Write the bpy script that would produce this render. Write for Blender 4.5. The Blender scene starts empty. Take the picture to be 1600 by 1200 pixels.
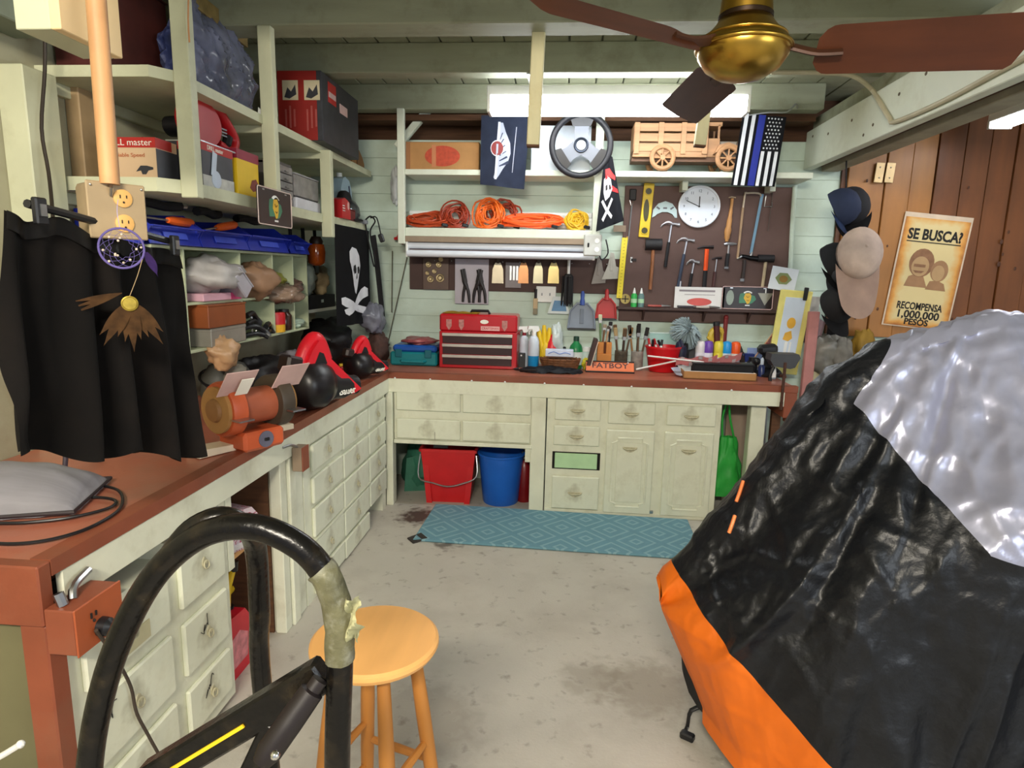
import bpy, bmesh, math, random
from mathutils import Vector, Matrix, Euler, noise
random.seed(7)
PI = math.pi
S = bpy.context.scene
COL = S.collection
# ------------------------------------------------------------------ camera
CAM = Vector((1.214, -4.195, 1.646))
FPX = 983.8
YAW, PITCH, ROLL = math.radians(4.71), math.radians(10.07), math.radians(1.26)
_f = Vector((-math.sin(YAW)*math.cos(PITCH), math.cos(YAW)*math.cos(PITCH), -math.sin(PITCH)))
_r0 = Vector((math.cos(YAW), math.sin(YAW), 0)); _u0 = _r0.cross(_f)
_r = _r0*math.cos(ROLL)+_u0*math.sin(ROLL); _u = _r.cross(_f)
cd = bpy.data.cameras.new('camera'); cam = bpy.data.objects.new('camera', cd); COL.objects.link(cam)
cd.sensor_width = 36; cd.lens = 36*FPX/1600; cd.clip_start = .02; cd.clip_end = 200
_m = Matrix((_r, _u, -_f)).transposed().to_4x4(); _m.translation = CAM
cam.matrix_world = _m
S.camera = cam
S.view_settings.view_transform = 'Standard'; S.view_settings.look = 'None'
S.view_settings.exposure = 1.0; S.view_settings.gamma = 1; S.view_settings.use_curve_mapping = False
# ------------------------------------------------------------------ world and lamps outside the view
w = bpy.data.worlds.new('world'); S.world = w; w.use_nodes = True
w.node_tree.nodes['Background'].inputs[0].default_value = (.93, .96, 1, 1)
w.node_tree.nodes['Background'].inputs[1].default_value = .27
def area(name, loc, target, size, power, col, sy=None):
    l = bpy.data.lights.new(name, 'AREA'); l.energy = power; l.color = col; l.size = size
    if sy: l.shape = 'RECTANGLE'; l.size_y = sy
    o = bpy.data.objects.new(name, l); COL.objects.link(o); o.location = loc
    o.rotation_euler = (Vector(target)-Vector(loc)).to_track_quat('-Z', 'Y').to_euler(); return o
area('bay_lamp', (.9, -5.6, 2.85), (.7, -1.8, .9), 1.2, 105, (1, .91, .77), .25)        # ceiling lamp behind the camera
area('door_daylight', (4.6, -5.4, 1.9), (2.0, -1.5, 1.0), 1.8, 36, (.86, .93, 1), 1.6)  # open garage door behind right
TUBE = 13.0                                                                           # fluorescent strength
# ------------------------------------------------------------------ helpers
def P(u, v, X=None, Y=None, Z=None):
    d = _f + _r*((u-800)/FPX) + _u*((600-v)/FPX)
    t = (X-CAM.x)/d.x if X is not None else (Y-CAM.y)/d.y if Y is not None else (Z-CAM.z)/d.z
    return CAM + d*t
def lin(h):
    h = h.lstrip('#'); c = [int(h[i:i+2], 16)/255 for i in (0, 2, 4)]
    return tuple(x/12.92 if x <= .04045 else ((x+.055)/1.055)**2.4 for x in c)
MATS = {}
def M(name, col, rough=.55, metal=0, var=.12, scale=9, bump=0, bscale=60, dirt=None, damt=.5, dscale=3, grain=None, emit=0, alpha=1, trans=0, spec=.5, ior=1.45, coat=0, gcoord='Object', sheen=0):
    """procedural material: base colour, mottling, optional dirt patches, grain along one axis and fine relief"""
    if name in MATS: return MATS[name]
    m = bpy.data.materials.new(name); m.use_nodes = True; nt = m.node_tree; N = nt.nodes; L = nt.links
    b = N['Principled BSDF']; c = lin(col) if isinstance(col, str) else col
    tc = N.new('ShaderNodeTexCoord'); mp = N.new('ShaderNodeMapping'); L.new(tc.outputs[gcoord], mp.inputs[0])
    if grain: mp.inputs['Scale'].default_value = grain
    nz = N.new('ShaderNodeTexNoise'); nz.inputs['Scale'].default_value = scale; nz.inputs['Detail'].default_value = 5; L.new(mp.outputs[0], nz.inputs[0])
    mx = N.new('ShaderNodeMix'); mx.data_type = 'RGBA'
    mx.inputs[6].default_value = (*[x*(1-var) for x in c], 1); mx.inputs[7].default_value = (*[min(1, x*(1+var)) for x in c], 1)
    cr = N.new('ShaderNodeMapRange'); cr.inputs[1].default_value = .3; cr.inputs[2].default_value = .7
    L.new(nz.outputs[0], cr.inputs[0]); L.new(cr.outputs[0], mx.inputs[0]); out = mx.outputs[2]
    if dirt:
        n2 = N.new('ShaderNodeTexNoise'); n2.inputs['Scale'].default_value = dscale; n2.inputs['Detail'].default_value = 8; n2.inputs['Roughness'].default_value = .65
        L.new(tc.outputs[gcoord], n2.inputs[0])
        r2 = N.new('ShaderNodeMapRange'); r2.inputs[1].default_value = .5; r2.inputs[2].default_value = .78; r2.inputs[4].default_value = damt; L.new(n2.outputs[0], r2.inputs[0])
        m2 = N.new('ShaderNodeMix'); m2.data_type = 'RGBA'; L.new(r2.outputs[0], m2.inputs[0]); L.new(out, m2.inputs[6]); m2.inputs[7].default_value = (*lin(dirt), 1); out = m2.outputs[2]
    L.new(out, b.inputs['Base Color'])
    b.inputs['Roughness'].default_value = rough; b.inputs['Metallic'].default_value = metal; b.inputs['IOR'].default_value = ior
    b.inputs['Specular IOR Level'].default_value = spec; b.inputs['Alpha'].default_value = alpha; b.inputs['Transmission Weight'].default_value = trans; b.inputs['Coat Weight'].default_value = coat
    if sheen: b.inputs['Sheen Weight'].default_value = sheen; b.inputs['Sheen Tint'].default_value = (.75, .85, 1, 1)
    if emit: L.new(out, b.inputs['Emission Color']); b.inputs['Emission Strength'].default_value = emit
    if bump:
        n3 = N.new('ShaderNodeTexNoise'); n3.inputs['Scale'].default_value = bscale; n3.inputs['Detail'].default_value = 4; L.new(mp.outputs[0], n3.inputs[0])
        bp = N.new('ShaderNodeBump'); bp.inputs['Strength'].default_value = bump; bp.inputs['Distance'].default_value = .01; L.new(n3.outputs[0], bp.inputs['Height']); L.new(bp.outputs[0], b.inputs['Normal'])
    MATS[name] = m; return m
def rotm(r):
    if r is None: return Matrix.Identity(3)
    if isinstance(r, Matrix): return r.to_3x3()
    return Euler([math.radians(a) for a in r]).to_matrix()
def axis_m(d):
    return Vector(d).normalized().to_track_quat('Z', 'Y').to_matrix()
def smooth_pts(pts, n=4, closed=False):
    pts = [Vector(p) for p in pts]; k = len(pts); out = []
    if k < 3: return pts
    for i in range(k if closed else k-1):
        g = (lambda j: pts[j % k]) if closed else (lambda j: pts[max(0, min(k-1, j))])
        a, b, c, d = g(i-1), g(i), g(i+1), g(i+2)
        for j in range(n):
            t = j/n; out.append(.5*((2*b)+(c-a)*t+(2*a-5*b+4*c-d)*t*t+(3*b-a-3*c+d)*t**3))
    if not closed: out.append(pts[-1])
    return out
class B:
    def __init__(self): self.bm = bmesh.new()
    def _x(self, vs, c, r):
        m = rotm(r); c = Vector(c)
        for v in vs: v.co = m @ v.co + c
    def box(self, c, s, r=None, bev=0, seg=1):
        vs = bmesh.ops.create_cube(self.bm, size=1)['verts']
        for v in vs: v.co = Vector((v.co.x*s[0], v.co.y*s[1], v.co.z*s[2]))
        if bev:
            es = list({e for v in vs for e in v.link_edges})
            g = bmesh.ops.bevel(self.bm, geom=es, offset=min(bev, min(s)*.45), segments=seg, affect='EDGES', profile=.5)
            vs = list({v for f in g['faces'] for v in f.verts} | {v for v in vs if v.is_valid})
            st = [vs[0]]; seen = {vs[0]}
            while st:
                q = st.pop()
                for e in q.link_edges:
                    o = e.other_vert(q)
                    if o not in seen: seen.add(o); st.append(o)
            vs = list(seen)
        self._x(vs, c, r); return self
    def mm(self, lo, hi, bev=0):
        return self.box([(a+b)/2 for a, b in zip(lo, hi)], [abs(b-a) for a, b in zip(lo, hi)], None, bev)
    def cyl(self, a, b, r0, r1=None, n=16):
        a, b = Vector(a), Vector(b); d = b-a
        if d.length < 1e-6: return self
        vs = bmesh.ops.create_cone(self.bm, cap_ends=True, segments=n, radius1=r0, radius2=r0 if r1 is None else r1, depth=d.length)['verts']
        self._x(vs, (a+b)/2, axis_m(d)); return self
    def lathe(self, prof, c=(0, 0, 0), r=None, n=24, sx=1, sy=1):
        rings = []; m = rotm(r); c = Vector(c)
        for (rad, z) in prof:
            rings.append([self.bm.verts.new(m @ Vector((rad*math.cos(2*PI*i/n)*sx, rad*math.sin(2*PI*i/n)*sy, z)) + c) for i in range(n)])
        for a, b in zip(rings, rings[1:]):
            for i in range(n):
                self.bm.faces.new((a[i], a[(i+1) % n], b[(i+1) % n], b[i]))
        for rg, fl in ((rings[0], True), (rings[-1], False)):
            f = self.bm.faces.new(rg[::-1] if fl else rg)
        return self
    def tube(self, pts, r, n=8, closed=False, sm=0, flat=1):
        if sm: pts = smooth_pts(pts, sm, closed)
        pts = [Vector(p) for p in pts]; k = len(pts); rings = []; up = None
        for i, p in enumerate(pts):
            a = pts[i-1] if (i or closed) else p; b = pts[(i+1) % k] if (i < k-1 or closed) else p
            t = (b-a).normalized() if (b-a).length > 1e-9 else Vector((0, 0, 1))
            if up is None: up = t.orthogonal().normalized()
            up = (up-t*up.dot(t)); up = up.normalized() if up.length > 1e-6 else t.orthogonal().normalized()
            s = t.cross(up); rr = r[min(len(r)-1, int(i*len(r)/k))] if isinstance(r, (list, tuple)) else r
            rings.append([self.bm.verts.new(p+up*rr*math.cos(2*PI*j/n)+s*rr*flat*math.sin(2*PI*j/n)) for j in range(n)])
        for i in range(k if closed else k-1):
            a, b = rings[i], rings[(i+1) % k]
            for j in range(n): self.bm.faces.new((a[j], a[(j+1) % n], b[(j+1) % n], b[j]))
        if not closed: self.bm.faces.new(rings[0][::-1]); self.bm.faces.new(rings[-1])
        return self
    def prism(self, poly, t, c=(0, 0, 0), r=None, bev=0):
        """polygon given in x,z; thickness t along y, centred on y=0"""
        n = len(poly)
        f = [self.bm.verts.new(Vector((x, -t/2, z))) for x, z in poly]; b = [self.bm.verts.new(Vector((x, t/2, z))) for x, z in poly]
        F = [self.bm.faces.new(f), self.bm.faces.new(b[::-1])]
        for i in range(n): self.bm.faces.new((f[i], b[i], b[(i+1) % n], f[(i+1) % n]))
        self._x(f+b, c, r)
        return self
    def ball(self, c, r, r3=None, n=14):
        s = (r, r, r) if not isinstance(r, (tuple, list)) else r
        vs = bmesh.ops.create_uvsphere(self.bm, u_segments=n, v_segments=max(6, n*2//3), radius=1)['verts']
        for v in vs: v.co = Vector((v.co.x*s[0], v.co.y*s[1], v.co.z*s[2]))
        self._x(vs, c, r3); return self
    def sheet(self, fn, nu, nv, closed_u=False):
        g = [[self.bm.verts.new(Vector(fn(i/nu, j/nv))) for j in range(nv+1)] for i in range(nu if closed_u else nu+1)]
        k = len(g)
        for i in range(nu):
            for j in range(nv): self.bm.faces.new((g[i % k][j], g[(i+1) % k][j], g[(i+1) % k][j+1], g[i % k][j+1]))
        return self
    def torus(self, c, R, r, rot=None, n=32, m=8):
        mm = rotm(rot); pts = [mm @ Vector((R*math.cos(2*PI*i/n), R*math.sin(2*PI*i/n), 0))+Vector(c) for i in range(n)]
        return self.tube(pts, r, m, closed=True)
    def solid(self, t):
        bmesh.ops.solidify(self.bm, geom=self.bm.faces[:], thickness=t); return self
    def jitter(self, a, sc=8, seed=0):
        for v in self.bm.verts: v.co += noise.noise_vector(v.co*sc+Vector((seed, seed*2, 0)))*a
        return self
def obj(name, b, mat, parent=None, loc=None, rot=None, ang=.6, label=None):
    me = bpy.data.meshes.new(name)
    if isinstance(b, B):
        bmesh.ops.recalc_face_normals(b.bm, faces=b.bm.faces[:]); b.bm.to_mesh(me); b.bm.free()
        me.polygons.foreach_set('use_smooth', [True]*len(me.polygons)); me.set_sharp_from_angle(angle=ang)
    else: me = b
    o = bpy.data.objects.new(name, me); COL.objects.link(o)
    if mat and not me.materials: me.materials.append(mat)
    if parent: o.parent = parent
    if loc is not None: o.location = loc
    if rot is not None: o.rotation_euler = [math.radians(a) for a in rot]
    if label: o['label'] = label
    return o
def tag(o, label, cat, group=None):
    o['label'] = label; o['category'] = cat
    if group: o['group'] = group
    return o
def thing(name, label, cat, loc=(0, 0, 0), rz=0, group=None, rot=None):
    o = bpy.data.objects.new(name, None); COL.objects.link(o); o.empty_display_size = .05; o.location = loc
    o.rotation_euler = [math.radians(a) for a in rot] if rot else (0, 0, math.radians(rz))
    return tag(o, label, cat, group)
def struct(o): o['kind'] = 'structure'; return o
def dup(root, loc=None, rz=None, label=None, group=None, rot=None):
    r = root.copy(); COL.objects.link(r)
    for ch in root.children:
        c = ch.copy(); COL.objects.link(c); c.parent = r
        for g in ch.children: d = g.copy(); COL.objects.link(d); d.parent = c
    if loc is not None: r.location = loc
    if rz is not None: r.rotation_euler = (0, 0, math.radians(rz))
    if rot is not None: r.rotation_euler = [math.radians(a) for a in rot]
    if label: r['label'] = label
    if group: r['group'] = group
    return r
def text(s, size, mat, parent, loc, rot=(90, 0, 0), ext=.0006, name='lettering', width=None, bold=0, top=False, shear=0):
    cu = bpy.data.curves.new(name, 'FONT'); cu.body = s; cu.size = size; cu.align_x = 'CENTER'; cu.align_y = 'CENTER'; cu.extrude = ext; cu.offset = bold; cu.resolution_u = 3; cu.shear = shear
    o = bpy.data.objects.new(name, cu); COL.objects.link(o)
    me = bpy.data.meshes.new_from_object(o); bpy.data.objects.remove(o); bpy.data.curves.remove(cu)
    xs = [v.co.x for v in me.vertices]
    if width and xs:
        k = width/(max(xs)-min(xs))
        for v in me.vertices: v.co.x *= k
    me.materials.clear(); me.name = name
    return obj(name, me, mat, parent, loc, rot)
def disc(u, v, rx, rz, n=20, a0=0): return [(u+rx*math.cos(2*PI*i/n+a0), v+rz*math.sin(2*PI*i/n+a0)) for i in range(n)]
def _slab(self, poly, z0, z1):
    a = [self.bm.verts.new((x, y, z0)) for x, y in poly]; b = [self.bm.verts.new((x, y, z1)) for x, y in poly]; n = len(poly)
    self.bm.faces.new(a[::-1]); self.bm.faces.new(b)
    for i in range(n): self.bm.faces.new((a[i], a[(i+1) % n], b[(i+1) % n], b[i]))
    return self
B.slab = _slab
# ------------------------------------------------------------------ shared materials
CREAM = M('cream_paint', '#DBDCC6', .5, var=.06, scale=6, dirt='#8F8663', damt=.45, dscale=5, bump=.06, bscale=40)
MINT = M('mint_wall_paint', '#BFD0C2', .6, var=.06, scale=4, dirt='#8C9A80', damt=.4, dscale=2.5, bump=.05)
JOIST = M('joist_paint', '#9A9D84', .65, var=.1, scale=5, dirt='#5E5B3E', damt=.5, dscale=6, bump=.08, grain=(.4, 3, 3))
WHITEP = M('white_trim_paint', '#D3D9C8', .5, var=.05, scale=5, dirt='#9A9A7C', damt=.4, dscale=5)
SHELF = M('shelf_paint', '#C4C6A8', .55, var=.07, scale=6, dirt='#837C58', damt=.4, dscale=5)
RED = M('red_oxide_paint', '#86462F', .5, var=.12, scale=7, dirt='#7A5C48', damt=.45, dscale=4, bump=.05)
REDTOP = M('worn_red_worktop', '#A8624C', .36, var=.12, scale=4, dirt='#9A7A68', damt=.5, dscale=3.2, bump=.05)
DARK = M('shade_fill', '#15110D', .9)  # near-black fill, painted shade for cabinet gaps
BROWNW = M('raw_brown_wood', '#5A3B24', .75, var=.25, scale=5, grain=(1, 1, 12), bump=.1)
BLACK = M('black_plastic', '#17171A', .4, var=.1)
BLACKM = M('black_matte', '#131214', .8, var=.2)
STEEL = M('steel', '#B4B6B8', .3, 1, var=.08, scale=20)
CHROME = M('chrome', '#D8D9DA', .15, 1, var=.03)
GREYP = M('grey_plastic', '#7C8085', .5)
WHITE = M('white_plastic', '#E2E3DF', .45, var=.04)
WOODL = M('light_wood', '#C08E57', .55, var=.18, scale=4, grain=(1, 1, 10), bump=.05)
REDP = M('red_plastic', '#B81C22', .4, var=.08)
BLUEP = M('blue_plastic', '#2340A8', .35, var=.08)
YELP = M('yellow_plastic', '#D9B51E', .45, var=.08)
ORANGEP = M('orange_plastic', '#E4601C', .45, var=.08)
GREENP = M('green_plastic', '#2E8B3E', .45, var=.08)
BRASS = M('brass', '#B8923E', .28, 1, var=.12, scale=14)
CARD = M('cardboard', '#A87C4C', .85, var=.08, scale=12)
PAPER = M('paper', '#E6E3D6', .8, var=.04)
INK = M('ink', '#1B1715', .7)
def clear(name, col='#D9DEE0', a=.35, rough=.15): return M(name, col, rough, var=.1, alpha=a, scale=5)
CLEAR = clear('clear_plastic')
BAG = clear('cloudy_plastic_bag', '#C8C2BA', .5, .3)
def floor_mat():
    m = M('concrete_floor', '#B6B1A6', .5, var=.09, scale=1.6, dirt='#8C8375', damt=.5, dscale=1.8, bump=.12, bscale=90)
    nt = m.node_tree; N = nt.nodes; L = nt.links; b = N['Principled BSDF']; src = b.inputs['Base Color'].links[0].from_socket
    tc = N.new('ShaderNodeTexCoord')
    n1 = N.new('ShaderNodeTexNoise'); n1.inputs['Scale'].default_value = 16; n1.inputs['Detail'].default_value = 8; L.new(tc.outputs['Object'], n1.inputs[0])
    r1 = N.new('ShaderNodeMapRange'); r1.inputs[1].default_value = .6; r1.inputs[2].default_value = .72; r1.inputs[4].default_value = .55; L.new(n1.outputs[0], r1.inputs[0])
    m1 = N.new('ShaderNodeMix'); m1.data_type = 'RGBA'; L.new(r1.outputs[0], m1.inputs[0]); L.new(src, m1.inputs[6]); m1.inputs[7].default_value = (*lin('#6A6056'), 1)
    out = m1.outputs[2]
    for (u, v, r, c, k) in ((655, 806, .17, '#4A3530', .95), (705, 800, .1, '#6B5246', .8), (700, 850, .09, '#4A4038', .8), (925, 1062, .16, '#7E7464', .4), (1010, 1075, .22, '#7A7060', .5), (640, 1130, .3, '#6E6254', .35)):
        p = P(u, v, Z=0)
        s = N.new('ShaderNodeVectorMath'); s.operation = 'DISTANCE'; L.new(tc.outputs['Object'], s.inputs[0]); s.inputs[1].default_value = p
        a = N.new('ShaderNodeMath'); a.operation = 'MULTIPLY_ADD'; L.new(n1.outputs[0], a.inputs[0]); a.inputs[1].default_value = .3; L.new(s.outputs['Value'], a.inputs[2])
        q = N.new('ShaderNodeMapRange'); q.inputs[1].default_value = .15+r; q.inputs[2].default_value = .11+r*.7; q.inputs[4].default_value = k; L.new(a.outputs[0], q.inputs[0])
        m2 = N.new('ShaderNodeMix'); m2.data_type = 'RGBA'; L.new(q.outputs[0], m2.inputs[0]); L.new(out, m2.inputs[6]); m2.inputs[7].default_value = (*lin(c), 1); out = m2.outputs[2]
    L.new(out, b.inputs['Base Color'])
    return m
# ------------------------------------------------------------------ setting
CEIL = 2.91
struct(obj('floor', B().mm((-1, -6.2, -.1), (6.2, 1, 0)), floor_mat()))
wb = struct(obj('wall_back', B().mm((-.9, .67, -.1), (5.7, .75, 2.6)), MINT))
for i in range(20):
    z = i*.13
    o = obj('siding_board', B().prism([(-.05, 0), (0, 0), (.0, .128), (-.022, .128), (-.036, .002)][0:0] or [(0, 0), (3.9, 0), (3.9, .1285), (0, .1285)], .02), MINT, wb, (-.78, .662, z), (-1.6, 0, 0))
WOODWALL = M('varnished_cedar', '#70421F', .45, var=.28, scale=3.5, grain=(2.5, 1, .35), dirt='#4E2C16', damt=.6, dscale=2.2, bump=.05)
WOODWALL2 = M('pale_cedar', '#A06C34', .45, var=.2, scale=3.5, grain=(2.5, 1, .35), dirt='#8A5426', damt=.5, dscale=2.4)
KNOT = M('wood_knot', '#4A2811', .5)
ww = struct(obj('wall_right', B().mm((3.13, .64, 1.25), (5.7, .66, 2.9)), WOODWALL))
x = P(1313, 400, Y=.6).x; i = 0
WX = []
while x < 5.6:
    wd = .25 if i == 0 else [.165, .17, .16, .175, .168][i % 5]
    WX.append((x, wd))
    dz = [0, .012, 0, .008, .004][i % 5]
    o = obj('cedar_board', B().mm((0, -.012-dz, 0), (wd-.006, .012, 1.67), .003), WOODWALL2 if i < 3 or i in (8, 9) else WOODWALL, ww, (x, .62, 1.238 if i < 7 else 1.2))
    x += wd; i += 1
kb = B()
for k in range(26):
    kx = random.uniform(3.2, 5); kz = random.uniform(1.3, 2.5)
    kb.lathe([(random.uniform(.006, .012), -.001), (.004, .001)], (kx, .592, kz), (90, 0, 0), 8, 1, 1.6)
o = obj('knots', kb, KNOT, ww); o['kind'] = 'stuff'
struct(obj('wall_left', B().mm((-.86, -6.2, -.1), (-.76, .75, 2.95)), M('left_wall_paint', '#A9A68C', .7, var=.1, scale=3, dirt='#7A6A4E', damt=.6, dscale=2.2)))
struct(obj('trim_1', B().mm((-.76, -1.75, .95), (-.70, -1.67, 2.9), .004), M('tan_trim', '#A98F6A', .6, var=.15)))
struct(obj('trim_2', B().mm((-.76, -2.05, .95), (-.66, -1.9, 2.31), .004), SHELF))
ce = struct(obj('ceiling', B().mm((-.9, -6.2, 2.945), (6.2, .95, 3.0)), JOIST))
xx = -.8
while xx < 5.6:
    obj('ceiling_plank', B().mm((.004, -6.1, 0), (.176, .9, .03), .004), JOIST, ce, (xx, 0, CEIL)); xx += .18
for n, (y0, y1, x1, zb) in enumerate([(-1.14, -.97, 3.02, 2.75), (-.43, -.31, 2.9, 2.75), (.36, .48, 2.86, 2.745), (-1.95, -1.8, 3.02, 2.75), (-2.75, -2.6, 3.02, 2.75)]):
    struct(obj('trim_%d' % (n+3), B().mm((-.76, y0, zb), (x1, y1, CEIL), .006), JOIST))
b3 = struct(obj('trim_8', B().mm((-.7, .49, 2.70), (2.86, .66, 2.74)), BROWNW))
struct(obj('trim_9', B().mm((-.9, .8, 2.3), (5.7, .84, 2.95)), BROWNW))
struct(obj('trim_10', B().box((.06, .55, 2.66), (.05, .05, .36), (0, 42, 0), .004), WHITEP))
struct(obj('trim_14', B().mm((-.76, -2.6, 2.42), (-.62, -1.95, 2.9), .004), M('grey_green_board', '#7E8878', .6, var=.1)))
# heavy beam on the right, two planks with a groove between them
bw = struct(obj('trim_11', B().mm((2.86, -4.4, 2.405), (2.92, .64, 2.66), .004), WHITEP))
obj('lower_plank', B().mm((2.985, -4.4, 2.395), (3.10, .64, 2.5), .004), M('grey_plank', '#96907C', .65, var=.15), bw)
obj('packing', B().mm((2.92, -4.4, 2.43), (2.985, .64, 2.66)), BROWNW, bw)
nb = B()
for (u, v) in ((1415, 100), (1447, 115), (1405, 147), (1364, 195), (1331, 188), (1294, 209), (1349, 211), (1270, 213)):
    p = P(u, v, X=2.86); nb.ball(p, (.003, .012, .009), n=8)
o = obj('nail_holes', nb, M('rusty_nail', '#5B5240', .7), bw); o['kind'] = 'stuff'
struct(obj('trim_12', B().mm((2.9, -4.4, 2.66), (3.06, .64, 2.75)), JOIST))
# board lying on the beams in the top right corner
bt = P(1560, 25, Z=2.8)
struct(obj('trim_13', B().box((bt.x, bt.y, 2.86), (.14, 1.3, .04), (0, 0, -38), .004), WHITEP))
# hanging square posts carrying nothing: lumber drops from the joists
def drop(u0, v0, u1, v1, y, wdt, label, mat):
    a, b = P(u0, v0, Y=y), P(u1, v1, Y=y)
    c = (a+b)/2; d = b-a
    t = thing('hanging_post', label, 'post', (c.x, y, c.z)); ln = d.length
    an = math.degrees(math.atan2(d.x, -d.z))
    obj('post_shaft', B().box((0, 0, 0), (wdt, wdt*.8, ln), (0, -an, 0), .004), mat, t)
    obj('end_grain', B().box((d.x/2, 0, d.z/2-.0), (wdt*.96, wdt*.76, .012), (0, -an, 0)), BROWNW, t)
    return t
POSTP = M('cream_post', '#C9C29A', .6, var=.1, scale=6, grain=(2, 2, .4), dirt='#A58F5E', damt=.5)
drop(842, 50, 833, 228, -1.0, .062, 'slim cream lumber post hanging from the joist in front of the ceiling light', POSTP)
drop(1117, 66, 1093, 228, -.462, .062, 'short cream lumber post hanging behind the fan blade above the wooden toy truck', POSTP)
# ------------------------------------------------------------------ worktop
TOP = .95
wt = thing('worktop', 'long L-shaped worn red-brown painted worktop along the left and back walls', 'workbench', (0, 0, 0))
obj('top_board', B().slab([(-.757, -2.9), (-.03, -2.9), (-.03, .02), (2.72, .02), (2.72, .64), (-.757, .64)], .915, TOP), REDTOP, wt)
ns = B().slab([(-.03, -2.9), (.022, -2.9), (.022, -.022), (2.74, -.022), (2.74, .03), (-.03, .03)], .912, TOP+.003)
obj('nosing', ns, RED, wt)
obj('apron', B().mm((0, -2.87, .815), (.02, -1.43, .912), .003), CREAM, wt)
obj('apron', B().mm((0, -1.425, .815), (.02, 0, .912), .003), CREAM, wt)
obj('apron', B().mm((0, -.02, .815), (2.66, 0, .912), .003), CREAM, wt)
obj('end_board', B().mm((-.74, -2.94, .80), (.022, -2.9, .952), .004), RED, wt)
obj('leg', B().mm((-.045, -2.935, 0), (.022, -2.88, .80), .004), RED, wt)
obj('end_panel', B().mm((-.74, -2.9, 0), (-.045, -2.885, .80)), M('olive_panel', '#6E6A4C', .7, var=.12, scale=3, dirt='#57513A', damt=.5), wt)
pn = B()
for u, v in ((617, 588), (672, 592), (737, 594), (789, 595), (851, 597), (912, 599), (987, 602), (1072, 606), (1143, 611)):
    p = P(u, v, Y=-.024); pn.ball((p.x, -.024, .914), .007, n=8)
o = obj('screw_heads', pn, WHITE, wt); o['kind'] = 'stuff'
lg = P(1183, 640, Y=.1)
obj('leg', B().mm((lg.x-.05, .06, 0), (lg.x+.05, .15, .82), .004), CREAM, wt)
obj('end_board', B().mm((2.66, -.018, .74), (2.74, .65, .912), .004), RED, wt)
# ------------------------------------------------------------------ cabinets
def drawer_mat():
    m = M('drawer_paint', '#DADCC6', .5, var=.05, scale=6, dirt='#A09770', damt=.35, dscale=7)
    nt = m.node_tree; N = nt.nodes; L = nt.links; b = N['Principled BSDF']; src = b.inputs['Base Color'].links[0].from_socket
    tc = N.new('ShaderNodeTexCoord'); ln = N.new('ShaderNodeVectorMath'); ln.operation = 'LENGTH'; L.new(tc.outputs['Object'], ln.inputs[0])
    nz = N.new('ShaderNodeTexNoise'); nz.inputs['Scale'].default_value = 22; nz.inputs['Detail'].default_value = 6; L.new(tc.outputs['Object'], nz.inputs[0])
    a = N.new('ShaderNodeMath'); a.operation = 'MULTIPLY_ADD'; a.inputs[1].default_value = .16; L.new(nz.outputs[0], a.inputs[0]); L.new(ln.outputs['Value'], a.inputs[2])
    r = N.new('ShaderNodeMapRange'); r.inputs[1].default_value = .15; r.inputs[2].default_value = .08; r.inputs[4].default_value = .55; L.new(a.outputs[0], r.inputs[0])
    mx = N.new('ShaderNodeMix'); mx.data_type = 'RGBA'; L.new(r.outputs[0], mx.inputs[0]); L.new(src, mx.inputs[6]); mx.inputs[7].default_value = (*lin('#7C6F4C'), 1)
    L.new(mx.outputs[2], b.inputs['Base Color']); return m
DRW = drawer_mat()
PULLM = M('painted_pull', '#B4AE90', .5, var=.25, scale=40)
def pull_bm(kind):
    b = B()
    if kind == 'cup':
        b.prism([(-.05, .006), (.05, .006), (.045, -.006), (.02, -.026), (0, -.03), (-.02, -.026), (-.045, -.006)], .003, (0, -.0015, 0))
        b.tube([(-.045, -.002, 0), (-.035, -.016, -.004), (0, -.02, -.007), (.035, -.016, -.004), (.045, -.002, 0)], .0042, 6, sm=3)
    else:
        b.lathe([(.019, 0), (.016, .003), (.006, .004), (.006, .01)], (0, 0, 0), (90, 0, 0), 14, .75, 1)
        b.torus((0, -.009, -.009), .014, .0028, (80, 0, 0), 18, 6)
    return b
PM = {}
def drawer(par, x0, x1, z0, z1, kind='cup', mat=None, y=0, name='drawer', handle=True, hz=0, th=.018):
    cx, cz = (x0+x1)/2, (z0+z1)/2
    o = obj(name, B().box((0, -th/2, 0), (x1-x0, th, z1-z0), None, .005), mat or DRW, par, (cx, y, cz))
    if handle:
        if kind not in PM:
            h = obj('handle', pull_bm(kind), PULLM, o, (0, -th, hz)); PM[kind] = h.data
        else: h = obj('handle', PM[kind], None, o, (0, -th, hz))
    return o
def panel_lines(b, x0, x1, z0, z1, y):
    """notched-corner raised moulding of a cabinet door"""
    c = .035
    pts = [(x0+c, z0), (x1-c, z0), (x1-c, z0+c*.6), (x1, z0+c), (x1, z1-c), (x1-c, z1-c*.6), (x1-c, z1), (x0+c, z1), (x0+c, z1-c*.6), (x0, z1-c), (x0, z0+c), (x0+c, z0+c*.6)]
    return b.tube([(x, y, z) for x, z in pts], .008, 6, closed=True)
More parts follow.
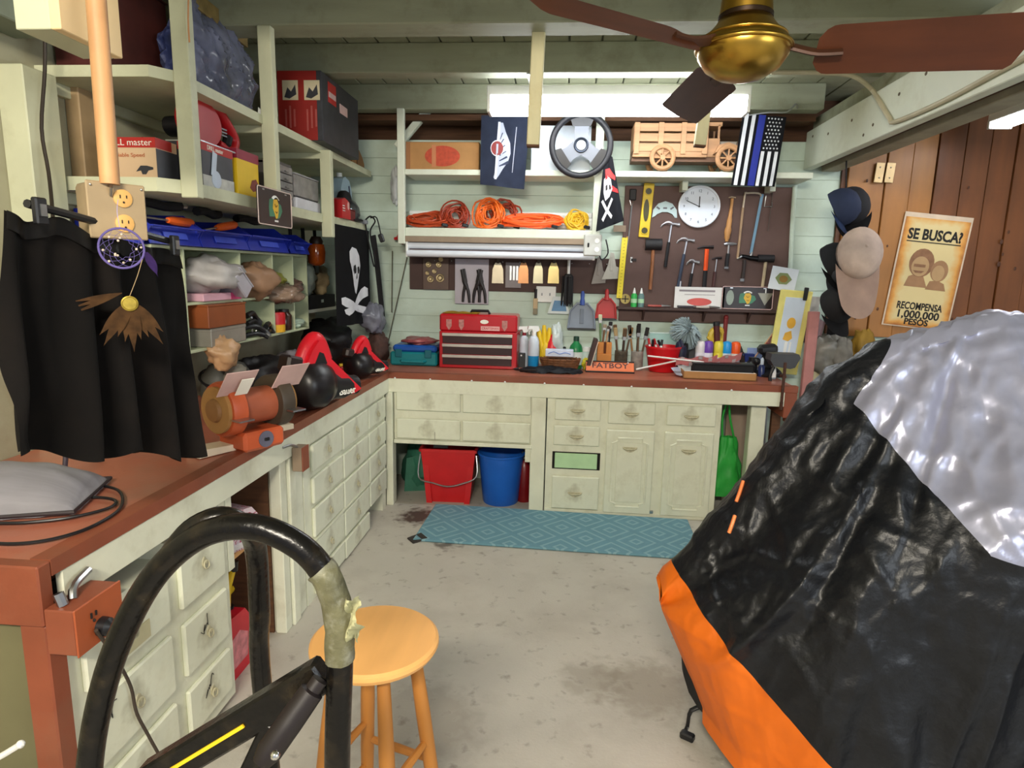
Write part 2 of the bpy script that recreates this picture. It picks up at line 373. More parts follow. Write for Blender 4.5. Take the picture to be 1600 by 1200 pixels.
# A: near drawer cabinet, faces the room (local x runs along the bench)
ca = thing('drawer_cabinet', 'cream wooden drawer cabinet in two columns under the near end of the left worktop', 'cabinet', (0, -2.87, 0), 90)
obj('body', B().mm((0, .0, .03), (.76, .6, .735)).mm((.72, 0, .735), (.76, .6, .81)).mm((0, 0, .735), (.03, .6, .81)).mm((.42, 0, .735), (.45, .6, .79)), CREAM, ca)
obj('gap_shade', B().mm((.03, .12, .736), (.72, .13, .81)), DARK, ca)  # added dark sheet, painted shade inside the slot above the drawers
def scrib(par, x, z, s, mat, y=-.0195, seed=0):
    rr = random.Random(seed); pts = []
    for i in range(9): pts.append((x+s*(i/8-.5)*.8+rr.uniform(-.2, .2)*s, y, z+s*(i/8-.5)*.9+rr.uniform(-.35, .35)*s))
    return obj('pen_mark', B().tube(pts, .0012, 5, sm=3), mat, par)
for i, (a, b_, c, d) in enumerate([(.455, .715, .545, .76), (.455, .715, .305, .49), (.455, .715, .085, .25), (.045, .393, .545, .70), (.045, .393, .305, .497), (.045, .393, .075, .26)]):
    d_ = drawer(ca, a, b_, c, d, 'ring')
    if i in (1, 2, 4, 3): scrib(d_, -.02 if i != 4 else -.11, .03, .05, INK, seed=i)
obj('tape_label', B().mm((.16, -.022, .56), (.29, -.0185, .615)), M('masking_tape', '#BDB691', .7), ca)
# B: open cupboard bay
cb = thing('open_cupboard', 'open cream cupboard bay with a raw wood shelf under the left worktop', 'cabinet', (0, -2.1, 0), 90)
obj('side_panel', B().mm((.44, .0, 0), (.50, .05, .81), .003).mm((.455, .05, 0), (.49, .6, .81)), CREAM, cb)
obj('stile', B().mm((.51, -.012, 0), (.575, .04, .81), .004), CREAM, cb)
obj('stile', B().mm((.585, 0, .0), (.67, .04, .81), .004), CREAM, cb)
obj('back_panel', B().mm((0, .58, 0), (.66, .6, .81)), BROWNW, cb)
obj('shelf', B().mm((0.005, .06, .50), (.455, .58, .52)), WOODL, cb)
obj('divider', B().mm((0.0, 0, .52), (.04, .05, .81), .003), CREAM, cb)
obj('inner_lining', B().mm((.44, .06, 0), (.453, .58, .80)), BROWNW, cb)
# D: drawer bank by the corner
cdx = thing('drawer_cabinet', 'cream wooden drawer bank in three columns beside the inside corner, lowest right drawer missing', 'cabinet', (0, -1.42, 0), 90)
obj('body', B().mm((0, .0, .0), (.92, .6, .81)).mm((.92, 0, .135), (1.36, .6, .81)).mm((1.28, 0, 0), (1.36, .6, .135)).mm((.92, .3, 0), (1.36, .6, .135)), CREAM, cdx)
obj('hollow', B().mm((.922, .28, .0), (1.278, .3, .135)).mm((.921, .02, .001), (.93, .28, .134)), BROWNW, cdx)
for (a, b_) in ((.08, .485), (.505, .945), (.965, 1.325)):
    for r_, (z0, z1) in enumerate(((.665, .80), (.50, .635), (.325, .475), (.155, .30), (.02, .13))):
        if a > .9 and r_ == 4: continue
        drawer(cdx, a, b_, z0-.01*(a > .4), z1-.006*(a > .4), 'ring', handle=(r_ < 4))
obj('rail', B().mm((.06, -.022, .31), (.97, -.001, .318)), CREAM, cdx)
cp = obj('corner_post', B().mm((-.005, -.03, 0), (.045, .06, .815), .003), CREAM, wt)
# E: hung drawer chest
ceh = thing('drawer_cabinet', 'cream hanging chest of four wide drawers over the red and blue buckets', 'cabinet', (0.03, 0, .455))
obj('body', B().mm((.02, .005, 0), (.985, .55, .355)), CREAM, ceh)
obj('bottom_rail', B().mm((.02, -.02, -.002), (.985, .006, .025), .003), CREAM, ceh)
for a, b_, z0, z1 in ((.04, .487, .235, .37), (.503, .97, .235, .37), (.04, .487, .035, .175), (.503, .97, .035, .175)):
    drawer(ceh, a, b_, z0, z1, handle=False)
obj('seam_strip', B().mm((.31, -.0195, .035), (.312, -.017, .09)), INK, ceh)
obj('catch', B().mm((.3, -.012, -.025), (.40, .01, -.003)), BLACKM, ceh)
obj('block', B().mm((.94, -.005, -.1), (.985, .03, -.003)), CREAM, ceh)
obj('leg', B().mm((1.005, -.012, 0), (1.105, .08, .815), .004), CREAM, wt)
# G: kitchen style base cabinet
cg = thing('base_cabinet', 'cream kitchen base cabinet with drawers and two panelled doors under the back worktop', 'cabinet', (1.113, 0, 0))
obj('body', B().mm((0, .0, .0), (1.157, .58, .812)), CREAM, cg)
obj('base_rail', B().mm((.0, -.012, 0), (1.15, .001, .03), .003), CREAM, cg)
drawer(cg, .052, .36, .667, .81); drawer(cg, .048, .36, .49, .627); drawer(cg, .048, .37, .036, .268)
obj('opening_shade', B().mm((.045, -.003, .318), (.372, .0, .44)), DARK, cg)  # dark plate on the closed body, painted as the shade around the drawer
obj('drawer', B().mm((.062, -.008, .325), (.352, .01, .432), .003), M('pale_mint_paint', '#B4D8A8', .5, var=.08), cg, label='unpainted pale mint drawer front')
drawer(cg, .41, .722, .655, .805); drawer(cg, .80, 1.12, .66, .795)
for x0, x1 in ((.405, .728), (.795, 1.118)):
    dr = obj('door', B().box((0, -.011, 0), (x1-x0, .022, .59), None, .006), DRW, cg, ((x0+x1)/2, 0, .318))
    w2 = (x1-x0)/2
    obj('panel_moulding', panel_lines(B(), -w2+.045, w2-.045, -.245, .24, -.022), CREAM, dr)
    obj('raised_panel', B().box((0, -.024, 0), (w2*2-.15, .006, .42), None, .004), CREAM, dr)
    obj('handle', PM['cup'], None, dr, (0, -.027, .175))
    obj('hinge', B().mm((w2-.012, -.02, -.285), (w2+.02, -.0, -.268)), STEEL, dr)
# ------------------------------------------------------------------ left wall shelves
ls = thing('storage_shelf', 'cream painted two tier wooden shelf with upright posts along the left wall', 'shelf', (-.5, -.6, 1.9))
def wbox(par, lo, hi, bev=0.003): L = par.location; return B().mm([a-b for a, b in zip(lo, L)], [a-b for a, b in zip(hi, L)], bev)
def shelfslab(z0, z1, y1): return B().slab([(x+.5, y+.6) for x, y in ((-.76, -1.88), (-.32, -1.88), (-.255, -1.80), (-.255, y1), (-.76, y1))], z0-1.9, z1-1.9)
obj('shelf_board', shelfslab(2.315, 2.355, .55), SHELF, ls)
obj('shelf_board', shelfslab(1.915, 1.965, .42), SHELF, ls)
for (u, y0, z0, z1) in ((258, -1.80, 1.90, 2.91), (416, -1.12, 1.88, 2.75), (510, -.40, 1.83, 2.33)):
    obj('post', wbox(ls, (-.265, y0-.02, z0), (-.20, y0+.025, z1)), SHELF, ls)
obj('batten', wbox(ls, (-.76, -1.85, 2.27), (-.73, .5, 2.315)), SHELF, ls)
obj('batten', wbox(ls, (-.76, -1.85, 1.87), (-.73, .4, 1.915)), SHELF, ls)
for y in (-1.1, -.4): obj('cross_bearer', wbox(ls, (-.73, y-.02, 2.28), (-.25, y+.02, 2.315)), SHELF, ls)
# dark upper plank behind
# ------------------------------------------------------------------ back wall shelves
bs = thing('wall_shelf', 'white open shelf rack over the toolbox with posts to the ceiling beam', 'shelf', (.7, .5, 1.9))
obj('post', wbox(bs, (0, .33, 1.83), (.05, .37, 2.745)), WHITEP, bs)
obj('shelf_board', wbox(bs, (.05, .35, 2.307), (1.42, .65, 2.345)), WHITEP, bs)
obj('shelf_board', wbox(bs, (.05, .35, 1.885), (1.42, .65, 1.945)), WHITEP, bs)
obj('post', wbox(bs, (1.375, .33, 1.90), (1.43, .37, 2.745)), WHITEP, bs)
obj('lower_rail', wbox(bs, (.03, .34, 1.845), (1.42, .36, 1.885)), M('taupe_rail', '#8C7A66', .6), bs)
rs = thing('wall_shelf', 'long white shelf board over the pegboard carrying the wooden toy truck', 'shelf', (2.1, .5, 2.33))
obj('shelf_board', wbox(rs, (1.43, .35, 2.306), (2.83, .65, 2.345)), WHITEP, rs)
obj('bracket', wbox(rs, (2.0, .5, 2.24), (2.04, .65, 2.306)), WHITEP, rs)
obj('bracket', wbox(rs, (2.6, .5, 2.24), (2.64, .65, 2.306)), WHITEP, rs)
# ------------------------------------------------------------------ cubby box on the left wall
CX = -.45
cu = thing('pigeonhole_rack', 'pale green pigeonhole rack of two rows hung on the left wall', 'shelf', (CX, -.9, 1.49))
def lc(y, z): return (y+.9, z-1.49)
ys = [-1.75, -1.53, -1.05, -.69, -.42, -.21]; z0, z1, zm = 1.255, 1.725, 1.475
PGM = M('pigeonhole_paint', '#B9C2A0', .55, var=.07, scale=6, dirt='#8C8762', damt=.4, dscale=5)
for nm, lo, hi in [('top_board', (-.757, ys[0], z1-.012), (CX, ys[-1], z1)), ('bottom_board', (-.757, ys[0], z0), (CX, ys[-1], z0+.014)), ('middle_board', (-.75, ys[0], zm-.006), (CX-.004, ys[-1], zm+.006)), ('back_panel', (-.757, ys[0], z0), (-.75, ys[-1], z1))]:
    obj(nm, B().mm((lo[0]-CX, lo[1]+.9, lo[2]-1.49), (hi[0]-CX, hi[1]+.9, hi[2]-1.49), .001), PGM, cu)
for i, y in enumerate(ys):
    obj('side_panel' if i in (0, 5) else 'divider', B().mm((-.76-CX+.01, y+.9-.006, z0-1.49+.012), (-.003, y+.9+.006, z1-1.49-.012), .001), PGM, cu)
from mathutils.bvhtree import BVHTree
def pix_dir(u, v): return (_f + _r*((u-800)/FPX) + _u*((600-v)/FPX)).normalized()
# ------------------------------------------------------------------ covered motorcycle
SEC = [  # x, ridge z, near shoulder (y, z), near hem y, far shoulder (y, z), far hem y
 (1.585, .58, -2.13, .50, -2.15, -2.07, .50, -2.05), (1.60, .615, -2.17, .52, -2.20, -2.02, .52, -2.00), (1.64, .665, -2.23, .55, -2.28, -1.97, .57, -1.93),
 (1.70, .755, -2.28, .61, -2.36, -1.95, .65, -1.88), (1.80, .90, -2.34, .68, -2.44, -1.93, .78, -1.83), (1.90, 1.055, -2.39, .74, -2.49, -1.90, .9, -1.79),
 (2.00, 1.235, -2.44, .80, -2.53, -1.87, 1.02, -1.75), (2.10, 1.355, -2.48, .87, -2.56, -1.83, 1.1, -1.73), (2.25, 1.447, -2.51, .95, -2.58, -1.80, 1.18, -1.70),
 (2.40, 1.503, -2.53, 1.03, -2.6, -1.78, 1.22, -1.68), (2.58, 1.555, -2.53, 1.10, -2.61, -1.77, 1.24, -1.67), (2.72, 1.54, -2.53, 1.12, -2.61, -1.77, 1.2, -1.67),
 (2.95, 1.40, -2.50, 1.06, -2.60, -1.78, 1.1, -1.68), (3.25, 1.15, -2.45, .98, -2.57, -1.80, .98, -1.70), (3.7, 1.06, -2.38, .9, -2.52, -1.86, .9, -1.74), (4.0, .92, -2.3, .75, -2.45, -1.94, .75, -1.8), (4.08, .75, -2.2, .6, -2.3, -2.0, .6, -1.9)]
def sec(x):
    for a, b in zip(SEC, SEC[1:]):
        if x <= b[0]:
            t = (x-a[0])/(b[0]-a[0]); return [p+(q-p)*t for p, q in zip(a, b)]
    return list(SEC[-1])
def cover_pt(u, v):
    x = 1.585+(4.08-1.585)*(u**1.35)
    X, zr, ys, zs, yh, yf, zf, yfh = sec(x); hem = .07+.03*math.sin(x*9)
    yr = -2.05
    K = [(yh-.02, hem), (yh+.01, hem+(zs-hem)*.35), (yh*.6+ys*.4, hem+(zs-hem)*.8), (ys, zs), (ys*.55+yr*.45, zs*.5+zr*.5-.045), (yr-.07, zr-.035), (yr, zr), (yr+.06, zr-.03), (yf, zf), (yfh, zf*.5), (yfh+.03, hem)]
    s = v*(len(K)-1); i = min(int(s), len(K)-2); t = s-i
    g = lambda j: Vector((0, *K[max(0, min(len(K)-1, j))]))
    a, b, c, d = g(i-1), g(i), g(i+1), g(i+2)
    p = .5*((2*b)+(c-a)*t+(2*a-5*b+4*c-d)*t*t+(3*b-a-3*c+d)*t**3)
    p.x = x
    nose = max(0, 1-(x-1.585)/.5); low = max(0, min(1, (.5-p.z)/.35)); p.x += .16*nose*low
    near = 1 if v < .5 else .6
    # long tension folds fanning down from the windshield, and vertical drape folds in the skirt
    ang = math.atan2(p.z-1.75, (p.x-2.5)*1.0-(p.y+2.05)*.8); rr = math.hypot(p.x-2.5, p.z-1.6)
    fold = (abs(noise.noise(Vector((ang*5.5, rr*.8, 1.3))))-.25)*.05*min(1, rr*1.6)
    q_ = Vector((ang*3.2, rr*2.2, p.y*3)); crk = (.22-abs(noise.noise(q_*2.1)))*.03+(.2-abs(noise.noise(Vector((p.x*9+p.z*5, p.y*7, p.z*10-p.x*4)))))*.014+(.2-abs(noise.noise(p*24)))*.005
    vd = noise.voronoi(Vector((p.x*5.5+p.z*2, p.y*5, p.z*5.5-p.x*2)))[0]; vd2 = noise.voronoi(Vector((p.x*13-p.z*4, p.y*12, p.z*13+p.x*3)))[0]
    crk += max(0, .2-(vd[1]-vd[0]))*.045+max(0, .2-(vd2[1]-vd2[0]))*.014
    low2 = max(0, min(1, (zs-p.z)/.5)); drape = (noise.noise(Vector((p.x*6+p.z*1.2, 3.1, p.z*.7)))*.07+(.25-abs(noise.noise(Vector((p.x*9-p.z*2, 7.7, p.z*.5)))))*.07)*low2
    k = min(1, (x-1.58)/.14)
    nrm = Vector((-.45 if x < 2.5 else .2, -1 if v < .5 else 1, .55)).normalized()
    cr1 = max(0, 1-abs(math.hypot(p.x-1.92, p.z-.74)*0+(p.z-1.5)-(p.x-2.42)*1.52)/.05)*.03*min(1, max(0, (zr-p.z)*4)) if v < .5 else 0
    p += nrm*((fold+crk+cr1)*k*(1-low2*.6)) + Vector((0, -drape if v < .5 else drape, 0))*k
    return p
bc = B().sheet(cover_pt, 330, 210)
bm0 = bc.bm
def cut(co, no): bmesh.ops.bisect_plane(bm0, geom=bm0.verts[:]+bm0.edges[:]+bm0.faces[:], plane_co=co, plane_no=no)
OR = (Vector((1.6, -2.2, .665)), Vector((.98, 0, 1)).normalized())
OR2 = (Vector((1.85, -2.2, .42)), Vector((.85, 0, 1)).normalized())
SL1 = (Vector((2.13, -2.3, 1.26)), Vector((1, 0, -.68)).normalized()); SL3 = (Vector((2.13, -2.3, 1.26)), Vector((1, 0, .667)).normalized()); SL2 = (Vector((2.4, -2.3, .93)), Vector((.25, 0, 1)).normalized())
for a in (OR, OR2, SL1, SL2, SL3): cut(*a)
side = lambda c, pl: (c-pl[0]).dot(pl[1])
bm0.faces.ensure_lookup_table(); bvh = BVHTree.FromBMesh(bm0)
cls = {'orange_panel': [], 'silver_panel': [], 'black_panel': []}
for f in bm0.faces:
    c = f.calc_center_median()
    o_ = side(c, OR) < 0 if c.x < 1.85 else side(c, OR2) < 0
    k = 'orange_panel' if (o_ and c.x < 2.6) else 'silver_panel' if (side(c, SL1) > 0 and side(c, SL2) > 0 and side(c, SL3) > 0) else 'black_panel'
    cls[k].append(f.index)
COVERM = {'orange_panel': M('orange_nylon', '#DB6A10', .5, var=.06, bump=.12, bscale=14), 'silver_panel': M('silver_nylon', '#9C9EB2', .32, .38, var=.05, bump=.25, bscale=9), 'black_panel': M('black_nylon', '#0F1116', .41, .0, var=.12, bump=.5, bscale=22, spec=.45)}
mc = thing('covered_motorcycle', 'motorcycle hidden under a black, orange and silver weather cover on the right', 'motorcycle', (2.4, -2.1, 0))
for k, ids in cls.items():
    b = B(); mp = {}
    for i in ids:
        vs = []
        for v in bm0.faces[i].verts:
            if v.index not in mp: mp[v.index] = b.bm.verts.new(v.co-mc.location)
            vs.append(mp[v.index])
        b.bm.faces.new(vs)
    bmesh.ops.recalc_face_normals(b.bm, faces=b.bm.faces[:]); b.solid(.003)
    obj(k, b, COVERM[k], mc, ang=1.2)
for (u0, v0, u1, v1) in ((1157, 752, 1146, 785), (1143, 806, 1134, 832)):
    pts = []
    for t in (0, .5, 1):
        u, v = u0+(u1-u0)*t+6, v0+(v1-v0)*t
        h = bvh.ray_cast(CAM, pix_dir(u, v))
        if h[0]: pts.append(h[0]+h[1]*0.004*(1 if h[1].dot(pix_dir(u, v)) < 0 else -1)-mc.location)
    if len(pts) == 3: obj('piping', B().tube(pts, .006, 6), M('orange_piping', '#FF8A4A', .5), mc)
bm0.free()
sp = [P(1081, 1100, Z=.12)+Vector((.06, 0, 0)), P(1080, 1110, Z=.1), P(1074, 1135, Z=.03), P(1068, 1146, Z=.018)]
obj('strap', B().tube([p-mc.location for p in sp], .008, 6, sm=3, flat=.4), BLACK, mc)
obj('buckle', B().box(P(1074, 1150, Z=.014)-mc.location, (.05, .03, .026), (0, 0, -30), .005), BLACK, mc)
# the wheels and body that carry the cover
mt = mc
for x in (1.98, 3.55): obj('tyre', B().torus((x-2.4, 0, .31), .25, .06, (90, 0, 0), 28, 10), BLACKM, mt); obj('rim', B().torus((x-2.4, 0, .31), .19, .015, (90, 0, 0), 24, 6).cyl((x-2.4, -.06, .31), (x-2.4, .06, .31), .04), STEEL, mt)
obj('frame', B().tube([(-.42, 0, .31), (-.15, 0, .9), (.1, 0, .85), (.6, 0, .7), (1.15, 0, .31)], .04, 8, sm=4), BLACKM, mt)
obj('engine', B().box((.35, 0, .42), (.5, .3, .4), None, .05), STEEL, mt)
# ------------------------------------------------------------------ bar stool
STW = M('stool_wood', '#B87A38', .5, var=.12, scale=4, grain=(1, 1, .4)); STS = M('stool_seat_wood', '#EEB26A', .45, var=.05, scale=3, grain=(8, 1, 1))
sx, sy = .772, -2.80
st = thing('bar_stool', 'round wooden bar stool with honey coloured seat and four turned legs', 'stool', (sx, sy, 0))
obj('seat', B().lathe([(.02, .715), (.135, .715), (.152, .722), (.158, .733), (.157, .742), (.15, .748), (.02, .749)], n=48), STS, st)
lg = []
for k in range(4):
    a = math.radians(28+90*k); tp = Vector((.095*math.cos(a), .095*math.sin(a), .715)); bt_ = Vector((.185*math.cos(a), .185*math.sin(a), 0)); lg.append((tp, bt_))
    pts = [tp.lerp(bt_, t) for t in (0, .12, .3, .55, .8, 1)]
    obj('leg', B().tube(pts, [.015, .017, .019, .0185, .016, .0125], 12, sm=0), STW, st)
for k in range(4):
    for hh in (.42, .27) if k % 2 else (.36, .21):
        a, b_ = lg[k], lg[(k+1) % 4]; t = 1-hh/.715
        obj('stretcher', B().tube([a[0].lerp(a[1], t), (a[0].lerp(a[1], t)+b_[0].lerp(b_[1], t))/2, b_[0].lerp(b_[1], t)], [.009, .0115, .009], 10), STW, st)
# ------------------------------------------------------------------ hand truck in the foreground
HTM = M('chipped_black_enamel', '#0C0B0B', .25, .0, var=.2, dirt='#4A3E2A', damt=.3, dscale=20, bump=.15, bscale=60, coat=0, spec=.32)
YH = -3.45
ht = thing('hand_truck', 'black tubular hand truck with a taped loop handle standing in the foreground', 'hand truck', (.75, YH, 0))
def hp(u, v, y=YH): return P(u, v, Y=y)-ht.location
base = [hp(140, 1200)]; lx = base[0].x; rx = hp(527, 1200).x
loop = [Vector((lx-.06, .0, .02)), Vector((lx-.045, 0, .4)), Vector((lx-.02, 0, .75)), hp(140, 1200), hp(163, 1070), hp(205, 960), hp(258, 880), hp(325, 832), hp(400, 824), hp(470, 855), hp(512, 905), hp(529, 960), hp(531, 1040), hp(527, 1200), Vector((rx-.01, 0, .6)), Vector((rx-.015, 0, .02))]
obj('loop_frame', B().tube(loop, .0175, 16, sm=6), HTM, ht)
ib = hp(400, 860, -3.36); ie = hp(413, 1110, -3.30)
obj('inner_upright', B().tube([hp(262, 874), hp(300, 828, -3.44), hp(345, 809, -3.43), hp(383, 824, -3.41), ib, hp(406, 960, -3.33), ie, Vector((ie.x+.03, ie.y+.03, .02))], .0155, 14, sm=5), HTM, ht)
a, b_ = hp(509, 1050, -3.44), hp(235, 1215, -3.44); d = b_-a; L_ = d.length
obj('brace', B().box((a+b_)/2, (L_, .03, .046), (0, math.degrees(math.atan2(-d.z, d.x)), 0), .004), HTM, ht)
obj('yellow_stripe', B().box((a+b_)/2+Vector((-.035, -.0155, -.0245)), (L_*.42, .004, .005), (0, math.degrees(math.atan2(-d.z, d.x)), 0)), YELP, ht)
g0, g1 = hp(500, 1062, -3.47), hp(408, 1192, -3.52)
obj('lever_grip', B().tube([g0, g0.lerp(g1, .12), g0.lerp(g1, .14), g0.lerp(g1, .5), g0.lerp(g1, .85), g1], [.011, .011, .0165, .0175, .0175, .012], 14), M('rubber_grip', '#1A1415', .45, var=.15), ht)
obj('bolt', B().ball(hp(430, 1180, -3.55), .006, n=10), CHROME, ht)
gg = hp(395, 1160, -3.47); obj('lever_plate', B().box(gg+Vector((-.01, .02, -.05)), (.03, .01, .14), (0, 25, 0), .003), HTM, ht)
tp_ = smooth_pts([hp(500, 888), hp(512, 905), hp(529, 960), hp(531, 1030)], 6)
obj('duct_tape', B().tube(tp_, .0195, 14).jitter(.002, 60), M('worn_duct_tape', '#605E46', .45, .15, var=.25, scale=30, dirt='#A9AA9E', damt=.7, dscale=25, bump=.3), ht, label='worn grey-green tape wrapping')
fl = B().sheet(lambda u, v: hp(532, 925)+Vector((.012+.022*u*(.7+.6*noise.noise(Vector((v*5, u*3, 2)))), -.012-.008*math.sin(v*9+u*4), -.062*v)), 8, 14).solid(.0015)
obj('torn_tape_edge', fl, M('torn_tape_fuzz', '#C8C69E', .9, var=.2, scale=60), ht)
obj('toe_plate', B().box((.0, -.18, .012), (.42, .22, .01)), HTM, ht)
obj('axle', B().cyl((lx-.12, .1, .13), (rx+.1, .1, .13), .01), STEEL, ht)
for x in (lx-.11, rx+.08): obj('wheel', B().torus((x, .1, .13), .095, .034, (0, 90, 0), 24, 10).cyl((x-.02, .1, .13), (x+.02, .1, .13), .07), BLACKM, ht)
obj('wheel_bracket', B().tube([(lx-.06, 0, .25), (lx-.06, .1, .13)], .01).tube([(rx-.01, 0, .25), (rx-.01, .1, .13)], .01), HTM, ht)
# ------------------------------------------------------------------ skirt on its clip hanger, drop outlet, dream catcher
SK = .10
def skirt_pt(u, v):
    tl, tr = P(6, 328, X=SK), P(274, 395, X=SK); bl, br = P(4, 712, X=SK+.02), P(306, 712, X=SK+.02)
    t, b_ = tl.lerp(tr, u), bl.lerp(br, u)
    p = t.lerp(b_, v)
    p.y += .035*math.sin(v*PI)*(u-.4)+.02*(u > .9)*math.sin(v*6)
    amp = .012+.05*v
    p.x += amp*(math.sin(u*26+noise.noise(Vector((u*4, v*1.5, 0)))*3)*.6+noise.noise(Vector((u*9, v*.8, 4)))*.8)
    p.z += (.012*math.sin(u*13)+.006*math.sin(u*37))*v**3 + .02*noise.noise(Vector((u*6, 0, 9)))*(1-v)
    return p
sk = thing('skirt', 'black velvet skirt clipped on a hanger over the near end of the left worktop', 'skirt', P(140, 360, X=SK))
def rel(fn, o): return lambda u, v: fn(u, v)-o
SKM = M('black_velvet', '#15110F', .95, var=.35, scale=5, dirt='#2C221B', damt=.5, dscale=4)
obj('cloth', B().sheet(rel(skirt_pt, sk.location), 120, 60).solid(.004), SKM, sk, ang=1.5)
def wpt(u, v): p = skirt_pt(u, v*.075); p.x += .006; return p-sk.location
obj('waistband', B().sheet(wpt, 80, 4).solid(.006), M('satin_waistband', '#1C1917', .5), sk, ang=1.5)
hg = thing('clip_hanger', 'black trouser hanger with two metal clips holding the skirt', 'hanger', P(140, 350, X=SK))
h0, h1 = P(42, 318, X=SK+.012)-hg.location, P(270, 378, X=SK+.012)-hg.location
obj('bar', B().tube([h0, h1], .009, 8), BLACK, hg)
for t in (.03, .97):
    q = h0.lerp(h1, t); c = obj('clip', B().box(q+Vector((.014, 0, -.012)), (.014, .03, .055), None, .003), BLACK, hg)
    obj('clip_plate', B().box(q+Vector((.023, 0, -.01)), (.003, .014, .024)), STEEL, c)
mid = h0.lerp(h1, .5); obj('hook', B().tube([mid, mid+Vector((0, 0, .05)), mid+Vector((0, .02, .08)), mid+Vector((0, .0, .11)), mid+Vector((0, -.02, .09))], .002, 6, sm=4), STEEL, hg)
PX = .14
pole = thing('drop_pole', 'weathered wooden drop pole holding the hanging outlet box', 'pole', P(172, 288, X=PX))
pt, pb_ = P(150, 0, X=PX), P(172, 290, X=PX); d = pt-pb_
obj('pole_shaft', B().tube([(0, 0, 0), d*.5, d*(2.91-pb_.z)/d.z], .021, 12), M('worn_pole_wood', '#C39364', .55, var=.2, scale=8, grain=(3, 3, .5), dirt='#8A5632', damt=.5), pole)
obj('hook', B().tube([(0, 0, .01), (.01, -.01, -.01), (.0, -.0, -.025)], .004, 6), STEEL, pole)
bx0, bx1 = P(95, 45, X=.05), P(192, 87, X=.05)
bk = thing('ceiling_block', 'pale boxed timber end hanging from the joists behind the wooden drop pole', 'timber', (0, bx0.y, bx0.z))
obj('side_board', B().mm((.025, 0, 0), (.05, bx1.y-bx0.y, 2.9-bx0.z), .002), M('warm_lit_paint', '#EDCF9C', .55, var=.05), bk)  # warm lamplight on this side is put into the board's colour
obj('block_core', B().mm((-.06, .0, .0), (.025, bx1.y-bx0.y, 2.9-bx0.z), .002), SHELF, bk)
ob = P(183, 330, X=PX)
ox = thing('outlet_box', 'old beige hanging electrical outlet box at the bottom of the wooden drop pole', 'outlet', ob, 58)
obj('box', B().box((0, .035, 0), (.125, .07, .125), None, .012, 2), M('beige_box_plastic', '#8C7A5E', .55, var=.15, dirt='#5C4C36', damt=.5), ox)
obj('cover_plate', B().box((0, -.003, 0), (.128, .006, .13), None, .005), M('beige_plate', '#A08B6B', .5, var=.12), ox)
for dz in (.03, -.028):
    r_ = obj('receptacle', B().lathe([(.021, 0), (.021, .003), (.019, .004)], (.012, -.006, dz), (90, 0, 0), 18), M('ivory_receptacle', '#D8A862', .5), ox)
    obj('slot', B().box((.005, -.0105, dz+.004), (.002, .002, .008)).box((.019, -.0105, dz+.004), (.002, .002, .007)).ball((.012, -.0105, dz-.009), .0025, n=8), INK, r_)
for sxx in (-.055, .055): obj('screw', B().ball((sxx, -.007, .055), .003, n=8), STEEL, ox)
dcp = P(190, 388, X=.19)
dc = thing('dream_catcher', 'purple hoop dream catcher with beads and brown feathers hanging before the skirt', 'dream catcher', dcp, 36)
PUR = M('purple_suede', '#5D528C', .85)
obj('hoop', B().torus((0, 0, 0), .066, .0038, (90, 0, 0), 36, 8), PUR, dc)
wb_ = B(); prev = [Vector((.066*math.cos(2*PI*i/10), 0, .066*math.sin(2*PI*i/10))) for i in range(10)]
for lev in range(4):
    nx = [(prev[i]+prev[(i+1) % 10])/2*.86 for i in range(10)]
    for i in range(10): wb_.tube([prev[i], nx[i]], .0007, 4).tube([nx[i], prev[(i+1) % 10]], .0007, 4)
    prev = nx
o = obj('web', wb_, PUR, dc)
rb = random.Random(3); bd = B()
for k in range(13): a = rb.uniform(0, 6.28); r_ = rb.uniform(.025, .064); bd.ball((r_*math.cos(a), -.003, r_*math.sin(a)), .0042, n=8)
o = obj('beads', bd, M('bone_beads', '#C9BBA8', .4, var=.3, scale=80), dc); o['kind'] = 'stuff'
obj('hanging_cord', B().tube([(0, 0, .068), (-.004, 0, .12), (.002, 0, .16)], .0012, 5, sm=3), M('lavender_cord', '#A79CC0', .8), dc)
obj('tail_cord', B().tube([(.058, -.003, -.035), (.04, -.004, -.09), (.012, -.004, -.16)], .0013, 5, sm=3), M('tan_cord', '#A9906A', .8), dc)
FE = M('brown_feather', '#5A3E22', .9, var=.35, scale=30); 
for k in range(9):
    a = math.radians(-40+10*k); L0 = .17+.03*math.sin(k*2)
    pts = lambda u, v, a=a, L0=L0: Vector((.012+math.sin(a)*u*L0+(v-.5)*.03*math.sin(PI*min(1, u*1.1+.05))*math.cos(a), -.004-.003*(k % 3), -.175-math.cos(a)*u*L0+(v-.5)*.03*math.sin(PI*min(1, u*1.1+.05))*math.sin(a)))
    obj('feather', B().sheet(pts, 10, 3).solid(.001), FE, dc)
for k in range(3):
    obj('feather', B().sheet(lambda u, v: Vector((-.01-.15*u, -.004, -.15-.03*u-.02*k*u+(v-.5)*.014*math.sin(PI*min(1, u+.05)))), 8, 3).solid(.001), FE, dc)
dc.scale = (.68, .68, .68)
obj('medallion', B().lathe([(.026, 0), (.026, .003), (.022, .005), (.02, .003)], (.01, -.012, -.185), (90, 0, 0), 24), M('green_gold_medallion', '#A48F3C', .35, .6, var=.3, scale=40), dc)
obj('tassel', B().sheet(lambda u, v: Vector((.072+.03*u+(v-.5)*.03*math.sin(PI*min(1, u+.1)), -.003, -.01-.085*u)), 8, 4).solid(.003), M('purple_tassel', '#3B2560', .9, var=.3, scale=40), dc)
